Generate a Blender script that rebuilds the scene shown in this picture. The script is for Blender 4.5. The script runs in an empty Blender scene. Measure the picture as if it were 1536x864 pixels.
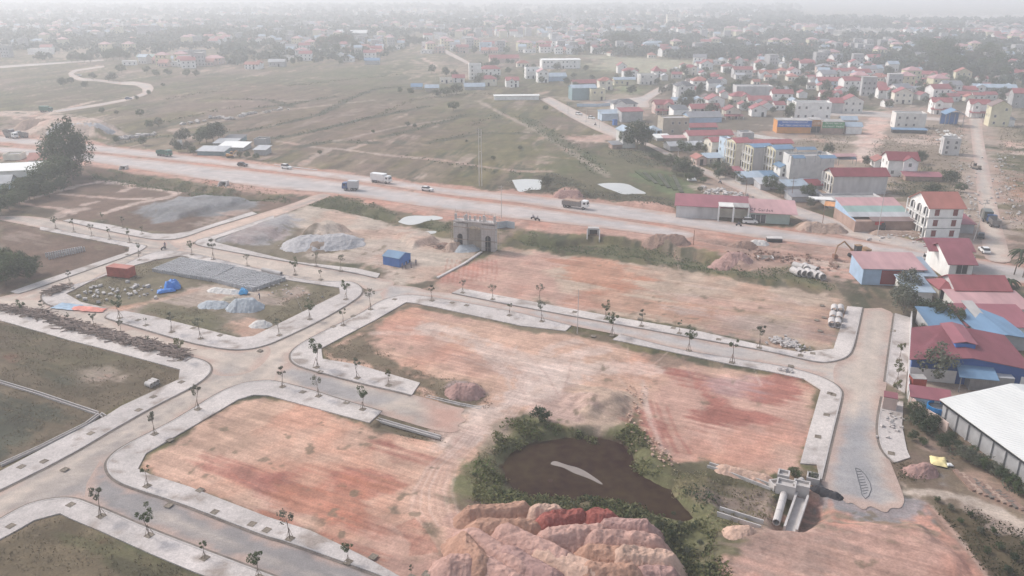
import bpy, bmesh, math, random
import numpy as np
from mathutils import Vector, Matrix
from mathutils.geometry import tessellate_polygon
R = math.radians
random.seed(7)
SC = bpy.context.scene
COL = SC.collection

# ------------------------------------------------------------ camera, sky, sun, exposure
CAM_H = 66.0          # drone height in metres
FPX = 1200.0          # focal length in pixels of the 1536 px wide photograph
PITCH = math.atan((432 + 15) / FPX)
cam_data = bpy.data.cameras.new("camera")
cam_data.sensor_width = 36.0
cam_data.lens = 36.0 * FPX / 1536.0
cam_data.clip_start = 1.0
cam_data.clip_end = 40000.0
cam = bpy.data.objects.new("camera", cam_data)
COL.objects.link(cam)
cam.location = (0, 0, CAM_H)
cam.rotation_euler = (math.pi / 2 - PITCH, 0, 0)
SC.camera = cam

SUN_EL, SUN_AZ = 42.0, -60.0      # azimuth measured from +Y towards +X
world = bpy.data.worlds.new("World")
SC.world = world
world.use_nodes = True
wn = world.node_tree.nodes
bgn = wn["Background"]
sky = wn.new("ShaderNodeTexSky")
sky.sky_type = 'NISHITA'
sky.sun_disc = False
sky.sun_elevation = R(SUN_EL)
sky.sun_rotation = R(SUN_AZ)
sky.air_density = 1.0
sky.dust_density = 2.0
sky.ozone_density = 1.0
hsv = wn.new("ShaderNodeHueSaturation")
hsv.inputs["Saturation"].default_value = 0.52
world.node_tree.links.new(sky.outputs[0], hsv.inputs["Color"])
world.node_tree.links.new(hsv.outputs[0], bgn.inputs[0])
bgn.inputs[1].default_value = 0.125
sun_data = bpy.data.lights.new("sun", 'SUN')
sun_data.energy = 1.5
sun_data.angle = R(10)
sun_data.color = (1.0, 0.945, 0.885)
sun = bpy.data.objects.new("sun", sun_data)
COL.objects.link(sun)
sdir = Vector((math.sin(R(SUN_AZ)) * math.cos(R(SUN_EL)), math.cos(R(SUN_AZ)) * math.cos(R(SUN_EL)), math.sin(R(SUN_EL))))
sun.rotation_euler = sdir.to_track_quat('Z', 'Y').to_euler()
sun.location = sdir * 200
SC.view_settings.view_transform = 'Standard'
SC.view_settings.look = 'None'
SC.view_settings.exposure = 0.82
SC.view_settings.gamma = 1.0
SC.cycles.volume_bounces = 4
SC.cycles.max_bounces = 6

# ------------------------------------------------------------ helpers
def P(px, py, z=0.0):
    """point at height z seen at a pixel of the photograph"""
    dx = (px - 768.0) / FPX
    dy = (432.0 - py) / FPX
    cp, sp = math.cos(PITCH), math.sin(PITCH)
    d = (dx, cp + dy * sp, -sp + dy * cp)
    t = (z - CAM_H) / d[2]
    return Vector((d[0] * t, d[1] * t, z))
def PP(pts, z=0.0):
    return [P(a, b, z) for a, b in pts]
def mpp(px, py):
    """metres per photo pixel at ground point"""
    p = P(px, py)
    return (p.y * math.cos(PITCH) + CAM_H * math.sin(PITCH)) / FPX

def _h(ix, iy, s):
    n = (ix.astype(np.int64) * 374761393 + iy.astype(np.int64) * 668265263 + s * 1442695041) & 0xffffffff
    n = ((n ^ (n >> 13)) * 1274126177) & 0xffffffff
    return ((n ^ (n >> 16)) & 0xffff) / 65535.0
def vnoise(x, y, s=0):
    x0 = np.floor(x); y0 = np.floor(y)
    fx = x - x0; fy = y - y0
    fx = fx * fx * (3 - 2 * fx); fy = fy * fy * (3 - 2 * fy)
    a = _h(x0, y0, s); b = _h(x0 + 1, y0, s); c = _h(x0, y0 + 1, s); d = _h(x0 + 1, y0 + 1, s)
    return (a + (b - a) * fx) * (1 - fy) + (c + (d - c) * fx) * fy
def fbm(x, y, s=0, o=4):
    r = 0; a = 0.5; t = 0
    for i in range(o):
        r = r + a * vnoise(x, y, s + i * 17); t += a
        x = x * 2.03 + 11.3; y = y * 2.03 + 5.7; a *= 0.55
    return r / t
def smooth(e0, e1, x):
    t = np.clip((x - e0) / (e1 - e0), 0, 1)
    return t * t * (3 - 2 * t)
def sdist(X, Y, poly, closed=True):
    """signed distance (inside negative) to polygon, or distance to polyline"""
    d2 = np.full(X.shape, 1e18); inside = np.zeros(X.shape, bool)
    n = len(poly)
    for i in range(n if closed else n - 1):
        x1, y1 = poly[i][0], poly[i][1]; x2, y2 = poly[(i + 1) % n][0], poly[(i + 1) % n][1]
        ex, ey = x2 - x1, y2 - y1
        L = ex * ex + ey * ey + 1e-9
        t = np.clip(((X - x1) * ex + (Y - y1) * ey) / L, 0, 1)
        dd = (X - x1 - t * ex) ** 2 + (Y - y1 - t * ey) ** 2
        d2 = np.minimum(d2, dd)
        if closed and y1 != y2:
            c = ((y1 > Y) != (y2 > Y)) & (X < ex * (Y - y1) / (y2 - y1) + x1)
            inside ^= c
    d = np.sqrt(d2)
    return np.where(inside, -d, d) if closed else d

MATS = {}
def mat(name, col, rough=0.85, var=0.25, scale=1.0, bump=0.2, col2=None, metal=0.0, stretch=None, fine=True, coord='world', spec=0.3, attr=None, alpha=None):
    """procedural material: two scales of noise vary the base colour, with light relief"""
    if name in MATS: return MATS[name]
    m = bpy.data.materials.new(name); m.use_nodes = True
    nt = m.node_tree; N = nt.nodes; L = nt.links
    b = N["Principled BSDF"]
    b.inputs["Roughness"].default_value = rough
    b.inputs["Metallic"].default_value = metal
    b.inputs["Specular IOR Level"].default_value = spec
    if coord == 'world':
        g = N.new("ShaderNodeNewGeometry"); vec = g.outputs["Position"]
    else:
        g = N.new("ShaderNodeTexCoord"); vec = g.outputs["Object"]
    mp = N.new("ShaderNodeMapping"); L.new(vec, mp.inputs[0])
    if stretch: mp.inputs["Scale"].default_value = stretch
    n1 = N.new("ShaderNodeTexNoise"); n1.inputs["Scale"].default_value = scale; n1.inputs["Detail"].default_value = 5
    n2 = N.new("ShaderNodeTexNoise"); n2.inputs["Scale"].default_value = scale * 0.13; n2.inputs["Detail"].default_value = 3
    L.new(mp.outputs[0], n1.inputs["Vector"]); L.new(mp.outputs[0], n2.inputs["Vector"])
    ad = N.new("ShaderNodeMath"); ad.operation = 'ADD'
    L.new(n1.outputs["Fac"], ad.inputs[0]); L.new(n2.outputs["Fac"], ad.inputs[1])
    mr = N.new("ShaderNodeMapRange"); mr.inputs[1].default_value = 0.7; mr.inputs[2].default_value = 1.3
    L.new(ad.outputs[0], mr.inputs[0])
    mx = N.new("ShaderNodeMix"); mx.data_type = 'RGBA'
    L.new(mr.outputs[0], mx.inputs[0])
    c2 = col2 or col
    if attr:
        at = N.new("ShaderNodeAttribute"); at.attribute_name = attr
        for k, f in ((6, 1 - var), (7, 1 + var)):
            mm = N.new("ShaderNodeMix"); mm.data_type = 'RGBA'; mm.blend_type = 'MULTIPLY'; mm.inputs[0].default_value = 1
            L.new(at.outputs["Color"], mm.inputs[6]); mm.inputs[7].default_value = (f, f, f, 1)
            L.new(mm.outputs[2], mx.inputs[k])
    else:
        mx.inputs[6].default_value = (col[0] * (1 - var), col[1] * (1 - var), col[2] * (1 - var), 1)
        mx.inputs[7].default_value = (min(1, c2[0] * (1 + var)), min(1, c2[1] * (1 + var)), min(1, c2[2] * (1 + var)), 1)
    if name == 'earth':      # fine grader runs on the bare ground (mask in the colour's alpha)
        s1 = N.new("ShaderNodeMapping"); L.new(vec, s1.inputs[0]); s1.vector_type = 'TEXTURE'; s1.inputs["Rotation"].default_value = (0, 0, math.atan2(P(547,853).y-P(169,716).y, P(547,853).x-P(169,716).x)); s1.inputs["Scale"].default_value = (16, 1.0, 1)
        s2 = N.new("ShaderNodeTexNoise"); s2.inputs["Scale"].default_value = 1.7; s2.inputs["Detail"].default_value = 4; L.new(s1.outputs[0], s2.inputs["Vector"])
        s3 = N.new("ShaderNodeMapRange"); s3.inputs[1].default_value = .32; s3.inputs[2].default_value = .68; s3.inputs[3].default_value = .86; s3.inputs[4].default_value = 1.13; L.new(s2.outputs["Fac"], s3.inputs[0])
        s4 = N.new("ShaderNodeMix"); s4.data_type = 'RGBA'; s4.blend_type = 'MULTIPLY'; L.new(at.outputs["Alpha"], s4.inputs[0]); L.new(mx.outputs[2], s4.inputs[6]); L.new(s3.outputs[0], s4.inputs[7]); mx = s4
    if attr:      # grit: a third, much finer noise
        n3 = N.new("ShaderNodeTexNoise"); n3.inputs["Scale"].default_value = scale * 3.1; n3.inputs["Detail"].default_value = 3; n3.inputs["Roughness"].default_value = .7
        L.new(mp.outputs[0], n3.inputs["Vector"])
        m3 = N.new("ShaderNodeMapRange"); m3.inputs[1].default_value = .3; m3.inputs[2].default_value = .7; m3.inputs[3].default_value = .80; m3.inputs[4].default_value = 1.2
        L.new(n3.outputs["Fac"], m3.inputs[0])
        g3 = N.new("ShaderNodeMix"); g3.data_type = 'RGBA'; g3.blend_type = 'MULTIPLY'; g3.inputs[0].default_value = 1
        L.new(mx.outputs[2], g3.inputs[6]); L.new(m3.outputs[0], g3.inputs[7]); mx = g3
    L.new(mx.outputs[2], b.inputs["Base Color"])
    if name.startswith('leaf'):
        tr = N.new("ShaderNodeBsdfTranslucent"); L.new(mx.outputs[2], tr.inputs[0])
        ms = N.new("ShaderNodeMixShader"); ms.inputs[0].default_value = .4
        L.new(b.outputs[0], ms.inputs[1]); L.new(tr.outputs[0], ms.inputs[2]); L.new(ms.outputs[0], N["Material Output"].inputs[0])
    if bump:
        bp = N.new("ShaderNodeBump"); bp.inputs["Strength"].default_value = bump
        bp.inputs["Distance"].default_value = 0.45 if name.startswith("soil") else 0.15
        L.new(n1.outputs["Fac"], bp.inputs["Height"]); L.new(bp.outputs[0], b.inputs["Normal"])
    MATS[name] = m
    return m

def link_mesh(name, me, m=None, parent=None):
    o = bpy.data.objects.new(name, me)
    if m is not None: me.materials.append(m)
    COL.objects.link(o)
    if parent: o.parent = parent
    return o
def tag(o, label=None, cat=None, group=None, kind=None):
    if label: o['label'] = label
    if cat: o['category'] = cat
    if group: o['group'] = group
    if kind: o['kind'] = kind
    return o
def empty(name, loc, rz=0, label=None, cat=None, group=None):
    o = bpy.data.objects.new(name, None); COL.objects.link(o)
    o.location = loc; o.rotation_euler = (0, 0, rz); o.empty_display_size = 0.5
    return tag(o, label, cat, group)
def from_np(name, V, F, m=None, parent=None):
    me = bpy.data.meshes.new(name)
    me.from_pydata([tuple(v) for v in V], [], [tuple(f) for f in F]); me.update()
    return link_mesh(name, me, m, parent)
def fast_mesh(name, V, F):
    """numpy vertices (n,3) and equal-length faces (m,k)"""
    me = bpy.data.meshes.new(name)
    V = np.asarray(V, np.float32); F = np.asarray(F, np.int32)
    me.vertices.add(len(V)); me.vertices.foreach_set("co", V.ravel())
    k = F.shape[1]
    me.loops.add(F.size); me.loops.foreach_set("vertex_index", F.ravel())
    me.polygons.add(len(F)); me.polygons.foreach_set("loop_start", np.arange(0, F.size, k, dtype=np.int32))
    me.update(calc_edges=True)
    return me
class MB:
    """collects simple shapes and builds them as one mesh object"""
    def __init__(s): s.v = []; s.f = []
    def quad(s, a, b, c, d):
        n = len(s.v); s.v += [tuple(a), tuple(b), tuple(c), tuple(d)]; s.f.append((n, n + 1, n + 2, n + 3)); return s
    def poly(s, pts):
        n = len(s.v); s.v += [tuple(p) for p in pts]; s.f.append(tuple(range(n, n + len(pts)))); return s
    def box(s, c, size, rz=0, ry=0):
        hx, hy, hz = size[0] / 2, size[1] / 2, size[2] / 2
        M = Matrix.Rotation(rz, 3, 'Z') @ Matrix.Rotation(ry, 3, 'Y')
        n = len(s.v)
        for x, y, z in ((-1, -1, -1), (1, -1, -1), (1, 1, -1), (-1, 1, -1), (-1, -1, 1), (1, -1, 1), (1, 1, 1), (-1, 1, 1)):
            p = M @ Vector((x * hx, y * hy, z * hz)) + Vector(c); s.v.append(tuple(p))
        s.f += [(n, n + 3, n + 2, n + 1), (n + 4, n + 5, n + 6, n + 7), (n, n + 1, n + 5, n + 4), (n + 1, n + 2, n + 6, n + 5), (n + 2, n + 3, n + 7, n + 6), (n + 3, n, n + 4, n + 7)]
        return s
    def b(s, x0, x1, y0, y1, z0, z1):
        return s.box(((x0 + x1) / 2, (y0 + y1) / 2, (z0 + z1) / 2), (x1 - x0, y1 - y0, z1 - z0))
    def tube(s, a, b, r0, r1=None, n=6, cap=True):
        a = Vector(a); b = Vector(b); r1 = r0 if r1 is None else r1
        d = (b - a).normalized(); u = d.orthogonal().normalized(); w = d.cross(u)
        k = len(s.v)
        for q, r in ((a, r0), (b, r1)):
            for i in range(n):
                t = 2 * math.pi * i / n
                s.v.append(tuple(q + u * (r * math.cos(t)) + w * (r * math.sin(t))))
        for i in range(n):
            j = (i + 1) % n
            s.f.append((k + i, k + j, k + n + j, k + n + i))
        if cap:
            s.f.append(tuple(k + n + i for i in range(n))); s.f.append(tuple(k + n - 1 - i for i in range(n)))
        return s
    def ring(s, a, b, ro, ri, n=14):
        """open concrete pipe with wall thickness"""
        a = Vector(a); b = Vector(b); d = (b - a).normalized(); u = d.orthogonal().normalized(); w = d.cross(u)
        k = len(s.v)
        for q, r in ((a, ro), (b, ro), (b, ri), (a, ri)):
            for i in range(n):
                t = 2 * math.pi * i / n
                s.v.append(tuple(q + u * (r * math.cos(t)) + w * (r * math.sin(t))))
        for c in range(4):
            c2 = (c + 1) % 4
            for i in range(n):
                j = (i + 1) % n
                s.f.append((k + c * n + i, k + c * n + j, k + c2 * n + j, k + c2 * n + i))
        return s
    def prism(s, prof, x0, x1, axis='x'):
        """profile of (a,z) points extruded along an axis"""
        n = len(s.v); m = len(prof)
        for x in (x0, x1):
            for a, z in prof:
                s.v.append((x, a, z) if axis == 'x' else (a, x, z))
        for i in range(m):
            j = (i + 1) % m
            s.f.append((n + i, n + j, n + m + j, n + m + i))
        s.f.append(tuple(n + m - 1 - i for i in range(m))); s.f.append(tuple(n + m + i for i in range(m)))
        return s
    def mesh(s, name):
        me = bpy.data.meshes.new(name); me.from_pydata(s.v, [], s.f)
        bm = bmesh.new(); bm.from_mesh(me); bmesh.ops.recalc_face_normals(bm, faces=bm.faces); bm.to_mesh(me); bm.free()
        me.update(); return me
    def build(s, name, m, parent=None):
        return link_mesh(name, s.mesh(name), m, parent)
def children(o): return [c for c in KIDS.get(o.name, ())]
# ------------------------------------------------------------ the ground: colour and relief painted from traced outlines
GR = (0.125, 0.103, 0.052); GRD = (0.060, 0.052, 0.034); BRN = (0.135, 0.088, 0.066); GREEN = (0.085, 0.088, 0.042)
PINK = (0.41, 0.25, 0.20); PEACH = (0.46, 0.295, 0.222); RED = (0.30, 0.105, 0.082); ORNG = (0.39, 0.185, 0.12); SAND = (0.44, 0.36, 0.30)
TAN = (0.38, 0.285, 0.22); GREY = (0.30, 0.285, 0.29); SOIL = (0.27, 0.19, 0.155); DIRT = (0.36, 0.28, 0.235); PALE = (0.50, 0.385, 0.33)
# polygons in photo pixels: colour, soft edge (m), raggedness (m), opacity, points
REG = [
 # wide open fields and beyond
 (GREEN, 30, 40, .45, [(560,100),(760,150),(900,230),(760,250),(560,180),(430,110)]),
 (BRN, 30, 50, .5, [(0,130),(100,125),(200,135),(200,150),(60,165),(0,165)]),
 (BRN, 20, 40, .55, [(300,120),(620,140),(700,200),(560,230),(380,225),(250,190)]),
 (TAN, 25, 30, .6, [(640,85),(760,110),(700,118),(600,112)]),
 ((.30,.29,.20), 20, 20, .8, [(870,82),(1090,92),(1100,110),(960,112),(880,102)]),
 ((.16,.19,.09), 12, 10, .8, [(905,128),(985,130),(975,145),(930,146)]),
 (TAN, 6, 8, .8, [(985,132),(1015,138),(1010,152),(975,150)]),
 (TAN, 25, 30, .6, [(90,66),(330,62),(300,82),(80,86)]),
 (PALE, 6, 10, .8, [(0,168),(60,166),(85,176),(175,192),(176,202),(125,215),(0,198)]),
 (BRN, 6, 10, .85, [(0,180),(50,176),(58,186),(0,196)]),
 # village ground
 (DIRT, 8, 10, .6, [(820,146),(905,168),(1000,210),(1110,250),(1300,330),(1420,370),(1536,385),(1536,160),(1300,150),(1100,150),(950,140)]),
 ((.18,.14,.10), 5, 10, .75, [(1225,200),(1275,205),(1268,228),(1220,232),(1190,215)]),
 ((.20,.15,.11), 5, 8, .8, [(1320,205),(1445,178),(1452,300),(1380,300),(1330,262),(1300,230)]),
 (PALE, 3, 8, .7, [(1340,205),(1400,203),(1420,214),(1380,222),(1350,218)]),
 (PALE, 3, 8, .7, [(1400,272),(1450,268),(1452,290),(1420,292)]),
 ((.22,.17,.12), 5, 8, .8, [(1478,182),(1536,190),(1536,400),(1512,330),(1490,250)]),
 (PALE, 4, 10, .85, [(1500,214),(1536,218),(1536,238),(1515,232)]),
 (ORNG, 4, 10, .5, [(1500,270),(1536,268),(1536,300),(1505,292)]),
 (GR, 4, 6, .8, [(1380,250),(1440,260),(1440,300),(1360,300),(1330,280)]),
 (PALE, 2, 4, .95, [(1307,169),(1341,170),(1330,195),(1318,225),(1308,240),(1296,246),(1276,238),(1282,220),(1292,195)]),
 (DIRT, 3, 6, .8, [(1440,178),(1482,178),(1490,210),(1502,260),(1516,310),(1530,390),(1460,392),(1455,320),(1448,250)]),
 (GRD, 6, 14, .65, [(900,120),(1030,100),(1180,88),(1330,92),(1536,110),(1560,160),(1480,168),(1340,160),(1290,165),(1262,172),(1165,195),(1060,200),(1000,215),(950,185),(1000,160),(960,125)]),
 (GREEN, 5, 8, .8, [(1240,157),(1330,158),(1325,166),(1230,168)]),
 # far side of the highway
 (GREEN, 6, 10, .7, [(900,215),(960,228),(1030,258),(1050,285),(1040,300),(1010,312),(900,300),(820,290),(770,260),(860,232)]),
 (PALE, 2, 5, .75, [(842,208),(900,203),(925,206),(905,213),(860,214)]),
 (PINK, 2, 4, .6, [(842,204),(870,206),(918,203),(914,210),(870,214)]),
 ((.10,.13,.06), 2, 3, .8, [(947,257),(994,255),(1044,278),(1041,299),(1026,304),(986,286),(942,266)]),
 (GRD, 3, 5, .8, [(760,275),(830,262),(870,275),(900,290),(975,295),(1010,304),(1016,316),(960,312),(900,301),(780,288)]),
 (PINK, 2, 5, .8, [(833,291),(872,287),(880,296),(860,299),(838,298)]),
 (PINK, 2, 6, .85, [(905,304),(985,304),(1022,318),(1020,322),(930,310)]),
 (DIRT, 3, 5, .8, [(1045,270),(1075,262),(1110,285),(1140,300),(1070,300),(1050,290)]),
 # the pink belt of the highway works
 (PINK, 2, 4, .95, [(0,196),(125,211),(400,243),(666,277),(780,287),(906,300),(1010,314),(1040,330),(1160,338),(1290,350),(1420,378),(1536,395),(1536,425),(1400,410),(1395,390),(1300,400),(1300,440),(1265,422),(1190,402),(1110,405),(1075,380),(1000,366),(895,352),(780,345),(666,330),(505,300),(400,292),(260,270),(125,250),(0,240)]),
 (SOIL, 2, 4, .55, [(1035,352),(1090,358),(1200,366),(1275,378),(1275,388),(1180,380),(1060,372)]),
 (SAND, 2, 6, .6, [(1180,386),(1290,392),(1300,420),(1230,410),(1190,396)]),
 # block F: upper left lot
 (BRN, 2, 4, 1, [(0,318),(30,300),(130,246),(250,272),(400,296),(440,292),(470,300),(411,322),(385,318),(286,347),(260,352),(229,351),(107,329),(49,322)]),
 (GREEN, 3, 5, .5, [(130,255),(260,272),(430,296),(440,306),(330,300),(220,285),(140,270)]),
 ((.20,.20,.205), 3, 6, .9, [(206,318),(222,306),(268,298),(323,293),(372,298),(395,307),(359,317),(273,334),(234,335)]),
 (DIRT, 3, 5, .7, [(273,336),(370,312),(382,316),(300,340)]),
 (GRD, 3, 5, .7, [(20,308),(60,306),(105,318),(90,328),(20,318)]),
 # block E
 (BRN, 1.5, 2, 1, [(0,330),(60,345),(194,371),(194,378),(130,404),(50,424),(0,442)]),
 (DIRT, 3, 6, .35, [(20,335),(70,352),(60,370),(20,360)]),
 # block D
 ((.15,.125,.08), 1.5, 2, 1, [(99,441),(141,420),(200,399),(234,390),(273,384),(400,413),(435,421),(509,432),(510,441),(380,505),(357,507),(234,476),(187,467),(167,462),(122,454)]),
 (DIRT, 2, 4, .85, [(146,466),(190,461),(250,444),(300,425),(420,440),(445,430),(480,440),(440,452),(400,466),(385,480),(330,465),(290,456),(240,450),(190,466)]),
 ((.25,.20,.165), 2, 4, .7, [(330,462),(420,450),(400,485),(388,503),(364,505),(340,478)]),
 (SAND, 1.5, 3, .7, [(275,436),(330,425),(420,440),(410,450),(360,448),(320,440)]),
 (PEACH, 2, 3, .85, [(350,482),(384,472),(389,500),(368,506)]),
 (GREEN, 2, 3, .4, [(220,462),(320,470),(345,500),(240,475)]),
 # block G and the gate yard
 ((.17,.14,.10), 1.5, 2, 1, [(323,360),(411,324),(450,308),(480,330),(450,345),(427,372),(470,385),(534,402),(442,393),(380,377)]),
 (SAND, 2, 4, .9, [(400,330),(470,304),(500,312),(590,330),(640,352),(700,360),(735,380),(650,420),(600,427),(567,408),(534,402),(470,384),(500,375),(440,340)]),
 (DIRT, 3, 5, .5, [(540,330),(600,345),(640,370),(580,395),(500,392),(540,362)]),
 (GREY, 3, 4, .85, [(330,362),(352,350),(395,333),(430,322),(450,330),(438,350),(400,366),(350,368)]),
 (GREEN, 2, 4, .9, [(462,308),(467,300),(505,294),(545,301),(600,322),(606,333),(565,325),(520,314),(480,313)]),
 (GREEN, 2, 3, .9, [(622,336),(640,330),(675,334),(672,350),(650,346)]),
 (GRD, 2, 3, .8, [(532,402),(560,399),(568,406),(560,412)]),
 (TAN, 2, 4, .7, [(720,335),(752,332),(762,350),(730,356)]),
 (SOIL, 2, 3, .5, [(720,360),(770,330),(790,336),(760,362),(735,370)]),
 # block I and the verge in front of it
 (TAN, 2, 4, 1, [(645,432),(700,395),(740,368),(800,372),(850,383),(960,395),(1100,417),(1240,436),(1290,455),(1275,462),(1252,523),(1201,530),(1160,520),(1046,498),(927,478),(760,447)]),
 (PINK, 4, 8, .9, [(645,432),(700,392),(745,372),(830,378),(850,400),(845,430),(930,475),(760,447)]),
 (ORNG, 3, 6, .75, [(820,396),(880,388),(960,402),(985,425),(900,432),(850,424)]),
 (ORNG, 4, 8, .5, [(858,420),(960,440),(1060,452),(1110,472),(1040,487),(930,468),(880,450)]),
 (RED, 4, 8, .35, [(690,398),(735,392),(750,418),(700,430),(680,420)]),
 (TAN, 5, 10, .9, [(960,405),(1100,420),(1240,443),(1262,458),(1180,455),(1040,440)]),
 ((.30,.225,.195), 6, 10, .8, [(1080,475),(1250,478),(1245,520),(1170,520),(1060,498)]),
 (PALE, 3, 10, .5, [(1010,440),(1140,450),(1190,470),(1090,468)]),
 (GREEN, 2, 3, .9, [(768,354),(800,346),(838,360),(835,369),(790,370)]),
 ((.115,.11,.06), 2, 3, .95, [(800,362),(838,368),(895,360),(981,367),(1026,380),(1085,393),(1119,406),(1190,402),(1262,432),(1250,440),(1180,424),(1090,413),(960,392),(850,380)]),
 (GRD, 2, 3, .6, [(815,362),(890,362),(880,374),(840,376)]),
 (SOIL, 2, 4, .6, [(1082,383),(1130,385),(1200,398),(1265,420),(1275,430),(1200,410),(1110,402)]),
 # block C
 ((.12,.092,.062), 1.2, 1.5, 1, [(0,481),(104,511),(156,524),(270,555),(268,570),(182,610),(157,626),(0,699),(-60,730),(-200,560),(-60,465)]),
 (DIRT, 2, 3, .75, [(128,556),(158,552),(185,564),(172,572),(140,566)]),
 (GREEN, 5, 6, .35, [(20,500),(130,530),(180,560),(90,550),(10,520)]),
 (GRD, 5, 6, .6, [(0,540),(60,560),(140,610),(146,621),(0,574)]),
 ((.055,.06,.045), 4, 5, .8, [(-80,560),(0,577),(142,622),(60,660),(0,690),(-100,720)]),
 (SOIL, 2, 3, .5, [(60,655),(140,618),(150,626),(20,685)]),
 (RED, 2, 2, .3, [(5,533),(20,532),(18,542),(3,542)]),
 # block B
 ((.125,.097,.062), 1.2, 1.5, 1, [(0,810),(21,799),(52,781),(90,771),(104,778),(156,800),(227,832),(294,860),(400,910),(300,960),(-200,960),(-120,840)]),
 (GREEN, 3, 4, .55, [(100,800),(150,803),(230,835),(290,864),(180,870),(140,830)]),
 (GRD, 2, 3, .6, [(140,860),(200,850),(280,864),(240,900),(130,900)]),
 (RED, 1.5, 2, .3, [(140,812),(160,808),(160,816),(145,820)]),
 # block A: graded red lot
 (PEACH, 1.2, 1.5, 1, [(305,631),(357,600),(400,594),(470,608),(521,626),(554,635),(570,650),(640,655),(668,668),(665,690),(600,740),(590,765),(640,785),(662,820),(655,838),(601,843),(510,818),(466,797),(400,776),(284,733),(220,714),(206,704),(217,682)]),
 (PINK, 6, 10, .7, [(215,700),(300,730),(470,790),(600,838),(655,836),(640,790),(560,790),(450,760),(350,735)]),
 (RED, 4, 8, .65, [(262,694),(296,686),(330,702),(385,708),(402,722),(380,732),(340,726),(300,705)]),
 (RED, 5, 9, .6, [(445,681),(526,686),(590,693),(603,715),(578,745),(540,775),(505,778),(450,762),(474,735),(462,715),(420,700)]),
 (ORNG, 5, 9, .65, [(440,757),(478,735),(530,730),(560,750),(536,772),(500,778)]),
 (ORNG, 5, 9, .35, [(380,640),(470,650),(480,672),(400,665)]),
 (RED, 2, 3, .6, [(550,662),(572,654),(580,660),(560,668)]),
 # ditch strip right of block A's upper pavement
 ((.13,.105,.07), 1, 1.5, 1, [(556,636),(573,619),(620,632),(672,648),(672,664),(640,662),(600,650),(566,645)]),
 # block H
 (PEACH, 1.2, 1.5, 1, [(482,523),(562,481),(609,454),(620,455),(661,463),(780,489),(849,498),(880,505),(905,512),(960,525),(1046,545),(1206,569),(1231,585),(1214,644),(1200,696),(1195,718),(1150,712),(1062,697),(1004,693),(975,670),(950,630),(930,635),(850,640),(790,620),(745,640),(715,690),(690,730),(690,760),(700,800),(660,830),(640,790),(590,765),(600,740),(668,690),(690,650),(690,620),(606,590),(484,539)]),
 (PINK, 6, 10, .6, [(560,490),(640,475),(700,520),(720,570),(600,545)]),
 ((.125,.10,.065), 2, 4, .95, [(482,523),(500,515),(545,497),(556,515),(600,543),(650,562),(700,572),(742,592),(735,607),(690,616),(606,591),(536,549),(484,539)]),
 (PINK, 2, 3, .8, [(500,530),(520,524),(530,533),(512,537)]),
 ((.30,.22,.21), 2, 3, .8, [(655,586),(670,570),(715,577),(728,592),(700,600)]),
 ((.12,.10,.065), 1.5, 2, .95, [(482,523),(562,481),(609,454),(620,455),(625,460),(575,482),(520,512),(490,527)]),
 ((.12,.10,.065), 1.2, 1.5, .95, [(609,454),(661,462),(780,488),(849,497),(856,502),(800,500),(700,476),(640,466)]),
 ((.16,.12,.085), 1.5, 3, .9, [(856,492),(882,493),(915,503),(928,512),(900,513),(860,502)]),
 ((.20,.14,.105), 1.5, 3, .85, [(912,514),(960,522),(1010,535),(1046,545),(1000,556),(985,548),(960,532),(925,524)]),
 (TAN, 4, 6, .8, [(850,585),(900,572),(955,577),(965,600),(945,632),(880,642),(840,632),(830,610)]),
 ((.40,.27,.24), 4, 6, .6, [(800,600),(850,590),(870,605),(830,630),(790,622)]),
 (PINK, 3, 5, .9, [(962,570),(1046,552),(1206,571),(1231,586),(1214,644),(1200,696),(1195,716),(1150,712),(1062,697),(1004,693),(975,670),(950,610)]),
 (RED, 3, 6, .8, [(1022,564),(1062,562),(1066,588),(1110,606),(1175,620),(1130,640),(1058,642),(1040,625),(1052,598),(1040,580)]),
 (RED, 3, 6, .75, [(1112,590),(1160,566),(1180,560),(1231,590),(1224,612),(1170,604),(1130,600)]),
 ((.36,.255,.245), 4, 6, .6, [(1060,568),(1120,566),(1110,596),(1075,590)]),
 (RED, 2, 4, .7, [(955,615),(985,630),(1005,648),(995,662),(970,650)]),
 (PEACH, 4, 6, .6, [(1000,665),(1100,650),(1200,655),(1195,700),(1060,690)]),
 # pond banks and wet hollow
 ((.135,.130,.065), 1.5, 3, 1, [(700,700),(722,682),(742,655),(775,628),(790,618),(838,640),(900,650),(940,640),(955,618),(962,650),(985,682),(1008,700),(1062,702),(1110,722),(1160,740),(1165,790),(1110,800),(1075,800),(1062,830),(1085,880),(1030,880),(1005,820),(980,790),(920,775),(860,765),(760,762),(700,757),(672,755),(680,730)]),
 ((.17,.135,.085), 2, 4, .8, [(672,755),(690,722),(715,725),(760,745),(860,755),(900,765),(760,764),(700,760)]),
 ((.17,.14,.08), 2, 4, .8, [(1005,702),(1062,704),(1110,724),(1060,770),(1046,760),(1020,735),(990,715)]),
 ((.27,.20,.175), 3, 4, .8, [(1062,708),(1110,722),(1160,738),(1165,770),(1120,775),(1060,765),(1045,740)]),
 ((.050,.022,.021), 1.0, 1.0, 1, [(760,673),(794,655),(846,647),(901,646),(942,658),(953,670),(958,704),(981,720),(1010,727),(1026,748),(1048,769),(1020,775),(994,767),(942,746),(901,746),(885,742),(783,738),(752,715),(744,690)]),
 ((.070,.056,.034), 3, 5, .6, [(800,680),(850,670),(900,690),(930,715),(900,735),(840,720),(790,735),(760,700)]),
 # dumped soil ground
 (PINK, 2, 4, 1, [(655,838),(664,815),(645,785),(680,762),(760,766),(870,772),(985,792),(1012,830),(1025,900),(1000,980),(640,980),(600,850)]),
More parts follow.
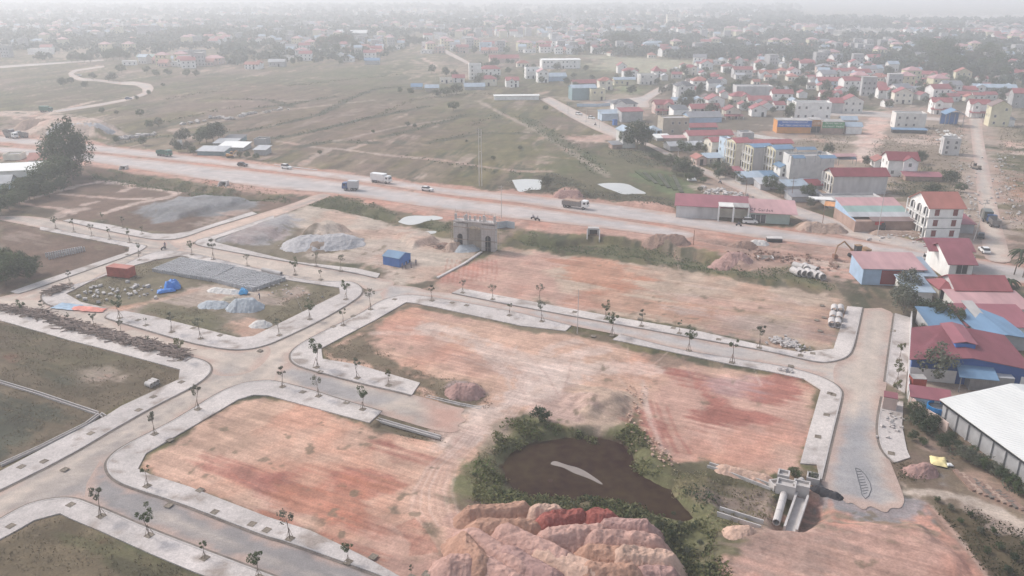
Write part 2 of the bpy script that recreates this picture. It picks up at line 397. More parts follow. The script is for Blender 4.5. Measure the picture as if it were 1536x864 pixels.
 ((.42,.40,.385), 150, 200, .8, [(1190,54),(1536,60),(1600,60),(1600,20),(1190,26)]),
 # bottom right works
 (PINK, 2, 4, 1, [(1060,832),(1085,818),(1110,800),(1165,790),(1170,745),(1225,700),(1235,740),(1292,762),(1365,764),(1388,742),(1417,785),(1461,834),(1500,880),(1560,960),(1040,980),(1075,880)]),
 ((.30,.215,.18), 3, 6, .6, [(1110,805),(1200,790),(1240,800),(1200,864),(1100,870),(1070,840)]),
 ((.20,.15,.105), 2, 4, .75, [(1318,772),(1350,770),(1385,795),(1370,802),(1340,800)]),
 ((.20,.15,.105), 2, 4, .7, [(1238,745),(1262,752),(1250,785),(1240,780)]),
 (SOIL, 1.5, 3, .7, [(1165,745),(1185,750),(1175,800),(1240,790),(1235,750),(1200,735)]),
 ((.16,.12,.08), 2, 3, .9, [(1225,700),(1180,705),(1190,730),(1230,740)]),
 ((.085,.065,.04), 1.5, 2.5, 1, [(1389,744),(1435,751),(1488,780),(1560,810),(1620,900),(1560,980),(1485,864),(1461,834),(1417,785)]),
 ((.16,.12,.085), 2, 3, 1, [(1355,600),(1420,622),(1500,690),(1560,740),(1560,800),(1488,779),(1400,740),(1349,727),(1340,698),(1368,690),(1360,670)]),
 ((.34,.24,.20), 2, 3, .6, [(1368,640),(1400,650),(1430,690),(1400,700),(1372,680)]),
 ((.30,.27,.26), 1.5, 2, .85, [(1395,702),(1420,705),(1440,735),(1425,740),(1380,728),(1400,715)]),
 ((.09,.07,.042), 1.5, 2, .9, [(1343,696),(1365,690),(1385,710),(1398,728),(1380,732),(1350,722)]),
 (DIRT, 1.5, 3, .8, [(1350,722),(1385,735),(1460,755),(1540,790),(1560,820),(1480,785),(1400,745),(1370,760)]),
 ((.30,.20,.155), 1.5, 2, .8, [(1428,706),(1475,702),(1500,722),(1540,745),(1540,770),(1470,750)]),
 ((.235,.225,.23), 2, 3, .95, [(1225,722),(1262,730),(1300,735),(1365,742),(1385,752),(1372,774),(1330,780),(1290,775),(1262,762),(1238,752)]),
 # east side
 (DIRT, 2, 3, .9, [(1345,470),(1366,477),(1360,600),(1330,600)]),
 (DIRT, 2, 3, .9, [(1362,560),(1536,560),(1536,620),(1362,620)]),
 ((.17,.135,.095), 2, 3, .9, [(1300,400),(1360,420),(1366,477),(1345,471),(1325,450),(1290,420)]),
]
TRK = [ # bare tracks in the grass: colour, width m, opacity, points
 (PALE, 3, .55, [(419,212),(460,219),(497,223),(521,225),(588,234),(653,239),(718,249),(780,257),(820,257)]),
 (PALE, 3, .6, [(521,225),(545,217),(560,210)]), (DIRT, 3.5, .8, [(497,223),(470,236),(450,248)]),
 (DIRT, 4, .75, [(258,195),(338,180),(400,168),(470,160),(560,150)]), (DIRT, 3.5, .7, [(258,195),(280,203),(292,209)]),
 (DIRT, 3, .75, [(717,151),(757,173),(800,193),(848,223),(880,243),(911,265)]),
 (PALE, 4, .8, [(848,223),(880,243),(908,262)]),
 (PALE, 5, .8, [(634,87),(645,94),(655,100)]), (PALE, 5, .5, [(620,90),(632,96)]),
 (PALE, 4, .8, [(0,168),(60,167),(90,165),(140,152),(152,150)]), (TAN, 4, .6, [(60,152),(100,150),(145,148)]),
 (PALE, 3, .5, [(330,152),(400,152),(470,150)]), (PINK, 3, .5, [(360,130),(420,128)]),
 ((.045,.048,.028), 5, 1, [(380,195),(420,187),(480,172),(530,146),(562,134),(610,130)]),
 ((.045,.048,.028), 5, 1, [(400,209),(440,203),(470,197),(549,178),(600,168),(640,160)]),
 ((.05,.052,.03), 5, .9, [(180,215),(240,205),(330,200),(380,195)]),
 ((.045,.048,.028), 6, .9, [(380,163),(440,156),(500,145)]),
 ((.05,.052,.03), 6, .9, [(330,148),(400,150),(440,160)]), ((.05,.052,.03), 6, .9, [(580,205),(640,190),(700,172)]),
 ((.07,.085,.04), 8, .6, [(790,180),(830,205),(880,240),(905,262)]),
 ((.05,.052,.03), 6, .9, [(450,220),(500,212),(560,214)]), ((.05,.052,.03), 5, .8, [(640,215),(720,200),(800,200)]),
 (PINK, 5, .5, [(0,92),(150,88),(300,80)]), (DIRT, 3, .5, [(500,212),(600,190),(680,178)]),
 (PALE, 3.2, .85, [(81,288),(122,277),(161,272),(193,276),(196,282),(182,287)]),
 (PALE, 2.6, .8, [(216,283),(247,285),(266,290),(250,297),(208,304),(180,312),(156,320)]),
 (PALE, 2.4, .7, [(91,291),(143,295),(187,299),(221,298)]), (PALE, 2.2, .6, [(31,304),(52,309),(88,312),(110,320)]),
 (PALE, 2.2, .55, [(127,307),(146,302)]), (PALE, 2, .5, [(81,288),(40,300),(31,304)]), (PALE, 4, .7, [(150,272),(180,275)]),
 (PALE, 4, .6, [(88,325),(98,318),(120,314)]),
 (PEACH, 2.5, .6, [(146,468),(190,461),(240,449),(290,436)]),
 (SOIL, 1.5, .8, [(1040,360),(1100,367),(1160,377),(1210,384),(1275,392)]),
 (SOIL, 3, .6, [(735,368),(760,352),(790,335)]),
 (PALE, 5, .6, [(1340,166),(1320,168)]), (PALE, 6, .55, [(1130,213),(1200,208),(1290,215)]),
 (SAND, 2.2, .9, [(1365,738),(1400,738),(1450,748),(1500,770),(1560,802)]),
 (PALE, 3, .6, [(770,600),(790,560),(830,520),(860,512)]), ((.52,.41,.355), 6, .85, [(690,655),(740,620),(790,590),(830,565),(900,552),(960,556)]), ((.52,.41,.355), 4, .7, [(830,565),(790,545),(740,530),(690,500),(640,490)]), ((.50,.39,.34), 4, .7, [(760,600),(800,560),(850,535),(900,525)]),
 (PALE, 1.6, .6, [(560,500),(640,500),(720,525),(760,560),(770,600)]), (PALE, 1.4, .5, [(600,490),(700,500),(780,530),(860,545),(960,560)]),
 (PALE, 1.2, .6, [(965,570),(970,610),(985,650),(1000,680)]),
 (RED, .8, .5, [(975,600),(985,640),(1000,672)]), (RED, .8, .5, [(985,605),(998,645),(1015,678)]), (RED, .7, .5, [(1000,610),(1015,650),(1035,680)]),
 ((.35,.22,.18), .5, .6, [(1230,750),(1240,800),(1262,840),(1270,880)]), ((.35,.22,.18), .5, .6, [(1245,750),(1255,800),(1278,840),(1290,880)]),
 ((.35,.22,.18), .45, .6, [(1130,830),(1200,815),(1300,800),(1380,790)]), ((.35,.22,.18), .45, .6, [(1130,840),(1200,826),(1300,812),(1390,802)]),
 ((.33,.2,.16), .4, .6, [(1390,760),(1440,820),(1480,880)]), (PALE, .5, .6, [(1398,760),(1450,822),(1492,880)]),
]
# tyre ruts curling through the bare earth between the lots
for k in range(17):
    off = k * 2.3
    TRK.append((((.31,.195,.165), PALE, (.36,.24,.20))[k % 3], (.22,.4,.3,.6,.26)[k % 5], .16 + .3 * ((k * 7) % 5) / 5, [(700 + off * .9, 640), (672 + off, 672), (640 + off * 1.2, 700), (618 + off * 1.6, 735), (612 + off * 2, 765), (630 + off * 1.7, 790)]))
for k in range(15):
    off = k * 2.8
    TRK.append((((.34,.225,.19), PALE)[k % 2], .35, .25 + .3 * ((k * 3) % 4) / 4, [(765 - off * .3, 640 - off), (790 - off * .3, 600 - off * .6), (788 - off, 560), (760 - off * 1.2, 530 + off * .4), (715 - off, 512 + off * .5)]))
for k in range(12):       # crossing vehicle tracks over the lots
    x0 = 760 + (k * 83) % 400; y0 = 506 + (k * 17) % 36
    TRK.append((((.34,.22,.185), PALE)[k % 2], .35, .4, [(x0, y0), (x0 - 60 + k * 9, y0 + 30), (x0 - 110 + k * 16, y0 + 35 + k * 3)]))
for k in range(10):
    TRK.append(((.33,.14,.10), .35, .6, [(622 - k * 3, 778 + k * 1.2), (640 - k * 2.4, 800 + k * 1.6), (656 - k * 4.5, 828 + k * .6)]))
for k in range(12):
    TRK.append((RED, .4, .5, [(672 + k * 6.5, 388 + (k % 3)), (668 + k * 7, 404), (664 + k * 7.2, 424 - k * .3)]))

# relief: (height, falloff m, ragged m, polygon)
HREG = [

 (1.9, 5, 1.5, [(427,367),(466,377),(510,372),(536,360),(526,350),(497,346),(458,352)]),
 (2.6, 5, 1, [(455,360),(490,362),(520,356),(500,349),(470,352)]),
 (1.2, 4, 1.5, [(335,362),(352,352),(395,335),(425,325),(440,335),(400,360),(355,366)]),
 (1.5, 5, 2, [(215,318),(268,300),(323,296),(365,300),(340,312),(270,328)]),
 (5.0, 12, 3, [(50,190),(75,176),(140,185),(170,195),(150,206),(60,202)]),
 (-1.3, 2.5, .8, [(760,668),(794,652),(846,644),(901,643),(942,655),(957,670),(962,700),(985,716),(1012,722),(1030,745),(1055,770),(1020,778),(994,772),(942,752),(885,748),(783,744),(748,718),(738,690)]),
 (-1.2, 3, 1, [(1000,780),(1050,775),(1070,795),(1055,840),(1085,900),(1040,900),(1010,830)]),
 (-.6, 1.5, .4, [(560,640),(575,624),(672,652),(668,662),(620,655)]),
 (-.5, 1.5, .6, [(640,596),(690,600),(735,600),(720,606),(690,613)]),
 (.7, 2.5, .8, [(660,586),(672,572),(712,578),(722,592),(700,598)]),
 (2.2, 5, 1.5, [(860,600),(900,590),(940,600),(930,622),(870,625)]),
 (-1.6, 3, .8, [(768,352),(835,362),(890,356),(981,364),(1026,376),(1085,390),(1119,404),(1085,404),(960,385),(850,374),(790,366)]),
 (-1.6, 3, 1, [(470,306),(540,310),(600,328),(660,338),(655,344),(590,333),(500,312)]),
 (-1.4, 3, 1, [(135,256),(260,274),(420,298),(380,300),(240,282),(135,262)]),
 (1.1, 2.5, 1.2, [(1085,386),(1110,384),(1128,392),(1112,402),(1090,398)]),
 (1.4, 2.5, .8, [(985,360),(1015,358),(1022,366),(1005,372),(985,368)]),
 (1.6, 3, .8, [(1195,340),(1222,334),(1232,344),(1205,348)]),
 (-1.3, 1.6, .5, [(1040,359),(1100,366),(1160,376),(1210,383),(1275,391),(1275,393),(1210,386),(1100,369)]),
 (2.0, 4, 1.5, [(833,291),(850,286),(872,288),(880,295),(860,298),(838,297)]),
 (1.4, 3, 1, [(910,306),(985,306),(1016,318),(990,317),(930,311)]),
 (-1.6, 2.5, .6, [(1165,750),(1190,745),(1230,745),(1240,770),(1205,800),(1165,795)]),
 (1.0, 2, .5, [(1378,700),(1398,698),(1404,712),(1384,716)]),
 (-1.0, 2.5, .8, [(1070,715),(1110,728),(1150,742),(1150,765),(1080,765)]),
 (1.0, 3, 1.5, [(1075,840),(1110,815),(1170,800),(1250,785),(1380,790),(1440,840),(1460,900),(1080,900)]),
 (1.5, 2.5, .8, [(597,355),(640,350),(655,362),(620,372)]),
]
REGW = [(np.array(c), e, r, o, [(p.x, p.y) for p in PP(pts)]) for c, e, r, o, pts in REG]
TRKW = [(np.array(c), w, o, [(p.x, p.y) for p in PP(pts)]) for c, w, o, pts in TRK]
HREGW = [(h, e, r, [(p.x, p.y) for p in PP(pts)]) for h, e, r, pts in HREG]

def boxed(X, Y, pts, pad):
    xs = [p[0] for p in pts]; ys = [p[1] for p in pts]
    return np.nonzero((X > min(xs) - pad) & (X < max(xs) + pad) & (Y > min(ys) - pad) & (Y < max(ys) + pad))[0]
fdir = (P(562, 134) - P(380, 195)).normalized()
gdir = (P(547, 853) - P(169, 716)).normalized()      # long side of the street blocks
hdir = (P(780, 307) - P(400, 262)).normalized()
def wood_mask(X, Y):
    """where trees close up beyond the fields (also thins the far planting)"""
    return fbm(X / 170 + 3, Y / 170, 91, 3)
def paint(X, Y):
    n = len(X)
    C = np.empty((n, 3))
    dist = np.hypot(X, Y)
    n1 = fbm(X / 90, Y / 90, 1, 4)[:, None]; n2 = fbm(X / 14, Y / 14, 2, 4)[:, None]; n3 = fbm(X / 2.6, Y / 2.6, 3, 3)[:, None]
    a = X * fdir.x + Y * fdir.y; b = -X * fdir.y + Y * fdir.x
    st = fbm(a / 130, b / 11, 4, 4)[:, None]
    C[:] = np.array(GR)
    C = C * (0.78 + 0.5 * n2)
    C += (np.array((.175, .130, .095)) - C) * smooth(.44, .62, st) * .75
    C += (np.array(GREEN) - C) * smooth(.48, .66, n1) * .6
    C += (np.array(GRD) - C) * smooth(.56, .70, fbm(a / 60, b / 7, 8, 4)[:, None]) * .55
    C += (np.array((.36, .27, .22)) - C) * smooth(.62, .74, fbm(a / 40, b / 8, 9, 4)[:, None]) * .7
    hum = fbm(a / 9, b / 3.5, 12, 4)[:, None]
    C *= .48 + 1.04 * hum
    C += (np.array((.045, .052, .030)) - C) * smooth(.60, .68, fbm(a / 30, b / 4.5, 13, 4)[:, None]) * .75
    C += (np.array((.20, .135, .115)) - C) * smooth(.55, .7, fbm(X / 33, Y / 33, 14, 4))[:, None] * .5
    a2 = X * gdir.x + Y * gdir.y; b2 = -X * gdir.y + Y * gdir.x
    w1 = fbm(X / 9, Y / 9, 21, 4) - .5; w2 = fbm(X / 1.6, Y / 1.6, 22, 3) - .5; w3 = fbm(X / 40, Y / 40, 23, 3) - .5
    gs = fbm(a2 / 22, b2 / .9, 31, 3)              # grader streaks along the lots
    gs2 = fbm(a2 / 40, b2 / 4, 33, 3)
    bl = fbm(X / 6, Y / 6, 34, 5)
    tone = .68 + .32 * gs + .20 * gs2 + .14 * n3[:, 0]
    for col, e, rg, op, pts in REGW:
        ix = boxed(X, Y, pts, e + rg * 2 + 2)
        if len(ix) == 0: continue
        d = sdist(X[ix], Y[ix], pts)
        if e > 1.6 and op < .9:      # patch: also broken up inside, drawn out along the grader's runs
            d = d + (gs2[ix] - .5) * rg * 3.0 + (gs[ix] - .5) * rg * 1.4
        d = d + w1[ix] * rg * 2.4 + w2[ix] * min(rg, 3) * 1.3 + w3[ix] * rg * .8
        m = (1 - smooth(-e, e * .35, d)) * op
        m = m * np.clip(.72 + .55 * (bl[ix]), 0, 1)
        t = tone[ix] if col[0] > .2 else (.62 + .48 * bl[ix] + .30 * n3[ix, 0])
        C[ix] += (col[None, :] * t[:, None] - C[ix]) * m[:, None]
    for col, w, op, pts in TRKW:
        ix = boxed(X, Y, pts, w * 3)
        if len(ix) == 0: continue
        d = sdist(X[ix], Y[ix], pts, False) + w2[ix] * w * .8 + w1[ix] * w * .9
        m = (1 - smooth(w * .25, w * .75, d)) * op * np.clip(.45 + 1.0 * bl[ix], 0, 1)
        C[ix] += (col[None, :] * tone[ix][:, None] - C[ix]) * m[:, None]
    # mottling at several scales: damp and dry, trodden and loose earth
    mo = fbm(X / 3.2, Y / 3.2, 44, 5)[:, None]; m2 = fbm(X / .8, Y / .8, 45, 3)[:, None]; m3 = fbm(X / 26, Y / 26, 46, 4)[:, None]
    lum = C.mean(1)[:, None]
    C *= 1 + (mo - .5) * .5 + (m2 - .5) * .28 + (m3 - .5) * .35 * (lum < .22)
    hue = smooth(.45, .7, fbm(X / 11, Y / 11, 47, 4))[:, None] * (lum > .22)
    C += (C * np.array((1.02, .88, .84)) - C) * hue
    # scattered small weeds on the bare ground
    wd = smooth(.70, .78, fbm(X / 2.2, Y / 2.2, 41, 3)) * smooth(.45, .6, fbm(X / 18, Y / 18, 42, 3)) * .75
    C += (np.array((.16, .125, .085)) - C) * wd[:, None]
    return np.clip(C, .01, .9)
def relief(X, Y):
    Z = np.zeros(len(X))
    for h, e, rg, pts in HREGW:
        ix = boxed(X, Y, pts, e + rg * 2 + 1)
        if len(ix) == 0: continue
        x, y = X[ix], Y[ix]
        d = sdist(x, y, pts) + (fbm(x / 4, y / 4, 51, 3) - .5) * rg * 2.5
        m = 1 - smooth(-e * .6, e * .5, d)
        Z[ix] += h * m * (.85 + .3 * fbm(x / 3, y / 3, 52, 3))
    return Z
HARD = []   # polygons (world) of roads and pavements: ground is kept just under them
def ground_z(X, Y, pts=None):
    Z = relief(X, Y) + (fbm(X / 5, Y / 5, 61, 4) - .5) * .35 * np.clip(1 - np.hypot(X, Y) / 900, .0, 1)
    k = np.zeros(len(X))
    for poly in HARD:
        ix = boxed(X, Y, poly, 3)
        if len(ix) == 0: continue
        d = sdist(X[ix], Y[ix], poly)
        k[ix] = np.maximum(k[ix], 1 - smooth(.3, 2.0, d))
    return Z * (1 - k) - .03 * k
def gz(x, y):
    return float(ground_z(np.array([x], float), np.array([y], float))[0])
# ------------------------------------------------------------ roads, pavements, kerbs
def chaikin(pts, k=2):
    pts = [Vector((p[0], p[1])) for p in pts]
    for _ in range(k):
        q = [pts[0]]
        for a, b in zip(pts, pts[1:]):
            L = (b - a).length
            t = min(.25, 3.0 / max(L, .01))
            q += [a.lerp(b, t), b.lerp(a, t)]
        q.append(pts[-1]); pts = q
    return pts
# name, asphalt colour, dust colour, dust amount, z, outline in photo pixels
ASP = (.225, .205, .20); ASL = (.38, .35, .34); DUST = (.46, .38, .32)
ROADS = [
 ('street', ASP, DUST, .85, .010, [(-120,790),(0,733),(167,643),(234,605),(300,570),(330,545),(380,518),(419,508),(484,477),(534,447),(545,436),(600,425),(625,437),(605,446),(570,455),(547,472),(497,496),(455,518),(438,532),(438,542),(425,560),(416,576),(380,576),(331,591),(286,620),(250,641),(187,672),(167,688),(163,700),(170,715),(190,735),(170,773),(135,761),(112,752),(86,751),(47,758),(0,784),(-150,870)]),
 ('street', ASP, DUST, .12, .014, [(150,690),(169,714),(193,727),(273,752),(400,802),(427,808),(547,851),(720,915),(640,970),(440,885),(400,866),(294,826),(219,797),(167,774),(125,757),(130,725)]),
 ('street', ASP, DUST, .6, .018, [(414,560),(437,538),(455,550),(547,575),(607,588),(680,610),(700,613),(688,622),(703,630),(684,638),(692,646),(668,651),(573,622),(505,602),(466,589),(410,576)]),
 ('street', ASP, DUST, .95, .022, [(-60,456),(0,446),(30,438),(66,438),(66,449),(80,459),(146,468),(160,462),(187,466),(168,478),(190,488),(286,515),(333,524),(365,526),(400,515),(410,530),(380,560),(330,566),(313,556),(312,546),(292,537),(276,534),(227,514),(167,501),(73,475),(0,457),(-60,448)]),
 ('street', ASP, DUST, .85, .026, [(20,450),(53,431),(109,407),(193,381),(216,373),(222,366),(250,359),(275,357),(296,363),(300,369),(286,381),(260,379),(234,380),(208,389),(167,409),(130,427),(90,428),(78,434),(66,442),(60,450)]),
 ('street', ASP, DUST, .8, .030, [(0,324),(49,324),(100,333),(161,347),(227,360),(252,361),(250,372),(216,376),(203,368),(60,342),(0,330)]),
 ('street', ASP, (.50,.37,.30), .95, .034, [(250,361),(273,358),(312,344),(385,322),(440,305),(478,290),(500,292),(482,300),(411,326),(325,355),(302,361),(294,369),(265,372)]),
 ('street', ASP, DUST, .95, .038, [(275,368),(294,367),(400,387),(526,408),(567,417),(600,424),(565,440),(541,431),(526,424),(471,426),(400,410),(338,395),(286,382),(262,379)]),
 ('street', ASL, DUST, .5, .042, [(585,428),(625,430),(640,437),(692,441),(760,457),(864,476),(1015,503),(1160,529),(1198,538),(1230,545),(1255,542),(1275,535),(1290,570),(1270,590),(1258,585),(1222,562),(1183,552),(1160,548),(1020,526),(929,502),(856,489),(780,470),(718,458),(640,445),(614,442),(600,447),(575,452),(570,440)]),
 ('street', (.29,.28,.285), DUST, .6, .046, [(1292,463),(1278,525),(1268,537),(1250,548),(1250,574),(1262,588),(1260,600),(1248,645),(1230,722),(1236,732),(1246,736),(1253,749),(1259,744),(1271,757),(1277,753),(1296,767),(1303,759),(1312,762),(1330,771),(1336,761),(1351,764),(1357,752),(1354,740),(1349,727),(1332,684),(1322,668),(1318,640),(1326,597),(1330,577),(1338,520),(1344,471),(1322,462)]),
 ('highway', ASL, (.47,.40,.37), .6, .030, [(-90,203),(0,204),(125,215),(400,248),(562,266),(666,282),(780,292),(906,305),(1031,323),(1160,343),(1290,362),(1420,382),(1536,402),(1750,436),(1750,480),(1536,424),(1440,408),(1360,391),(1276,373),(1136,357),(1020,339),(864,318),(780,304),(685,294),(536,272),(380,253),(125,226),(0,213),(-90,209)]),
 ('highway', ASL, (.47,.40,.37), .5, .034, [(-90,219),(0,220),(125,229),(380,257),(536,276),(685,298),(780,309),(864,321),(1000,341),(1042,349),(1040,356),(1020,358),(994,354),(895,341),(780,329),(666,314),(505,290),(400,282),(260,262),(125,241),(0,230),(-90,228)]),
 ('village_road', ASL, DUST, .6, .050, [(810,149),(825,145),(860,163),(906,184),(940,201),(972,214),(1010,231),(1060,254),(1124,276),(1201,312),(1282,338),(1345,355),(1420,372),(1400,384),(1329,367),(1235,347),(1145,302),(1109,287),(1033,251),(968,217),(927,209),(890,194),(855,176)]),
 ('village_road', (.33,.31,.30), DUST, .8, .054, [(1453,178),(1473,178),(1474,200),(1478,225),(1483,250),(1489,280),(1496,310),(1504,345),(1514,380),(1518,396),(1476,391),(1471,345),(1467,305),(1463,265),(1460,235),(1457,205)]),
 ('village_road', ASL, DUST, .5, .062, [(1175,168),(1310,166),(1342,171),(1450,180),(1450,184),(1300,175),(1180,172)]),
 ('village_road', ASL, DUST, .6, .066, [(880,140),(905,150),(960,146),(985,132),(1015,122),(1018,126),(990,140),(972,152),(975,162),(930,160),(900,152)]),
 ('country_road', ASL, DUST, .5, .038, [(60,170),(78,166),(151,155),(193,147),(214,139),(213,133),(203,128),(177,127),(177,123),(203,122),(226,126),(231,132),(228,138),(215,144),(193,151),(151,159),(78,170)]),
 ('country_road', ASL, DUST, .5, .042, [(180,127),(146,122),(117,121),(104,115),(102,110),(109,105),(156,98),(157,101),(115,107),(110,111),(122,117),(150,119),(182,123)]),
 ('country_road', ASL, DUST, .5, .046, [(-20,100),(60,95),(156,89),(156,91),(60,98),(-20,104)]),
 ('village_road', ASL, DUST, .7, .05, [(640,63),(668,74),(700,91),(712,99),(700,96),(660,76),(634,64)]),
]
GREYP = [((.225,.208,.205), .8, [(70,765),(150,708),(170,730),(260,762),(200,790),(130,752)]), ((.225,.208,.205), .6, [(325,560),(345,540),(330,528),(350,522),(365,530),(350,555),(330,575)]),
 ((.25,.24,.245), .75, [(420,545),(455,552),(540,582),(600,598),(560,612),(470,590),(420,565)]), ((.27,.26,.265), .5, [(150,462),(190,458),(180,470),(150,480)]),
 ((.27,.26,.26), .6, [(535,420),(562,424),(566,440),(545,450),(545,432)]), ((.27,.26,.26), .5, [(575,448),(600,440),(640,442),(600,450)]), (PINK, .97, [(640,604),(720,590),(740,660),(655,690)]), ((.30,.27,.25), .7, [(1290,372),(1420,392),(1536,412),(1536,428),(1400,398),(1290,380)]), ((.30,.27,.25), .65, [(1040,340),(1160,352),(1290,370),(1290,376),(1160,360),(1040,350)]),
 (DUST, .85, [(1300,462),(1335,470),(1325,560),(1310,600),(1285,600),(1262,580),(1282,540),(1296,500)]), ((.27,.262,.268), .8, [(1262,640),(1300,630),(1310,680),(1340,764),(1260,764),(1235,715)]), (DUST, .6, [(1312,640),(1325,690),(1345,730),(1335,735),(1312,690)])]
GREYW = [(np.array(c), o, [(p.x, p.y) for p in PP(q)]) for c, o, q in GREYP]
def paint_road(X, Y, base, dust, amt, t=(1, 0)):
    base = np.array(base); dust = np.array(dust)
    n1 = fbm(X / 7, Y / 7, 71, 4); n2 = fbm(X / 1.5, Y / 1.5, 72, 3); n3 = fbm(X / 30, Y / 30, 73, 3)
    al = X * t[0] + Y * t[1]; ac = -X * t[1] + Y * t[0]
    sk = fbm(al / 28, ac / .55, 74, 3); sk2 = fbm(al / 60, ac / 1.8, 75, 3)
    m = np.clip(amt + (n1 - .5) * .8 + (n3 - .5) * .8 + (sk - .5) * .8 + (sk2 - .5) * .9, 0.03, 1)
    C = base + (dust - base) * m[:, None]
    for c, o, pts in GREYW:
        ix = boxed(X, Y, pts, 6)
        if len(ix) == 0: continue
        d = sdist(X[ix], Y[ix], pts) + (n1[ix] - .5) * 5
        k = (1 - smooth(-2.5, 2, d)) * o
        C[ix] += (c - C[ix]) * k[:, None]
    return np.clip(C * (.66 + .28 * n2 + .22 * sk + .18 * n1)[:, None], 0, .9)
def tess(bm, pts, z):
    """flat face set filling an outline"""
    vs = [bm.verts.new((p[0], p[1], z)) for p in pts]
    for t in tessellate_polygon([[Vector((p[0], p[1], 0)) for p in pts]]):
        try: bm.faces.new([vs[i] for i in t])
        except ValueError: pass
    return vs
def grid_poly(name, pts, z, step):
    """flat outline cut along a world grid so its vertices can carry colour"""
    bm = bmesh.new()
    tess(bm, pts, z)
    xs = [p[0] for p in pts]; ys = [p[1] for p in pts]
    for ax, lo, hi in ((0, min(xs), max(xs)), (1, min(ys), max(ys))):
        k = math.ceil(lo / step)
        while k * step < hi:
            co = [0, 0, 0]; co[ax] = k * step; no = [0, 0, 0]; no[ax] = 1
            bmesh.ops.bisect_plane(bm, geom=bm.verts[:] + bm.edges[:] + bm.faces[:], plane_co=co, plane_no=no)
            k += 1
    bm.normal_update()
    bmesh.ops.reverse_faces(bm, faces=[f for f in bm.faces if f.normal.z < 0])
    me = bpy.data.meshes.new(name); bm.to_mesh(me); bm.free()
    return me
def set_col(me, C):
    n = len(me.vertices)
    at = me.color_attributes.new("Col", 'FLOAT_COLOR', 'POINT')
    buf = np.ones((n, 4), np.float32); buf[:, :3] = C; buf[:, 3] = smooth(.15, .30, C[:, 0])
    at.data.foreach_set("color", buf.ravel())
def vxy(me):
    a = np.empty(len(me.vertices) * 3, np.float32); me.vertices.foreach_get("co", a); a = a.reshape(-1, 3).astype(float)
    return a[:, 0], a[:, 1]
M_ROAD = mat('asphalt', (.25, .25, .25), rough=.9, var=.10, scale=1.8, bump=.12, attr='Col')
M_GROUND = mat('earth', (.3, .2, .15), rough=.95, var=.13, scale=1.1, bump=.55, attr='Col', spec=.15)
M_CONC = mat('concrete', (.47, .435, .415), rough=.85, var=.16, scale=.9, bump=.15)
M_PAVE = mat('pavement_concrete', (.46, .425, .405), rough=.9, var=.12, scale=1.4, bump=.2, attr='Col')
M_KERB = mat('kerb_stone', (.43, .39, .37), rough=.85, var=.14, scale=1.2, bump=.15)
M_GUT = mat('gutter_dirt', (.17, .14, .12), rough=.95, var=.35, scale=1.5, bump=.3)
for nm, b_, d_, a_, z_, px in ROADS:
    pts = chaikin([*PP(px)], 2) if nm != 'x' else PP(px)
    far = min(p.y for p in pts) > 260
    me = grid_poly(nm, pts, z_, 2.2 if nm == 'highway' else 4.0 if far else 1.1)
    X, Y = vxy(me); w_ = np.array([(p[0], p[1]) for p in pts]); w_ = w_ - w_.mean(0); e_ = np.linalg.svd(w_, full_matrices=False)[2][0]
    Cr = paint_road(X, Y, b_, d_, a_, e_)
    dd_ = -sdist(X, Y, [(p[0], p[1]) for p in pts]); wd = 3.0 if nm == 'highway' else 1.7      # soil carried over the edges
    ke = (1 - smooth(0, wd, dd_ - (fbm(X/3, Y/3, 76, 4) - .42) * wd * 2.2))[:, None] * .85
    Cr += (np.array((.41, .29, .24)) * (.8 + .4 * fbm(X/2, Y/2, 77, 3))[:, None] - Cr) * ke
    set_col(me, Cr)
    tag(link_mesh(nm, me, M_ROAD), kind='structure')
    HARD.append([(p[0], p[1]) for p in pts])
SILT = [[(768,270),(790,268),(817,270),(811,278),(812,285),(795,284),(779,289),(774,283),(771,276)], [(896,276),(912,274),(941,275),(955,283),(974,291),(950,290.5),(935,292),(920,286),(905,281)],
 [(597,333),(606,325),(622,323),(640,324),(652,323),(668,327),(655,330),(640,331),(628,336),(612,338)], [(632,348),(640,346.5),(655,346),(654,350),(643,351),(634,353)]]
for q_ in SILT: HARD.append([(p[0], p[1]) for p in chaikin(PP(q_) + [P(*q_[0])], 2)[:-1]])
def offset_line(pts, d):
    out = []
    for i, p in enumerate(pts):
        a = pts[max(0, i - 1)]; b = pts[min(len(pts) - 1, i + 1)]
        t = (b - a).normalized(); out.append(p + Vector((-t.y, t.x)) * d)
    return out
def kerb_line(line, side, parent=None):
    """individual kerb stones, joined, along a line; side +1/-1 is the road side"""
    mb = MB(); L = 0
    segs = []
    for a, b in zip(line, line[1:]):
        l = (b - a).length; n = max(1, round(l / 1.0)); rz = math.atan2(b.y - a.y, b.x - a.x)
        for i in range(n):
            c = a.lerp(b, (i + .5) / n); t = (b - a).normalized(); nn = Vector((-t.y, t.x)) * side * .12
            dz = random.uniform(-.012, .012)
            mb.box((c.x + nn.x, c.y + nn.y, .085 + dz), (l / n - .03, .22, .19), rz)
    o = mb.build('kerb', M_KERB); tag(o, kind='structure')
    g = MB(); o1 = offset_line(line, side * .24); o2 = offset_line(line, side * .62)
    for i in range(len(line) - 1):
        w0 = random.uniform(.6, 1.0); 
        g.quad((*o1[i], .075), (*o1[i + 1], .075), (*o2[i + 1], .071), (*o2[i], .071))
    tag(g.build('gutter_dirt', M_GUT), kind='structure')
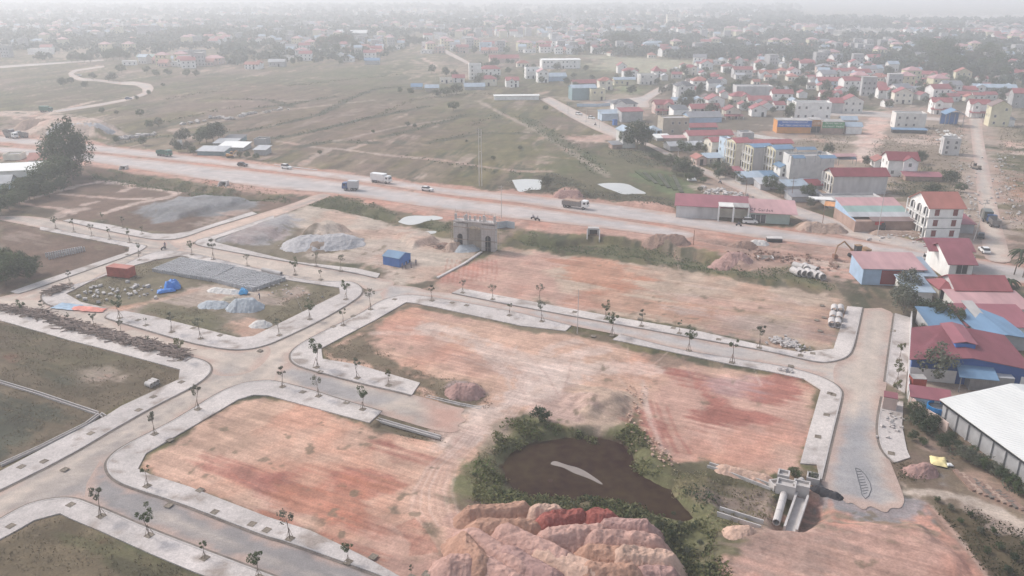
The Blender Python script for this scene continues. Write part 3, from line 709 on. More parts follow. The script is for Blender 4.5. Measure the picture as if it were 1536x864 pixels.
# pavement: outer (kerb) line, inner line, road side (+1 left of outer direction, -1 right)
PAVES = [
 ([(667,619+10),(571,619),(505,600),(466,587),(416,574),(401,572),(380,574),(365,576),(331,589),(286,618),(250,639),(187,670),(167,686),(161,699),(169,716),(193,729),(273,754),(400,804),(427,810),(547,853),(640,888)],
  None, 1),
 ([(-40,800),(0,782),(16,772),(47,756),(86,749),(112,750),(135,759),(167,772),(219,795),(294,824),(400,864),(480,896)], [(440,912),(340,876),(294,860),(227,832),(156,800),(104,778),(90,771),(52,781),(21,799),(0,810),(-40,830)], 1),
 ([(-40,753),(0,735),(104,683),(167,645),(234,607.5),(284,583),(307,568),(316,555),(310,545),(292,538.5),(276,536),(227,516),(167,503),(73,477),(0,459),(-40,450)], [(-40,470),(0,481),(104,511),(156,524),(270,555),(268,570),(182,610),(157,626),(130,639),(0,708),(-40,728)], -1),
 ([(146,467),(115,464),(78,459),(68,453),(64,446),(66,440),(78,433),(130,425),(167,408),(208,387.5),(234,378),(260,377),(286,380),(338,393),(400,408),(471,424),(505,423),(526,423),(539,430),(543,438),(534,449),(484,479),(419,510),(393,520),(365,525),(333,523),(286,514),(190,486),(167,479),(159,476),(168,470)],
  [(187,467),(234,476),(357,507),(380,505),(510,441),(509,432),(435,421),(400,413),(273,384),(234,390),(200,399),(141,420),(99,441),(122,454),(162,463)], 1),
 ([(60,340.6),(203,366.7),(219,369),(216,373),(200,381),(109,413),(50,434),(26,441)], [(16,438),(50,426),(193,378),(194,371),(60,345)], 1),
 ([(96,331),(161,346),(227,359),(250,360),(273,357.5),(312,343),(385,321)], [(378,318),(286,347),(260,351.5),(229,351),(167,338),(107,329)], -1),
 ([(411,324),(325.5,353.6),(302,359),(294,363),(296,368),(400,387),(526,408),(566,417)], [(570,411),(534,403),(442,393),(400,383),(323,364),(323,359),(411,328.5)], 1),
 ([(856,490),(780,471),(718,459),(640,446),(614,443),(596,445),(570,452.6),(547,469.5),(497,493),(455,515),(440,527),(437,536),(441,544),(455,551.5),(547,576),(606,589),(618,593)], [(630,575),(536,547.6),(484,539),(482,523),(562,481),(609,454),(620,455),(661,463),(780,489),(848,497)], 1),
 ([(929,503),(1020,527),(1160,549),(1183,553),(1222,563),(1250,576),(1261,587),(1260,597),(1248,645),(1230,720)], [(1225,698),(1200,696),(1214,644),(1231,585),(1206,569),(1160,559),(1098,547.6),(919,510)], 1),
 ([(679,439.5),(760,456),(864,475),(1015,502),(1160,528),(1198,537),(1230,544),(1250,542),(1269,536),(1278,524),(1292,461.7)], [(1271,460),(1250,524),(1201,529),(1162,523),(1046,497),(927,477),(760,446),(692,433)], -1),
 ([(1344,471),(1337,520),(1330,574)], [(1357,590),(1363,540),(1366,477)], -1),
 ([(1326,596),(1318,639),(1322,668),(1331,683),(1344,694)], [(1365,687),(1360,675),(1353,639),(1355,603)], 1),
]
PAVES[0] = (PAVES[0][0][1:], [(604,868),(556,841),(510,818),(466,797),(400,776),(284,731),(224,712),(207,704),(219,681),(305,631),(357,600),(380,593),(403,594),(521,626),(554,635)], -1)
for outer, inner, side in PAVES:
    ol = chaikin(PP(outer), 2); il = [Vector((p.x, p.y)) for p in PP(inner)]
    poly = list(ol) + list(il)
    # determine the road side from the winding: pavement lies between outer and inner
    m = len(ol) // 2; t = (ol[m + 1 if m + 1 < len(ol) else m] - ol[m - 1]).normalized()
    probe = ol[m] + Vector((-t.y, t.x)) * .5
    ins = sdist(np.array([probe.x]), np.array([probe.y]), [(p.x, p.y) for p in poly])[0] < 0
    s = -1 if ins else 1
    bm = bmesh.new()
    vs = tess(bm, poly, .15); n = len(vs)
    bm.normal_update()
    bmesh.ops.reverse_faces(bm, faces=[f for f in bm.faces if f.normal.z < 0])
    lo = [bm.verts.new((v.co.x, v.co.y, -.4)) for v in vs]
    for i in range(n):
        j = (i + 1) % n
        bm.faces.new((vs[i], lo[i], lo[j], vs[j]) if sum((poly[q].x*poly[(q+1)%n].y-poly[(q+1)%n].x*poly[q].y) for q in range(n)) > 0 else (vs[i], vs[j], lo[j], lo[i]))
    xs = [p.x for p in poly]; ys = [p.y for p in poly]
    for ax, lo_, hi_ in ((0, min(xs), max(xs)), (1, min(ys), max(ys))):
        k = math.ceil(lo_)
        while k < hi_:
            co = [0, 0, 0]; co[ax] = k; no = [0, 0, 0]; no[ax] = 1
            bmesh.ops.bisect_plane(bm, geom=bm.verts[:] + bm.edges[:] + bm.faces[:], plane_co=co, plane_no=no); k += 1
    me = bpy.data.meshes.new('pavement'); bm.to_mesh(me); bm.free()
    X_, Y_ = vxy(me); n1_ = fbm(X_/5, Y_/5, 101, 4)[:, None]; n2_ = fbm(X_/1.3, Y_/1.3, 102, 3)[:, None]; n3_ = fbm(X_/16, Y_/16, 103, 3)[:, None]
    Cp = np.array((.47, .42, .395)) * (.62 + .40*n1_ + .24*n2_ + .12*n3_)
    Cp = Cp + (np.array((.55, .49, .45)) - Cp) * smooth(.52, .66, n3_) * .6
    Cp = Cp + (np.array((.24, .19, .16)) - Cp) * smooth(.60, .74, fbm(X_/2.6, Y_/2.6, 104, 4))[:, None] * .8
    set_col(me, Cp)
    tag(link_mesh('pavement', me, M_PAVE), kind='structure')
    kerb_line(ol, s)
    HARD.append([(p.x, p.y) for p in poly])

# ------------------------------------------------------------ the ground sheet
pys = np.concatenate([np.linspace(990, 400, 420), np.linspace(398.6, 60, 260), np.linspace(59, -8, 60)])
ang = PITCH + np.arctan((pys - 432) / FPX)
dd = CAM_H / np.tan(ang)
us = np.concatenate([np.linspace(-1.5, -.80, 26)[:-1], np.linspace(-.80, .80, 760), np.linspace(.80, 1.5, 26)[1:]])
GX = dd[:, None] * us[None, :]; GY = np.repeat(dd[:, None], len(us), 1)
nr, nc = GX.shape
X = GX.ravel(); Y = GY.ravel()
gZ = ground_z(X, Y)
idx = np.arange(nr * nc).reshape(nr, nc)
F = np.stack([idx[:-1, :-1], idx[:-1, 1:], idx[1:, 1:], idx[1:, :-1]], -1).reshape(-1, 4)
gme = fast_mesh('ground', np.stack([X, Y, gZ], 1), F)
set_col(gme, paint(X, Y))
gme.polygons.foreach_set("use_smooth", np.ones(len(F), bool))
tag(link_mesh('ground', gme, M_GROUND), kind='structure')
# ------------------------------------------------------------ building materials
def wallm(n, c, **k): return mat('wall_' + n, c, rough=.85, var=k.pop('var', .16), scale=k.pop('scale', .6), bump=.1, **k)
WM = dict(white=wallm('white', (.78,.76,.73)), cream=wallm('cream', (.72,.66,.56)), beige=wallm('beige', (.62,.595,.56)), grey=wallm('grey', (.38,.37,.37), var=.25),
 raw=wallm('raw_concrete', (.50,.48,.47), var=.26, scale=.45, stretch=(1,1,.35)), yellow=wallm('yellow', (.60,.55,.39)), pink=wallm('pink', (.55,.42,.37)), blue=wallm('pale_blue', (.47,.56,.64)),
 brick=wallm('brick', (.34,.23,.185), var=.25), teal=wallm('teal', (.20,.29,.31)), deep=wallm('deep_blue', (.035,.09,.26), var=.1), green=wallm('pale_green', (.36,.43,.38)), tan=wallm('tan', (.42,.36,.29)),
 orange=wallm('orange', (.58,.26,.08)), dark=wallm('dark', (.05,.05,.055)), rblue=wallm('sheet_blue', (.06,.16,.42)), maroon=wallm('maroon', (.24,.045,.05)), lblue=wallm('sheet_pale_blue', (.34,.45,.58)))
def roofm(n, c, v=.2): return mat('roof_' + n, c, rough=.6, var=v, scale=.5, bump=.12, stretch=(1, .3, 1))
RM = dict(red=roofm('red', (.29,.090,.095)), dred=roofm('dark_red', (.22,.05,.06)), brick=roofm('brick_red', (.33,.125,.10)), pinkish=roofm('faded_pink', (.46,.27,.27)), blue=roofm('blue', (.135,.225,.335)),
 pblue=roofm('pale_blue', (.31,.37,.43)), grey=roofm('grey', (.22,.22,.235)), pgrey=roofm('pale_grey', (.40,.40,.41)), dgrey=roofm('dark_grey', (.115,.115,.125)), green=roofm('green', (.24,.34,.31)),
 white=roofm('white', (.72,.71,.68), .06), slab=roofm('concrete_slab', (.36,.34,.325), .3), rose=roofm('rose', (.27,.095,.112), .2), brown=roofm('brown', (.20,.14,.13)))
M_GLASS = mat('window_glass', (.07,.075,.085), rough=.15, var=.3, scale=.8, bump=0, spec=.6)
M_FRAME = mat('window_frame', (.55,.53,.50), rough=.6, var=.1, bump=0)
M_SHUT = mat('shutter_red', (.20,.06,.055), rough=.6, var=.2, bump=0)
M_TRIM = mat('white_trim', (.70,.68,.65), rough=.7, var=.12, bump=.05)
M_DARK = mat('dark_opening', (.025,.025,.028), rough=.9, var=.3, bump=0)
M_STEEL = mat('grey_steel', (.30,.30,.31), rough=.5, var=.2, bump=.05, metal=.3)
M_RUST = mat('rusty_steel', (.23,.12,.08), rough=.8, var=.35, bump=.2)

_wm = {}
def window_mesh(w, h, arch=False):
    k = (round(w, 1), round(h, 1), arch)
    if k in _wm: return _wm[k]
    mb = MB(); t = .1
    mb.b(-w/2, w/2, -.06, .0, -h/2, h/2)                      # pane
    npane = len(mb.f)
    mb.b(-w/2-.08, -w/2+.04, -.12, .02, -h/2, h/2).b(w/2-.04, w/2+.08, -.12, .02, -h/2, h/2)
    mb.b(-w/2-.12, w/2+.12, -.16, .02, -h/2-.1, -h/2).b(-w/2-.12, w/2+.12, -.13, .02, h/2, h/2+.1).b(-.04, .04, -.1, .0, -h/2, h/2)
    if arch: mb.prism([(w/2*math.cos(a), h/2+.1+w/2*.7*math.sin(a)) for a in [math.pi*i/6 for i in range(7)]], -.08, 0.01, 'y')
    me = mb.mesh('window'); me.materials.append(M_GLASS); me.materials.append(M_FRAME)
    for i, p in enumerate(me.polygons): p.material_index = 0 if i < npane else 1
    _wm[k] = me; return me
_sm = {}
def shutter_mesh(w, h, m, name):
    k = (w, h, m.name, name)
    if k in _sm: return _sm[k]
    me = MB().b(-w/2, w/2, -.08, .02, -h/2, h/2).b(-w/2-.1, w/2+.1, -.13, .02, h/2, h/2+.08).mesh(name); me.materials.append(m); _sm[k] = me; return me
def part_at(me, name, parent, loc, rz=0):
    o = bpy.data.objects.new(name, me); COL.objects.link(o); o.parent = parent; o.location = loc; o.rotation_euler = (0, 0, rz); return o

def gable_roof(w, d, h, pitch=.5, over=.5, axis='x', th=.14):
    """roof solid; ridge along axis; sits on walls of height h"""
    mb = MB()
    if axis == 'x':
        H = d / 2 * pitch; oy = d/2 + over; dz = over * pitch
        prof = [(-oy, h - dz), (0, h + H), (oy, h - dz), (oy, h - dz + th), (0, h + H + th), (-oy, h - dz + th)]
        mb.prism(prof, -w/2 - over, w/2 + over, 'x')
    else:
        H = w / 2 * pitch; ox = w/2 + over; dz = over * pitch
        prof = [(-ox, h - dz), (0, h + H), (ox, h - dz), (ox, h - dz + th), (0, h + H + th), (-ox, h - dz + th)]
        mb.prism(prof, -d/2 - over, d/2 + over, 'y')
    return mb
def hip_roof(w, d, h, pitch=.5, over=.5, th=.14):
    mb = MB(); a = w/2 + over; b = d/2 + over; m = min(a, b); H = m * pitch; z = h - over * pitch * .5
    if w >= d: r0 = (-(a - m), 0, z + H + th); r1 = (a - m, 0, z + H + th)
    else: r0 = (0, -(b - m), z + H + th); r1 = (0, b - m, z + H + th)
    c = [(-a, -b, z + th), (a, -b, z + th), (a, b, z + th), (-a, b, z + th)]
    if w >= d: mb.poly([c[0], c[1], r1, r0]).poly([c[2], c[3], r0, r1]).poly([c[1], c[2], r1]).poly([c[3], c[0], r0])
    else: mb.poly([c[0], c[1], r0]).poly([c[2], c[3], r1]).poly([c[1], c[2], r1, r0]).poly([c[3], c[0], r0, r1])
    mb.b(-a, a, -b, b, z, z + th - .004)
    return mb
def wall_body(w, d, h, roof, pitch):
    mb = MB()
    if roof == 'gx':
        H = d / 2 * pitch
        mb.prism([(-d/2, -.6), (d/2, -.6), (d/2, h), (0, h + H - .02), (-d/2, h)], -w/2, w/2, 'x')
    elif roof == 'gy':
        H = w / 2 * pitch
        mb.prism([(-w/2, -.6), (w/2, -.6), (w/2, h), (0, h + H - .02), (-w/2, h)], -d/2, d/2, 'y')
    elif roof == 'shed':
        mb.prism([(-d/2, -.6), (d/2, -.6), (d/2, h + d * .12 - .02), (-d/2, h - .02)], -w/2, w/2, 'x')
    else:
        mb.b(-w/2, w/2, -d/2, d/2, -.6, h)
    return mb
def house_parts(par, w, d, h, roof='gx', wm='white', rm='red', st=2, win='auto', porch=None, fg=False, pitch=.5, over=.5, side=True, band=False, facade=None, balc=False, tank=False, detail=True, name='house'):
    """walls, roof, windows, porch as parts under par; local x = width, -y = front"""
    wmat, rmat = WM[wm], RM[rm]
    wall_body(w, d, h, roof, pitch).build('wall', wmat, par)
    if roof == 'gx': gable_roof(w, d, h, pitch, over).build('roof', rmat, par)
    elif roof == 'gy': gable_roof(w, d, h, pitch, over, 'y').build('roof', rmat, par)
    elif roof == 'hip': hip_roof(w, d, h, pitch, over).build('roof', rmat, par)
    elif roof == 'shed':
        q = over; a = -d/2 - q; b = d/2 + q
        MB().prism([(a, h - q*.12), (b, h + (d + q)*.12), (b, h + (d + q)*.12 + .1), (a, h - q*.12 + .1)], -w/2 - q, w/2 + q, 'x').build('roof', rmat, par)
    else:
        mb = MB(); mb.b(-w/2+.2, w/2-.2, -d/2+.2, d/2-.2, h, h + .06).build('roof', rmat, par)
        mb = MB().b(-w/2, w/2, -d/2, -d/2+.2, h, h+.7).b(-w/2, w/2, d/2-.2, d/2, h, h+.7).b(-w/2, -w/2+.2, -d/2+.2, d/2-.2, h, h+.7).b(w/2-.2, w/2, -d/2+.2, d/2-.2, h, h+.7)
        mb.build('parapet', wmat, par)
    if fg:      # projecting front gable, white pediment
        gw = w * .42; gx = fg * w * .22; gd = 1.6
        H = gw/2 * .62
        MB().prism([(gx-gw/2, -.5), (gx+gw/2, -.5), (gx+gw/2, h), (gx, h+H), (gx-gw/2, h)], -d/2-gd, -d/2+.05, 'y').build('gable_bay', wmat, par)
        o_ = .35; dz = o_*.62
        MB().prism([(gx-gw/2-o_, h-dz), (gx, h+H), (gx+gw/2+o_, h-dz), (gx+gw/2+o_, h-dz+.14), (gx, h+H+.14), (gx-gw/2-o_, h-dz+.14)], -d/2-gd-.3, -d/2+min(d*.35, gw*.6), 'y').build('gable_roof', rmat, par)
    sh = h / st
    nw = max(1, int(w / 3.2)); nd = max(1, int(d / 3.6))
    if win:
        for s in range(st):
            z = sh * s + sh * .52
            for i in range(nw):
                x = -w/2 + w * (i + .5) / nw
                yy = -d/2
                if fg and abs(x - fg * w * .22) < w * .21 + .5: yy = -d/2 - 1.6; x = fg * w * .22
                if s == 0 and i == nw // 2 and win != 'plain':
                    part_at(shutter_mesh(1.3, 2.3, M_DARK, 'door'), 'door', par, (x, yy, 1.2))
                elif random.random() < .7:
                    part_at(window_mesh(1.0, 1.2), 'window', par, (x, yy, z))
            if side:
                for sx in (-1, 1):
                    if par.location.x + sx * 3 > 0 and sx > 0: continue    # faces turned away from the drone keep plain walls
                    for i in range(nd):
                        if random.random() < .4:
                            part_at(window_mesh(.8, 1.1), 'window', par, (sx * w/2, -d/2 + d * (i + .5) / nd, z), sx * math.pi/2)
    if band:
        for s in range(1, st + 1):
            z = sh * s - .15
            MB().b(-w/2-.06, w/2+.06, -d/2-.06, d/2+.06, z, z+.12).build('floor_band', M_TRIM, par)
    if porch:
        pw = w * porch; ph = min(3.2, sh)
        MB().prism([(-d/2-3.2, ph-.6), (-d/2-.02, ph+.1), (-d/2-.02, ph+.25), (-d/2-3.2, ph-.45)], -pw/2, pw/2, 'x').build('porch_roof', rmat, par)
        for k in range(4):
            MB().b(-.12, .12, -.12, .12, 0, ph-.62).build('porch_post', M_TRIM, par).location = (-pw/2 + .3 + (pw-.6)*k/3, -d/2-3.0, 0)
    if balc:
        for s in range(1, st):
            z = sh * s
            mb = MB().b(-w/2+.2, w/2-.2, -d/2-1.1, -d/2, z-.12, z).b(-w/2+.2, w/2-.2, -d/2-1.1, -d/2-1.02, z+.75, z+.85)
            for k in range(9): mb.b(-w/2+.2+(w-.5)*k/8, -w/2+.28+(w-.5)*k/8, -d/2-1.09, -d/2-1.03, z, z+.75)
            mb.build('balcony', M_TRIM, par)
    if tank:
        MB().tube((w*.2, d*.1, h+1.2), (w*.2+1.5, d*.1, h+1.2), .5, n=10).b(w*.2+.2, w*.2+.4, d*.1-.3, d*.1+.3, h, h+.8).b(w*.2+1.1, w*.2+1.3, d*.1-.3, d*.1+.3, h, h+.8).build('water_tank', M_STEEL, par)
def place(fx, fy, dep, rot):
    f = P(fx, fy); r = R(rot)
    return Vector((f.x - math.sin(r) * dep / 2, f.y + math.cos(r) * dep / 2, 0))
BLD = []
def bld(fx, fy, wpx, hpx, dep, rot, label, name='house', cat='house', group=None, **k):
    s = mpp(fx, fy)
    c = place(fx, fy, dep, rot)
    o = empty(name, c, R(rot), label, cat, group)
    w = wpx * s; h = hpx * s / .96
    house_parts(o, w, dep, h, **k)
    BLD.append((c.x, c.y, max(w, dep) * .6)); return o, w, h

# ---- rows of village houses, traced one by one: front foot pixel, width px, wall px, depth m, turn
V = 'village houses'
bld(1288,291,80,27,8,0,'grey raw walled two-storey house with a long dark red roof and arched white front',wm='raw',rm='dred',win=None,group=V,pitch=.45,over=.7)
bld(1287,312,86,8,10,2,'flat concrete-roofed annex below the dark red roofed grey house',name='annex',cat='annex',roof='flat',wm='raw',rm='slab',st=1,win=None)
bld(1215,274,66,36,8,2,'wide blank pale grey three-storey block with blue canopies on its flat top',roof='flat',wm='beige',rm='slab',st=3,win=None,tank=True,group=V)
bld(1175,270,13,19,6,4,'narrow white house with small bright blue roof below the yellow balconies',roof='gy',wm='white',rm='blue',st=2,group=V)
bld(1173,263,28,38,7,11,'yellow-fronted tall house under a blue sheet roof with stacked balconies',roof='gx',wm='beige',rm='blue',st=3,win='plain',group=V,pitch=.25,tank=False)
bld(1141,258,29,36,7,11,'brown-grey bare sided tall house with blue roof strip, between two yellow fronts',roof='gx',wm='raw',rm='blue',st=3,win=None,group=V,pitch=.2)
bld(1112,249,22,34,8,11,'cream fronted tall house with long red ridge roof beside the brown-grey one',roof='gx',wm='cream',rm='red',st=3,group=V,pitch=.3)
bld(1150,236,76,20,7,4,'long red sheet roof running behind the tall roadside houses',roof='gx',wm='beige',rm='red',st=2,win=None,group=V,pitch=.3)
bld(1093,243,12,30,8,8,'slim pale blue three-storey house front by the side road',roof='flat',wm='blue',rm='slab',st=3,group=V,balc=True)
bld(1076,233,20,20,8,12,'cream and white two-storey house with red edge roof left of the slim blue one',roof='gx',wm='cream',rm='red',st=2,group=V,balc=True,pitch=.3)
bld(1066,212,68,9,9,6,'long low white walled shop with full length red roof',roof='gx',wm='beige',rm='red',st=1,win=None,group=V,pitch=.35)
bld(1055,197,42,6,8,6,'teal-grey walled workshop with bright red sheet roof',roof='gx',wm='teal',rm='red',st=1,win=None,group=V,pitch=.35)
bld(1058,184,50,8,12,6,'wide workshop with plain grey roof and pale blue end',roof='gx',wm='lblue',rm='grey',st=1,win=None,group=V,pitch=.35)
bld(1013,203,40,23,9,7,'tan brown flat-topped two-storey building with three square openings',roof='flat',wm='tan',rm='slab',st=2,win='plain',group=V)
bld(1018,211,44,4,4,7,'pinkish lean-to roof along the foot of the tan flat building',name='lean_to',cat='shed',roof='shed',wm='pink',rm='pinkish',st=1,win=None)
bld(1021,178,23,13,9,6,'white gable-ended shed with sooty grey roof behind the tan building',roof='shed',wm='white',rm='dgrey',st=1,win=None,group=V)
bld(996,171,27,14,8,6,'pink-beige two-storey house with low red roof and brown porch',roof='gx',wm='pink',rm='red',st=2,porch=1.1,group=V,fg=.8)
bld(938,168,36,12,8,8,'white house with dark grey hipped roof near the side road',roof='hip',wm='white',rm='dgrey',st=2,group=V,fg=-1)
bld(948,183,33,15,8,10,'plain blue-grey box workshop with thin red roof edge',roof='shed',wm='grey',rm='red',st=1,win=None,group=V)
bld(917,181,30,10,8,10,'low pale blue-grey workshop beside the grey box',roof='shed',wm='blue',rm='pblue',st=1,win=None,group=V)
bld(923,188,6,6,2,10,'small deep blue booth at the kerb of the village road',name='booth',cat='booth',roof='flat',wm='rblue',rm='blue',st=1,win=None)
bld(897,151,22,15,7,10,'pale yellow flat-topped two-storey house by the road bend',roof='flat',wm='yellow',rm='slab',st=2,group=V)
bld(876,150,37,17,10,10,'market hall with teal lower wall and blue and red roof strips',name='market_hall',cat='hall',roof='gx',wm='teal',rm='pblue',st=2,win=None,pitch=.3)
bld(877,131,35,6,8,10,'long dark red roof just behind the teal market hall',roof='gx',wm='grey',rm='red',st=1,win=None,group=V)
bld(909,135,20,13,8,8,'cream two-gabled house with orange-red roof left of the yellow bungalow',roof='hip',wm='cream',rm='brick',st=2,group=V,fg=.8)
bld(937,128,32,8,8,6,'yellow bungalow under a long pale blue roof',roof='gx',wm='yellow',rm='pblue',st=1,group=V,pitch=.35)
bld(946,117,22,10,8,5,'white house with red roof and front gable behind the yellow bungalow',roof='hip',wm='white',rm='red',st=2,group=V,fg=.8)
bld(933,110,13,11,7,5,'tall narrow white house with steep red roof left of the gabled white one',roof='gy',wm='white',rm='red',st=2,group=V,pitch=.7)
bld(973,127,26,13,9,8,'beige three-storey block with bare side walls',roof='flat',wm='beige',rm='slab',st=3,group=V)
bld(986,116,12,9,8,8,'house with tall rounded red roof behind the beige block',roof='hip',wm='white',rm='red',st=2,group=V,pitch=1.0)
bld(1027,150,27,20,9,4,'stark white three-storey house with dark openings and dark grey roof',roof='hip',wm='white',rm='dgrey',st=3,group=V,fg=-1)
bld(1051,135,24,13,9,3,'white house with wide red hipped roof right of the stark white one',roof='hip',wm='white',rm='brick',st=2,group=V)
bld(1071,137,18,12,8,3,'grey and white house with dark roof between red roofs',roof='gx',wm='white',rm='dgrey',st=2,group=V,balc=True)
bld(1036,113,18,11,8,4,'cream house with two gables at the edge of the yellow field',roof='hip',wm='cream',rm='red',st=2,group=V,fg=.8)
bld(1060,105,18,9,8,0,'white gable-fronted house at the far field corner',roof='gy',wm='white',rm='red',st=2,group=V)
bld(1092,109,16,9,8,0,'white house with red roof and round corner left of the grey balconied one',roof='hip',wm='white',rm='red',st=2,group=V)
bld(1109,100,16,8,8,0,'white gabled house highest in its row, above the grey balconied house',roof='gy',wm='white',rm='red',st=2,group=V,pitch=.7)
bld(1114,117,28,12,8,0,'grey balconied two-storey house with red ridge roof',roof='gx',wm='raw',rm='red',st=2,group=V,balc=True)
bld(1152,118,26,8,8,-3,'white two-gabled house with orange-red roof right of the grey balconied one',roof='gx',wm='white',rm='brick',st=2,group=V,fg=-1)
bld(1131,146,54,14,12,-3,'long blank concrete-sided building with flat grey top in the village middle',roof='flat',wm='raw',rm='slab',st=1,win=None,group=V)
bld(1074,161,25,11,9,4,'white gable-fronted house with bright red roof and grey side wall',roof='gy',wm='white',rm='red',st=2,group=V)
bld(1048,169,22,6,8,5,'low house with red roof in front of the gabled white house',roof='gx',wm='beige',rm='red',st=1,group=V)
bld(1071,168,18,6,8,5,'small red-roofed outbuilding right of the low red house',roof='gx',wm='beige',rm='red',st=1,group=V)
bld(1099,178,22,12,8,2,'cream two-storey house with red gabled roof above a grey porch',roof='gy',wm='cream',rm='red',st=2,group=V,porch=1.3)
bld(1138,175,22,11,8,-3,'white house with double red gable between two dark trees',roof='gy',wm='white',rm='red',st=2,group=V)
bld(1140,158,34,7,9,0,'broad red-roofed house behind the double gabled one',roof='gx',wm='beige',rm='red',st=1,group=V)
bld(1112,155,29,10,9,0,'house with red roof and white front gable left of the broad red roof',roof='hip',wm='cream',rm='red',st=2,group=V,fg=.7)
bld(1173,155,30,14,8,-4,'white two-storey house with red roof and a row of dark windows',roof='gx',wm='white',rm='red',st=2,group=V)
bld(1160,143,12,6,7,-4,'small grey house with red roof behind the white two-storey one',roof='gx',wm='grey',rm='red',st=1,group=V)
bld(1218,181,52,24,9,-4,'unfinished white block with stub columns on its roof behind the shop signs',roof='flat',wm='white',rm='slab',st=2,win='plain',group=V)
bld(1278,170,29,18,9,-6,'beige house with red roof and blank gable end beside the dirt road',roof='gy',wm='beige',rm='red',st=2,group=V,win='plain')
bld(1254,170,18,15,9,-5,'grey walled house under a red roof joined to the beige gable house',roof='gx',wm='grey',rm='red',st=2,group=V,win=None)
bld(1247,149,30,7,8,-5,'house with bright red roof and small white gable in the middle of the red roofs',roof='gx',wm='white',rm='red',st=1,group=V,fg=.9)
bld(1232,158,26,6,8,-5,'long red roof just above the unfinished white block',roof='gx',wm='beige',rm='red',st=1,group=V,win=None)
bld(1248,133,42,11,9,-6,'long pale blue-white house with full red roof',roof='gx',wm='blue',rm='red',st=2,group=V)
bld(1238,137,20,8,8,-6,'cream house with twin gables in front of the long blue-white one',roof='gy',wm='cream',rm='red',st=1,group=V)
bld(1285,132,20,14,9,-8,'grey plastered house with tall blank gable',roof='gy',wm='grey',rm='pinkish',st=2,group=V,win='plain')
bld(1280,115,20,9,9,-8,'red hip-roofed house behind the grey gable',roof='hip',wm='white',rm='red',st=2,group=V)
bld(1260,115,20,8,8,-8,'white arched-window house with red roof left of the grey gable',roof='gx',wm='white',rm='red',st=2,group=V,fg=-.8)
bld(1236,113,22,12,8,-6,'pinkish house with large grey roof at the village edge',roof='hip',wm='pink',rm='grey',st=2,group=V,fg=-.8)
bld(1214,103,15,8,8,-6,'cream house with red roof by the scrub behind the village',roof='hip',wm='cream',rm='red',st=2,group=V)
bld(1392,123,23,11,8,-10,'white and pink gabled house with red porch roof among dark trees',roof='gx',wm='cream',rm='red',st=2,group=V,fg=.8,porch=1.2)
bld(1444,122,22,13,8,-14,'yellow house with arched orange gable against the dark wood',roof='gy',wm='yellow',rm='brick',st=2,group=V)
bld(1318,140,20,10,8,-8,'white house with red roof, left one of the trio by the green yard',roof='gx',wm='white',rm='red',st=2,group=V)
bld(1329,148,23,12,8,-8,'white bay-fronted house with red roof, middle one of the trio by the green yard',roof='gx',wm='white',rm='red',st=2,group=V,fg=.8)
bld(1354,156,26,16,8,-10,'cream house with twin tall windows, right one of the trio by the green yard',roof='gy',wm='cream',rm='red',st=2,group=V)
bld(1354,123,15,9,7,-10,'small white and grey house half hidden in trees',roof='gx',wm='white',rm='grey',st=2,group=V)
bld(1343,130,16,6,8,-9,'white-gabled house with green-grey roof behind the trio',roof='gx',wm='white',rm='green',st=1,group=V)
bld(1411,171,27,17,8,-12,'white house with big red roof and verandah above the pale lane',roof='gx',wm='white',rm='red',st=2,group=V,porch=1.2,fg=-.9)
bld(1467,176,26,19,8,-15,'white house with glazed bay and maroon verandah beside the straight road',roof='gx',wm='white',rm='red',st=2,group=V,porch=1.1,fg=-.9)
bld(1451,143,26,8,8,-13,'low cream house with red roof left of the blue-roofed school',roof='gx',wm='cream',rm='red',st=1,group=V)
bld(1491,143,58,11,9,-14,'long building with pale blue roof and two white end wings',name='school',cat='school',roof='gx',wm='grey',rm='pblue',st=2,pitch=.4)
bld(1470,143,12,12,5,-14,'left white wing of the long pale blue roofed building',name='annex',cat='annex',roof='gy',wm='white',rm='pblue',st=2)
bld(1513,142,12,12,5,-14,'right white wing of the long pale blue roofed building',name='annex',cat='annex',roof='gy',wm='white',rm='pblue',st=2)
bld(1530,162,24,21,9,-16,'tall grey walled house with red roof at the right edge',roof='gx',wm='grey',rm='red',st=2,group=V,win='plain')
bld(1497,190,27,29,8,-14,'tall plain pale yellow gabled house standing alone by the straight road',roof='gy',wm='yellow',rm='brown',st=3,group=V,win='plain',pitch=.6)
bld(1514,190,12,10,5,-14,'white low annex of the tall yellow gabled house',name='annex',cat='annex',roof='shed',wm='white',rm='grey',st=1,win=None)
bld(1364,193,43,20,8,-9,'long grey flat-topped house with four square windows',roof='flat',wm='beige',rm='slab',st=2,group=V,win='plain')
bld(1364,200,48,5,3,-9,'blue sheet lean-to along the foot of the long grey house',name='lean_to',cat='shed',roof='shed',wm='dark',rm='blue',st=1,win=None)
bld(1280,201,23,11,6,-6,'white booth-like shop with pale blue roof at the dirt road corner',roof='gx',wm='white',rm='pblue',st=1,win=None,group=V)
bld(1274,186,22,6,6,-6,'low shop with pale blue sheet roof behind the white corner shop',roof='gx',wm='grey',rm='pblue',st=1,win=None,group=V)
bld(1528,118,24,8,8,-16,'white house with red roof at the right edge below the wood',roof='hip',wm='white',rm='red',st=2,group=V)
bld(1384,105,15,6,8,-10,'small red-roofed house in the smoke by the wood',roof='gx',wm='beige',rm='red',st=1,group=V)
bld(1121,216,18,14,7,5,'small grey flat-roofed house with pink front steps',roof='flat',wm='grey',rm='slab',st=2,group=V)
bld(1352,265,42,24,9,-8,'white two-storey house with maroon gabled roof in the vacant plots',roof='gx',wm='white',rm='dred',st=2,group=V,fg=.8)
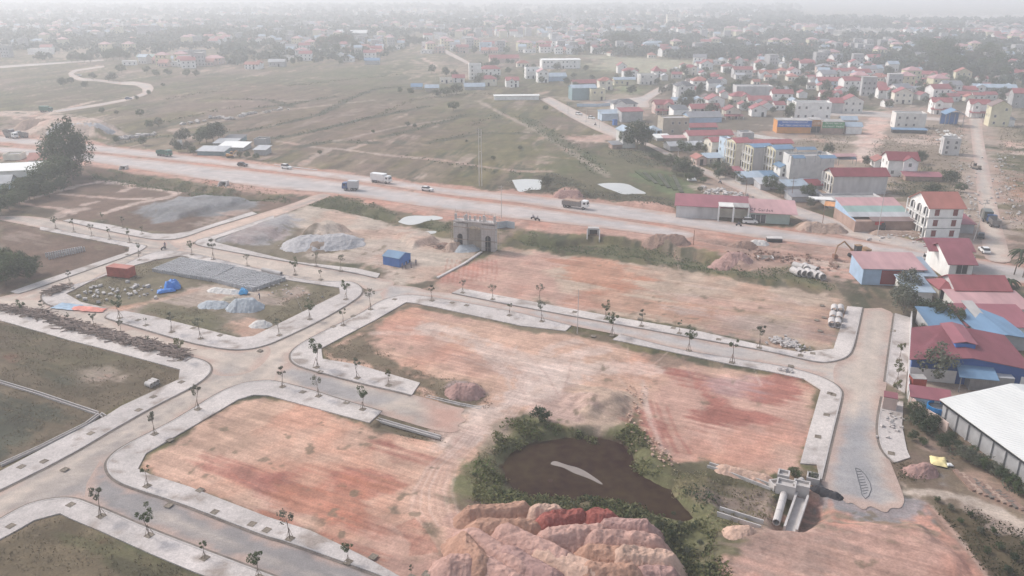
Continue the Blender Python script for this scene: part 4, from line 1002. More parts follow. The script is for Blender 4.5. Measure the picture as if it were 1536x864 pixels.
bld(1385,272,52,7,5,-8,'pink-brown low wing with maroon roof right of the white plot house',name='annex',cat='annex',roof='shed',wm='brick',rm='rose',st=1,win=None)
bld(1322,252,20,10,7,-8,'low white cottage with brick red roof left of the maroon gabled house',roof='gy',wm='white',rm='brick',st=1,group=V)
bld(1425,233,23,22,6,-16,'grey raw concrete ruin of a narrow three-storey tower',name='unfinished_tower',cat='ruin',roof='flat',wm='raw',rm='slab',st=3,win='plain')
bld(943,222,20,24,9,12,'tall narrow grey building with pale blue gable roof beside the big roadside tree',roof='gy',wm='beige',rm='pblue',st=3,group=V,win=None)
bld(983,203,20,7,7,10,'low house with pale blue hipped roof behind the roadside tree',roof='hip',wm='blue',rm='pblue',st=1,group=V)
bld(926,223,16,6,5,12,'little brick shack with grey tin roof in the gardens',name='shack',cat='shed',roof='shed',wm='brick',rm='grey',st=1,win=None)
bld(1030,226,52,7,9,8,'wide grey tin-roofed store behind the roadside shrubs',roof='gx',wm='grey',rm='pgrey',st=1,win=None,group=V,pitch=.25)
bld(996,211,22,4,6,10,'white carport roof at the road beside the pinkish lean-to',name='carport',cat='carport',roof='shed',wm='grey',rm='white',st=1,win=None)
bld(1052,248,16,10,6,10,'open porch with red roof at the side road',name='porch',cat='porch',roof='gy',wm='pink',rm='brick',st=1)
bld(1072,246,24,9,6,9,'open-fronted stall with pale blue sheet roof right of the red porch',name='stall',cat='stall',roof='shed',wm='cream',rm='pblue',st=1)
bld(1104,262,22,4,6,6,'small maroon awning roof under the cream tall house',name='awning',cat='awning',roof='shed',wm='dark',rm='rose',st=1,win=None)
for k_, (x_, y_, w_, h_, rm_, t_) in enumerate([(1128,276,34,10,'pblue','pale blue'),(1152,273,28,8,'blue','bright blue'),(1148,285,16,9,'pgrey','whitish'),(1172,283,30,8,'grey','slate grey'),(1194,287,30,8,'pblue','faded blue'),(1200,303,26,8,'grey','dull grey'),(1222,283,26,6,'pblue','light blue'),(1226,302,20,7,'dgrey','dark grey'),(1224,283,0,0,'','')]):
    if w_: bld(x_, y_, w_, h_, 6, 6, f'low roadside shed with {t_} tin roof, number of sheds below the tall houses'.replace('number of sheds ', 'one of the row '), name='shed', cat='shed', roof='shed', wm='grey', rm=rm_, st=1, win=None, group='roadside sheds')
bld(1225,284,18,6,6,2,'small maroon-roofed shed against the arched white front',name='shed',cat='shed',roof='shed',wm='grey',rm='maroon' if 'maroon' in RM else 'dred',st=1,win=None)
# central and left village
W2 = 'houses on the far side of the open fields'
bld(713,120,18,21,9,6,'tall white four-storey house with arched windows on the field edge',roof='flat',wm='white',rm='slab',st=4,group=W2,balc=True)
bld(736,113,30,9,9,8,'white house with red hipped roof right of the tall white one',roof='hip',wm='white',rm='red',st=2,group=W2)
bld(688,124,18,7,8,5,'white house with orange-red roof at the field edge',roof='gx',wm='white',rm='red',st=2,group=W2)
bld(670,125,20,6,8,5,'cream flat-roofed house left of the orange-red roofed one',roof='flat',wm='cream',rm='slab',st=1,group=W2)
bld(733,129,24,10,8,7,'cream two-storey house with thin red hipped roof near the long white wall',roof='hip',wm='cream',rm='red',st=2,group=W2)
bld(769,131,19,10,8,8,'white house with red roof and dark blue doorway',roof='gx',wm='white',rm='red',st=2,group=W2,fg=-.5)
bld(800,118,22,14,9,9,'white three-storey block with rows of windows at the village centre',roof='flat',wm='white',rm='slab',st=3,group=W2,balc=True)
bld(815,124,16,15,9,9,'whitish gabled four-storey house at the crossroads',roof='gy',wm='white',rm='pinkish',st=3,group=W2)
bld(836,122,28,7,9,10,'pale blue low hall below the long white hall',name='hall',cat='hall',roof='gx',wm='lblue',rm='pblue',st=1,win=None)
bld(842,103,58,12,14,8,'long white hall with ribbed front and blue base above the village',name='long_hall',cat='hall',roof='gx',wm='white',rm='white',st=2,pitch=.12)
bld(757,94,44,6,12,8,'large hall with bright red roof left of the long white hall',name='hall',cat='hall',roof='gx',wm='pink',rm='red',st=1,win=None)
bld(785,101,18,6,8,8,'pale house with orange roof between the red hall and the white hall',roof='hip',wm='cream',rm='brick',st=1,group=W2)
bld(775,150,67,6,6,4,'very long low white shed along the village road end',name='long_shed',cat='shed',roof='gx',wm='white',rm='white',st=1,win=None,pitch=.15)
bld(712,135,30,5,8,5,'low building with pale blue sheet roof by the trees',roof='gx',wm='grey',rm='pblue',st=1,win=None,group=W2)
bld(625,134,16,4,7,3,'small blue roofed hut, leftmost of the field edge huts',name='hut',cat='hut',roof='gx',wm='grey',rm='blue',st=1,win=None)
bld(648,138,20,6,7,4,'hut with pale blue roof between two dark bushes on the field edge',name='hut',cat='hut',roof='gx',wm='tan',rm='pblue',st=1,win=None)
bld(694,80,18,9,9,6,'pink-white blurred house with red roof by the far road',roof='gx',wm='pink',rm='red',st=2,group=W2)
bld(660,80,16,8,8,4,'pinkish flat house left of the far road',roof='flat',wm='pink',rm='slab',st=2,group=W2)
bld(640,77,14,12,8,4,'tall pale house by the far road bend',roof='flat',wm='white',rm='slab',st=3,group=W2)
bld(728,77,16,11,9,6,'pale blue tall block beside the far road',roof='flat',wm='blue',rm='pblue',st=3,group=W2)
bld(378,104,22,7,8,-2,'white house with orange-red roof on the left field edge, row of small windows',roof='gx',wm='white',rm='brick',st=2,group=W2)
bld(320,97,26,9,9,-2,'pinkish two-storey house with faded red roof behind the left fields',roof='hip',wm='pink',rm='pinkish',st=2,group=W2)
bld(290,86,30,9,9,-3,'blurred grey-blue block behind the pinkish house on the left',roof='flat',wm='grey',rm='grey',st=2,group=W2)
bld(262,95,38,7,8,-3,'long low white house with blue-white roof on the left field edge',roof='gx',wm='white',rm='pblue',st=1,group=W2)
bld(218,93,26,7,9,-4,'pale green-blue roofed hall with yellow end wall',name='hall',cat='hall',roof='gx',wm='yellow',rm='green',st=1,win=None)
bld(58,82,34,7,8,-6,'long low white shed on the far left fields',name='long_shed',cat='shed',roof='flat',wm='white',rm='white',st=1,win=None)
bld(178,57,10,14,8,-4,'tall pale yellow slab building far left',name='tower_block',cat='tower block',roof='flat',wm='yellow',rm='slab',st=4)
bld(222,57,30,16,12,-4,'wide grey-white tower block group far left',name='tower_block',cat='tower block',roof='flat',wm='grey',rm='slab',st=4)
bld(452,86,18,10,8,0,'white house with little roof turret left of the dark wood',roof='hip',wm='white',rm='pinkish',st=2,group=W2,fg=.5)
bld(386,103,12,8,8,-1,'small white house with brick red roof beside the left road',roof='gy',wm='white',rm='brick',st=2,group=W2)
bld(415,100,24,7,8,0,'grey and white farmhouse in the trees left of centre',roof='gx',wm='grey',rm='pgrey',st=1,group=W2)
bld(558,97,22,6,8,3,'blue roofed barn right of the dark wood',name='barn',cat='barn',roof='gx',wm='grey',rm='blue',st=1,win=None)
bld(565,80,20,8,8,3,'pale two-storey house right of the dark wood',roof='flat',wm='white',rm='pblue',st=2,group=W2)
bld(528,55,44,5,16,2,'large pale vaulted hall beyond the dark wood',name='hall',cat='hall',roof='gx',wm='grey',rm='white',st=1,win=None)
bld(1007,42,14,18,9,4,'pale cream tower with round-cornered top far behind the village',name='tower_block',cat='tower block',roof='flat',wm='cream',rm='slab',st=5)
bld(850,73,30,9,9,5,'wide white two-storey block behind the dark tree group',roof='flat',wm='white',rm='slab',st=2,group=W2)
bld(982,75,32,9,10,4,'wide pale blue-grey block at the top of the green field',roof='hip',wm='blue',rm='pblue',st=2,group=W2)
bld(1156,82,11,7,7,-2,'small white cube house on a low terrace',roof='flat',wm='white',rm='slab',st=2,group=W2)
bld(1172,87,46,3,6,-2,'long low white terrace roof beneath the cube house',name='long_shed',cat='shed',roof='flat',wm='white',rm='pblue',st=1,win=None)
bld(1270,75,13,7,7,-4,'white gabled house with faint red roof in the far trees',roof='gy',wm='white',rm='brick',st=2,group=W2)
bld(1420,78,20,5,8,-8,'low white long house in the smoke far right',roof='gx',wm='white',rm='white',st=1,group=W2)
# ------------------------------------------------------------ the buildings near the highway and the east side
def facade_arches(par, d, x, st, sh, wdt):
    """white arched balcony front on the -x face"""
    for s in range(st):
        for k in range(3):
            y = -d/2 + d * (k + .5) / 3
            mb = MB(); w2 = d/3*.32
            prof = [(y - w2, sh*s + .25), (y + w2, sh*s + .25)] + [(y + w2*math.cos(a), sh*s + sh*.58 + w2*.8*math.sin(a)) for a in [math.pi*i/6 for i in range(7)]]
            mb.prism(prof, x-.03, x+.2, 'x').build('arched_opening', M_DARK, par)
        MB().b(x-.9, x, -d/2, d/2, sh*s-.1, sh*s+.12).build('balcony_slab', M_TRIM, par)
        mb = MB().b(x-.9, x-.8, -d/2, d/2, sh*s+.85, sh*s+.95)
        for k in range(12): mb.b(x-.88, x-.82, -d/2+d*k/11-.04, -d/2+d*k/11+.04, sh*s+.12, sh*s+.85)
        mb.build('balustrade', M_TRIM, par)
        for k in range(4):
            MB().b(x-.95, x-.65, -.15, .15, 0, sh-.25).build('column', M_TRIM, par).location = (0, -d/2+.15+(d-.3)*k/3, sh*s+.12)
# three-storey white house with brick red roof
o, w, h = bld(1412,358,50,46,12,-1,'three-storey white painted house with brick red gable roof and maroon shutters on its long side',wm='white',rm='brick',st=3,win=None,pitch=.5,over=.6)
sh = h / 3
for s in range(3):
    for x in (-w*.27, w*.27): part_at(shutter_mesh(1.25, 1.7, M_SHUT, 'shutter'), 'shutter', o, (x, -6.0, sh*s+sh*.5))
    MB().b(-w/2, w/2+.06, -6.07, -6.0, sh*s-.06, sh*s+.04).build('floor_band', M_DARK, o) if s else None
facade_arches(o, 12, -w/2, 3, sh, w)
# arched front of the dark red roofed grey house, and of the yellow-fronted tall houses
for oo in [q for q in bpy.data.objects if q.get('label','').startswith(('grey raw walled two-storey','yellow-fronted tall','brown-grey bare sided','cream fronted tall'))]:
    ws = [c for c in oo.children if c.name.startswith('wall')][0]
    xs = [v.co.x for v in ws.data.vertices]; ys = [v.co.y for v in ws.data.vertices]; zs = [v.co.z for v in ws.data.vertices]
    st_ = 2 if 'two-storey' in oo['label'] else 3
    hh = sorted(zs)[len(zs)//2+1] if False else max(z for z in zs)
    hh = max(z for v, z in zip(ws.data.vertices, zs) if abs(v.co.y) > abs(max(ys))*.9)
    m_ = WM['yellow' if 'yellow' in oo['label'] or 'brown' in oo['label'] else 'cream']
    MB().b(min(xs)-.25, min(xs), min(ys), max(ys), 0, hh).build('front_wall', m_, oo)
    facade_arches(oo, max(ys)-min(ys), min(xs)-.25, st_, hh/st_, 0)
# blue canopies on roofs
def canopy(px, py, wpx, d, z, m, label, rot=3, posts=True, group='rooftop canopies'):
    s = mpp(px, py); f = P(px, py, z); w = wpx*s
    o = empty('rooftop_canopy', (f.x, f.y, z), R(rot), label, 'canopy', group)
    MB().prism([(-d/2, 2.2), (0, 2.9), (d/2, 2.2), (d/2, 2.28), (0, 2.98), (-d/2, 2.28)], -w/2, w/2, 'x').build('canopy_roof', m, o)
    for x in (-w/2+.15, w/2-.15):
        for y in (-d/2+.1, d/2-.1): MB().b(x-.06, x+.06, y-.06, y+.06, -.1, 2.3).build('post', M_STEEL, o)
canopy(1195,245,16,5,8.3,RM['blue'],'small blue canopy at the left end of the blank grey block roof')
canopy(1238,245,22,5,8.3,RM['blue'],'pale blue canopy at the right end of the blank grey block roof')
canopy(1206,232,26,5,8.3,RM['blue'],'larger blue canopy on posts behind the blank grey block')
canopy(1262,242,34,5,6,RM['pinkish'],'faded red canopy roof right of the blue canopies')
canopy(1268,247,26,3,4.5,RM['pblue'],'thin pale blue canopy below the faded red one')
# shop fronts with signs
def sign_text(txt, size, m, parent, loc, rz=0, name='lettering', maxw=None):
    cu = bpy.data.curves.new(name, 'FONT'); cu.body = txt; cu.size = size; cu.align_x = 'CENTER'; cu.align_y = 'CENTER'; cu.extrude = .03; cu.resolution_u = 1; cu.space_character = 1.1
    o = bpy.data.objects.new('tmp', cu); COL.objects.link(o)
    dg = bpy.context.evaluated_depsgraph_get(); me = bpy.data.meshes.new_from_object(o.evaluated_get(dg)); bpy.data.objects.remove(o); 
    q = link_mesh(name, me, m, parent); me.materials.clear(); me.materials.append(m)
    if maxw:
        xs = [v.co.x for v in me.vertices]; w = max(xs) - min(xs)
        for v in me.vertices: v.co.x *= maxw / w
    q.location = loc; q.rotation_euler = (math.pi/2, 0, rz); return q
M_SB = mat('sign_blue', (.03,.13,.45), var=.08, bump=0); M_SG = mat('sign_green', (.09,.28,.13), var=.1, bump=0); M_SW = mat('sign_white', (.8,.8,.78), var=.04, bump=0); M_SR = mat('sign_red', (.45,.05,.05), var=.1, bump=0)
def shop(fx, fy, wpx, hpx, rot, wm, sm, lines, label, frac=.5, extra=None):
    s = mpp(fx, fy); w = wpx*s; h = hpx*s; d = 8
    o = empty('shop', place(fx, fy, d, rot), R(rot), label, 'shop', 'shops with sign boards')
    MB().b(-w/2, w/2, -d/2, d/2, -.4, h).build('wall', WM[wm], o)
    MB().b(-w/2-.2, w/2+.2, -d/2-.5, d/2, h, h+.15).build('roof', RM['slab'], o)
    MB().b(-w/2, w/2, -d/2-.45, -d/2-.3, h*(1-frac), h+.1).build('sign_board', sm, o)
    for k, l in enumerate(lines):
        sign_text(l, h*frac/len(lines)*.75, M_SW, o, (0, -d/2-.46, h*(1-frac)+h*frac*(1-(k+.5)/len(lines))), maxw=w*(.75 if k == 0 else .92))
    n = max(2, round(w/2.6))
    for k in range(n):
        MB().b(-w/n/2+.08, w/n/2-.08, -.06, 0, 0, h*(1-frac)-.15).build('shutter', WM[wm if extra is None else extra], o).location = (-w/2+w*(k+.5)/n, -d/2, .05)
shop(1190,200,50,19,-4,'orange',M_SB,['TRUNG TAM PHAN PHOI VAT','PHAT TRIEN CHAN NUOI VIET'],'orange-fronted shop under a long blue sign board with white writing')
shop(1224,199,16,19,-4,'tan',mat('sign_tan',(.5,.24,.10),var=.1,bump=0),['CUA HANG'],'small brownish shop front between the blue and the green sign boards',extra='dark')
shop(1248,201,32,18,-5,'brick',M_SG,['TRUNG TAM TH','VA PHAT TRIEN'],'brick shop under a green sign board with white writing',extra='brick')
# blue open gable shed
def open_shed(fx, fy, wpx, hpx, d, rot, rm, label, pitch=.5, name='open_shed', cat='shed', nb=2):
    s = mpp(fx, fy); w = wpx*s; h = hpx*s
    o = empty(name, place(fx, fy, d, rot), R(rot), label, cat)
    gable_roof(w, d, h, pitch, .4, 'y').build('roof', RM[rm], o)
    for x in (-w/2+.2, 0, w/2-.2):
        for y in (-d/2+.2, d/2-.2): MB().b(x-.12, x+.12, y-.12, y+.12, -.3, h).build('post', M_STEEL, o)
    MB().b(-w/2, w/2, d/2-.1, d/2, -.3, h).build('back_wall', WM['rblue'], o)
    return o
open_shed(1430,190,26,18,9,-12,'blue','blue gable-roofed open shed with blue doors standing at the pale lane')
# low hall with patchwork roof left of the white three-storey house
o = empty('market_building', place(1330,348,16,6), R(0), 'low hall with patchwork red, green and pale roof sheets beside the white three-storey house', 'hall')
s_ = mpp(1330,348); W_ = 90*s_
MB().b(-W_/2, W_/2, -8, 8, -.4, 3.2).build('wall', WM['brick'], o)
for k, (rm_, y0, y1) in enumerate([('brown',-8.6,-5.5),('pgrey',-5.5,-2.2),('green',-2.2,2.2),('pinkish',2.2,8.4)]):
    z0 = 3.3 + (y0+8.6)*.17; z1 = 3.3 + (y1+8.6)*.17
    MB().prism([(y0, z0), (y1-.02, z1), (y1-.02, z1+.12), (y0, z0+.12)], -W_/2-.3+ (0 if k else 5), W_/2+.3, 'x').build('roof', RM[rm_], o)
MB().prism([(-8.02,3.2),(8,3.2),(8,6.0)], -W_/2+.05, -W_/2+.2,'x').build('side_wall', WM['lblue'], o)
MB().b(-3, -.6, -8.25, -8.05, 2.2, 3.3).build('sign_board', M_SR, o)
bld(1449,350,20,14,14,-3,'long rose-red lean-to roof on the right flank of the white three-storey house',name='lean_to',cat='shed',roof='shed',wm='grey',rm='rose',st=1,win=None)
# two-storey house with the dark red gabled roofs by the highway end
o, w, h = bld(1438,420,34,26,13,-4,'white two-storey house with stepped dark red gabled roofs next to the highway',roof='gx',wm='white',rm='rose',st=2,win=None,pitch=.45,over=.8)
part_at(window_mesh(2.6, 2.2), 'window', o, (.2, -6.5, h*.62))
MB().b(w/2-.5, w/2+3, -1, 6, 0, h*.95).build('side_wing', WM['grey'], o)
gable_roof(w+4.5, 8, h*1.0, .45, .7).build('rear_roof', RM['rose'], o).location = (.6, 5.0, .9)
# pink-roofed shed with blue and red doors
o, w, h = bld(1337,428,88,25,9,-4,'long shed under a flat faded pink roof with blue and maroon door panels',name='workshop_shed',cat='shed',roof='shed',wm='lblue',rm='pinkish',st=1,win=None)
MB().b(-w*.36, -w*.20, -4.56, -4.5, .2, h-.4).build('door', WM['lblue'], o); MB().b(-w*.2+.05, w*.13, -4.56, -4.5, .2, h-.4).build('door', WM['maroon'], o); MB().b(w*.15, w*.5, -4.55, -4.5, 0, h-.3).build('mossy_wall', WM['tan'], o)
bld(1380,433,36,20,10,-6,'shed with blue-grey sheet roof in front of the stepped dark red roofs',name='shed',cat='shed',roof='shed',wm='raw',rm='pblue',st=1,win=None)
bld(1378,452,36,15,8,-6,'lower pale blue sheet roof shed beside the hedge and red porch',name='shed',cat='shed',roof='shed',wm='beige',rm='pblue',st=1,win=None)
o, w, h = bld(1470,456,78,22,8,-3,'long stained white bungalow with red gable roof and one double window',roof='gx',wm='raw',rm='red',st=1,win=None,pitch=.5)
part_at(window_mesh(1.8, 1.6), 'window', o, (w*.26, -4, h*.55)); 
for x in (-w*.3, -w*.05): part_at(window_mesh(.3, .5), 'window', o, (x, -4, h*.55))
o, w, h = bld(1420,450,26,17,6,-3,'cream arched porch with small red hipped roof at the bungalow left end',name='porch',cat='porch',roof='hip',wm='cream',rm='red',st=1,win=None)
for x in (-1.1, 1.1): part_at(shutter_mesh(1.1, 2.2, M_DARK, 'arched_opening'), 'arched_opening', o, (x, -3, 1.3))
bld(1492,476,104,14,8,-3,'wide faded pink sheet roof below the stained white bungalow',name='shed',cat='shed',roof='shed',wm='beige',rm='pinkish',st=1,win=None)
bld(1500,505,100,16,9,-3,'wide rose-red sheet roof above the blue roofs on the right edge',name='shed',cat='shed',roof='shed',wm='white',rm='rose',st=1,win=None)
bld(1430,520,46,14,12,-6,'steel blue sheet roof squeezed behind the maroon warehouse',name='shed',cat='shed',roof='shed',wm='grey',rm='blue',st=1,win=None)
bld(1505,525,60,20,14,-4,'broad steel blue sheet roof at the right edge',name='shed',cat='shed',roof='gy',wm='grey',rm='blue',st=1,win=None,pitch=.15)
bld(1487,516,10,17,13,-6,'narrow pale concrete strip roof between the two steel blue roofs',name='shed',cat='shed',roof='shed',wm='white',rm='slab',st=1,win=None)
bld(1518,556,22,14,7,-6,'small rose-red roofed blue shed at the warehouse right corner',name='shed',cat='shed',roof='gy',wm='deep',rm='rose',st=1,win=None,pitch=.3)
# maroon-roofed blue warehouse
s_ = mpp(1445,578); w = 160*s_; d = 14.5; h = 4.1
o = empty('warehouse', place(1449,577,d,-13), R(-13), 'large warehouse with maroon ribbed roof and deep blue front wall', 'warehouse'); pt = .13
MB().prism([(-w/2,-.5),(w/2,-.5),(w/2,h),(0,h+w/2*pt-.02),(-w/2,h)], -d/2, d/2, 'y').build('wall', WM['deep'], o)
MB().b(-w/2-.05, w*.36, -d/2-.08, -d/2, -.3, h*.6).build('white_base_wall', M_TRIM, o)
MB().b(w/2-1.1, w/2+.05, -d/2-.09, -d/2, -.3, h*.62).build('white_base_wall', M_TRIM, o)
gable_roof(w, d, h, pt, .5, 'y', .12).build('roof', RM['rose'], o)
rb = MB(); n = 34
for k in range(n+1):
    y = -d/2-.5+(d+1)*k/n
    for sx in (-1, 1):
        a = Vector((0, y, h+w/2*pt+.15)); b_ = Vector((sx*(w/2+.5), y, h-.5*pt+.15))
        rb.tube(a, b_, .035, n=4, cap=False)
tag(rb.build('roof_ribs', RM['rose'], o), kind='stuff')
gable_roof(3.6, d*.62, h+w/2*pt+.75, .22, .25, 'y', .1).build('ridge_vent_roof', RM['rose'], o).location = (0, 1.6, 0)
MB().b(-1.7, 1.7, 1.6-d*.31, 1.6+d*.31, h+w/2*pt-.6, h+w/2*pt+.75).build('ridge_vent', WM['rblue'], o)
MB().prism([(-d/2-3.6, 2.9), (-d/2-.02, 3.7), (-d/2-.02, 3.82), (-d/2-3.6, 3.0)], -w*.12, w*.2, 'x').build('awning', RM['blue'], o)
MB().b(-w*.1, w*.16, -d/2-.1, -d/2-.02, -.2, 2.9).build('gate_opening', WM['deep'], o)
for k in range(2): MB().b(-.06, .06, -.06, .06, 0, 2.95).build('awning_post', M_STEEL, o).location = ((-w*.115, w*.195)[k], -d/2-3.5, 0)
for ch in o.children:      # the yard line cuts the left side at an angle
    k_ = ch.data
    if ch.location.length < .01:
        for v in k_.vertices:
            if v.co.x < 0: v.co.x += 3.4 * (v.co.y + d/2) / d * min(1, -v.co.x / (w/2))
# white warehouse lower right
c0 = P(1416,601,3.5); c1 = P(1511,670,3.5); c0.z = c1.z = 0; dr = (c1-c0).normalized(); L0 = (c1-c0).length + 9; rot_ = math.atan2(-dr.x, -dr.y) 
rz_ = math.atan2(dr.y, dr.x) + math.pi/2
W0 = 24.0; nrm = Vector((-dr.y, dr.x, 0)); nrm = nrm if nrm.x > 0 else -nrm
cc = c0 + dr*L0/2 + nrm*W0/2
o = empty('white_warehouse', (cc.x, cc.y, 0), rz_, 'long warehouse with plain white sheet roof and stained concrete side wall', 'warehouse')
h = 3.5; pt = .15
MB().prism([(-W0/2,-.5),(W0/2,-.5),(W0/2,h),(0,h+W0/2*pt-.02),(-W0/2,h)], -L0/2, L0/2, 'y').build('wall', WM['grey'], o)
gable_roof(W0, L0, h, pt, .45, 'y', .12).build('roof', RM['white'], o)
rb = MB(); n = 60
for k in range(n+1):
    y = -L0/2-.45+(L0+.9)*k/n
    for sx in (-1, 1): rb.tube((0, y, h+W0/2*pt+.14), (sx*(W0/2+.45), y, h-.45*pt+.14), .03, n=4, cap=False)
tag(rb.build('roof_ribs', RM['white'], o), kind='stuff')
MB().b(-W0/2-.55, -W0/2-.35, -L0/2, L0/2, h-.35, h-.12).build('gutter', M_DARK, o)
MB().b(W0/2-.55+0, W0/2+.55, -L0/2, L0/2, h-.35, h-.12).build('gutter', M_DARK, o)
for k in range(9): MB().b(-.15, .15, -.15, .15, -.4, h-.4).build('buttress', WM['grey'], o).location = (-W0/2-.1, -L0/2+1+k*(L0-2)/8, 0)
for sd in (-1,): 
    for k in range(9): MB().b(-.15, .15, -.15, .15, -.4, h-.4).build('buttress', WM['grey'], o).location = (W0/2+.1, -L0/2+1+k*(L0-2)/8, 0)
# yard walls and containers east side
def wall_run(pts, h, m, label, name='yard_wall', cat='wall', th=.2, cap=None, z=0, post=None):
    pts = [P(a, b) for a, b in pts]
    o = empty(name, pts[0], 0, label, cat)
    for k, (a, b) in enumerate(zip(pts, pts[1:])):
        l = (b-a).length; n = max(1, round(l/3.0)); rz = math.atan2(b.y-a.y, b.x-a.x)
        for i in range(n):
            c = a.lerp(b, (i+.5)/n) - pts[0]
            q = MB().box((0,0,h/2-.3), (l/n-.02, th, h+.6)).build('wall_panel', m, o); q.location = c; q.rotation_euler = (0,0,rz)
    return o
wall_run([(1366,477),(1361,598)], 1.6, WM['raw'], 'long grey yard wall along the eastern pavement', th=.2)
wall_run([(1362,606),(1378,622),(1408,640),(1420,650)], 1.8, WM['pink'], 'low pinkish wall beside the shrubs and the blue tank')
def crate_box(name, px, py, sz, rot, m, label, cat, m2=None):
    f = P(px, py); o = empty(name, f, R(rot), label, cat); a, b_, c_ = sz
    MB().b(-a/2, a/2, -b_/2, b_/2, .1, c_).build('body', m, o)
    MB().b(-a/2-.08, a/2+.08, -b_/2-.08, b_/2+.08, c_, c_+.1).build('lid', m2 or m, o)
    rb = MB()
    for k in range(int(a/.35)): rb.b(-a/2+.15+k*.35, -a/2+.27+k*.35, -b_/2-.05, -b_/2, .2, c_-.1)
    tag(rb.build('ribs', m, o), kind='stuff')
    for x in (-a/2, a/2):
        for y in (-b_/2, b_/2): MB().b(x-.07, x+.07, y-.07, y+.07, 0, c_+.02).build('corner_post', m, o)
    return o
M_CRED = mat('container_red', (.42,.085,.06), rough=.6, var=.25, scale=.9, bump=.1)
crate_box('shipping_container', 1480,582,(7,2.6,2.7),-8,M_STEEL,'long grey steel container in front of the deep blue wall','container',RM['pgrey'])
crate_box('kiosk', 1374,582,(2.2,1.8,2.2),-6,M_CRED,'small kiosk with red panels against the warehouse wall','kiosk',RM['slab'])
crate_box('shipping_container', 183,414,(6.1,2.5,2.5),-16,M_CRED,'rusty red shipping container standing at the edge of the block yard','container',mat('container_top',(.38,.15,.12),var=.2))
crate_box('guard_hut', 1333,611,(2,2.2,2.3),-24,WM['pink'],'tiny pink-walled hut with maroon lid roof on the eastern pavement','hut',RM['rose'])
f = P(1392,608); o = empty('small_lean_to', f, R(-20), 'little white-sided lean-to with maroon roof by the blue tank', 'shed')
MB().prism([(-1.5,-.3),(1.5,-.3),(1.5,2.4),(-1.5,1.9)], -3, 3, 'x').build('wall', M_TRIM, o); MB().prism([(-1.8,1.9),(1.8,2.5),(1.8,2.6),(-1.8,2.0)], -3.2, 3.2, 'x').build('roof', RM['rose'], o)
f = P(1405,622); o = empty('water_tank', f, 0, 'round bright blue open tank beside the white warehouse corner', 'tank')
MB().ring((0,0,0),(0,0,1.8),1.7,1.6,20).build('shell', mat('tank_blue',(.02,.22,.52),rough=.4,var=.1,bump=0), o); MB().tube((0,0,.2),(0,0,1.4),1.58,n=20).build('water', M_GLASS, o)
# highway-side shop group
s_ = mpp(1100,335)
o = empty('roadside_shop', place(1104,334,9,-12), R(-12), 'low roadside workshop row with pinkish-red roof and rough plank side', 'shop'); 
Wt = 36.0
MB().b(-Wt/2, -5.5, -2, 7, -.3, 3.8).build('wall', WM['raw'], o)
MB().prism([(-2.6,3.8),(7.5,5.3),(7.5,5.42),(-2.6,3.92)], -Wt/2-.6, 4, 'x').build('roof', RM['rose'], o)
MB().b(-5.45, 3.5, 1.0, 7, -.3, 4.2).build('wall', WM['cream'], o)
for x in (-5.3, -1.0, 3.4): MB().b(x-.25, x+.25, -4.2, -3.7, -.2, 4.6).build('column', M_TRIM, o)
MB().b(-1.0, 3.6, -4.2, 1, 4.6, 4.8).build('flat_roof', RM['slab'], o); MB().b(-5.4, -1.05, -4.2, 1, 4.6, 4.78).build('flat_roof', WM['beige'], o)
MB().b(3.7, 15.5, -3.5, 5, -.2, 3.4).build('wall', WM['green'], o)
MB().prism([(-4.6,3.3),(5.6,5.2),(5.6,5.32),(-4.6,3.42)], 3.65, 17.5, 'x').build('roof', RM['pinkish'], o)
MB().b(4.0, 8.6, -3.6, -3.52, .1, 2.6).build('shop_window', M_GLASS, o)
for k in range(4): MB().b(4.0+k*1.5, 4.12+k*1.5, -3.68, -3.6, .1, 2.6).build('mullion', M_TRIM, o)
sign_text('CF.Garden', 1.3, M_DARK, o, (7.0, -4.4, 4.3), maxw=6.5)
BLD.append((P(1100,330).x, P(1100,330).y, 18))
for k in range(22):
    MB().b(-.28,.28,-.06,.0,-.2,random.uniform(3.0,3.5)).build('plank', WM['raw'], o).location = (-Wt/2+.35+k*.56, -2.02, 0)
# left of the highway: house, long white shed and the shacks beyond
bld(62,256,30,16,8,12,'white cottage with faded red roof beside the big tree at the left',roof='gx',wm='white',rm='brick',st=1,porch=.7)
bld(25,266,72,10,9,14,'long white sheet-sided shed at the left edge',name='long_shed',cat='shed',roof='shed',wm='white',rm='white',st=1,win=None)
bld(5,285,20,10,8,14,'small pale blue shed at the left edge below the long white one',name='shed',cat='shed',roof='gx',wm='blue',rm='pgrey',st=1,win=None)
bld(18,240,24,6,6,8,'low cream wall-house behind the long white shed',name='shed',cat='shed',roof='flat',wm='cream',rm='slab',st=1,win=None)
bld(316,233,42,6,7,-6,'low shack with pale blue-green walls beside the highway',name='shack',cat='shed',roof='shed',wm='teal',rm='pgrey',st=1,win=None)
bld(346,226,40,5,8,-8,'shack with wide whitish sheet roof beside the highway',name='shack',cat='shed',roof='shed',wm='grey',rm='white',st=1,win=None)
bld(336,219,32,4,7,-6,'rear shack with cream sheet roof beside the highway',name='shack',cat='shed',roof='shed',wm='grey',rm='pgrey',st=1,win=None)
bld(390,233,18,8,6,-8,'grey hut with pale roof at the right end of the shacks',name='hut',cat='hut',roof='shed',wm='grey',rm='pgrey',st=1,win=None)
bld(390,218,18,7,6,-6,'small stone-grey box hut behind the shacks',name='hut',cat='hut',roof='flat',wm='grey',rm='slab',st=1,win=None)
bld(350,213,26,5,6,-6,'dark blue-grey hut with thin white roof behind the shacks',name='hut',cat='hut',roof='shed',wm='teal',rm='dgrey',st=1,win=None)
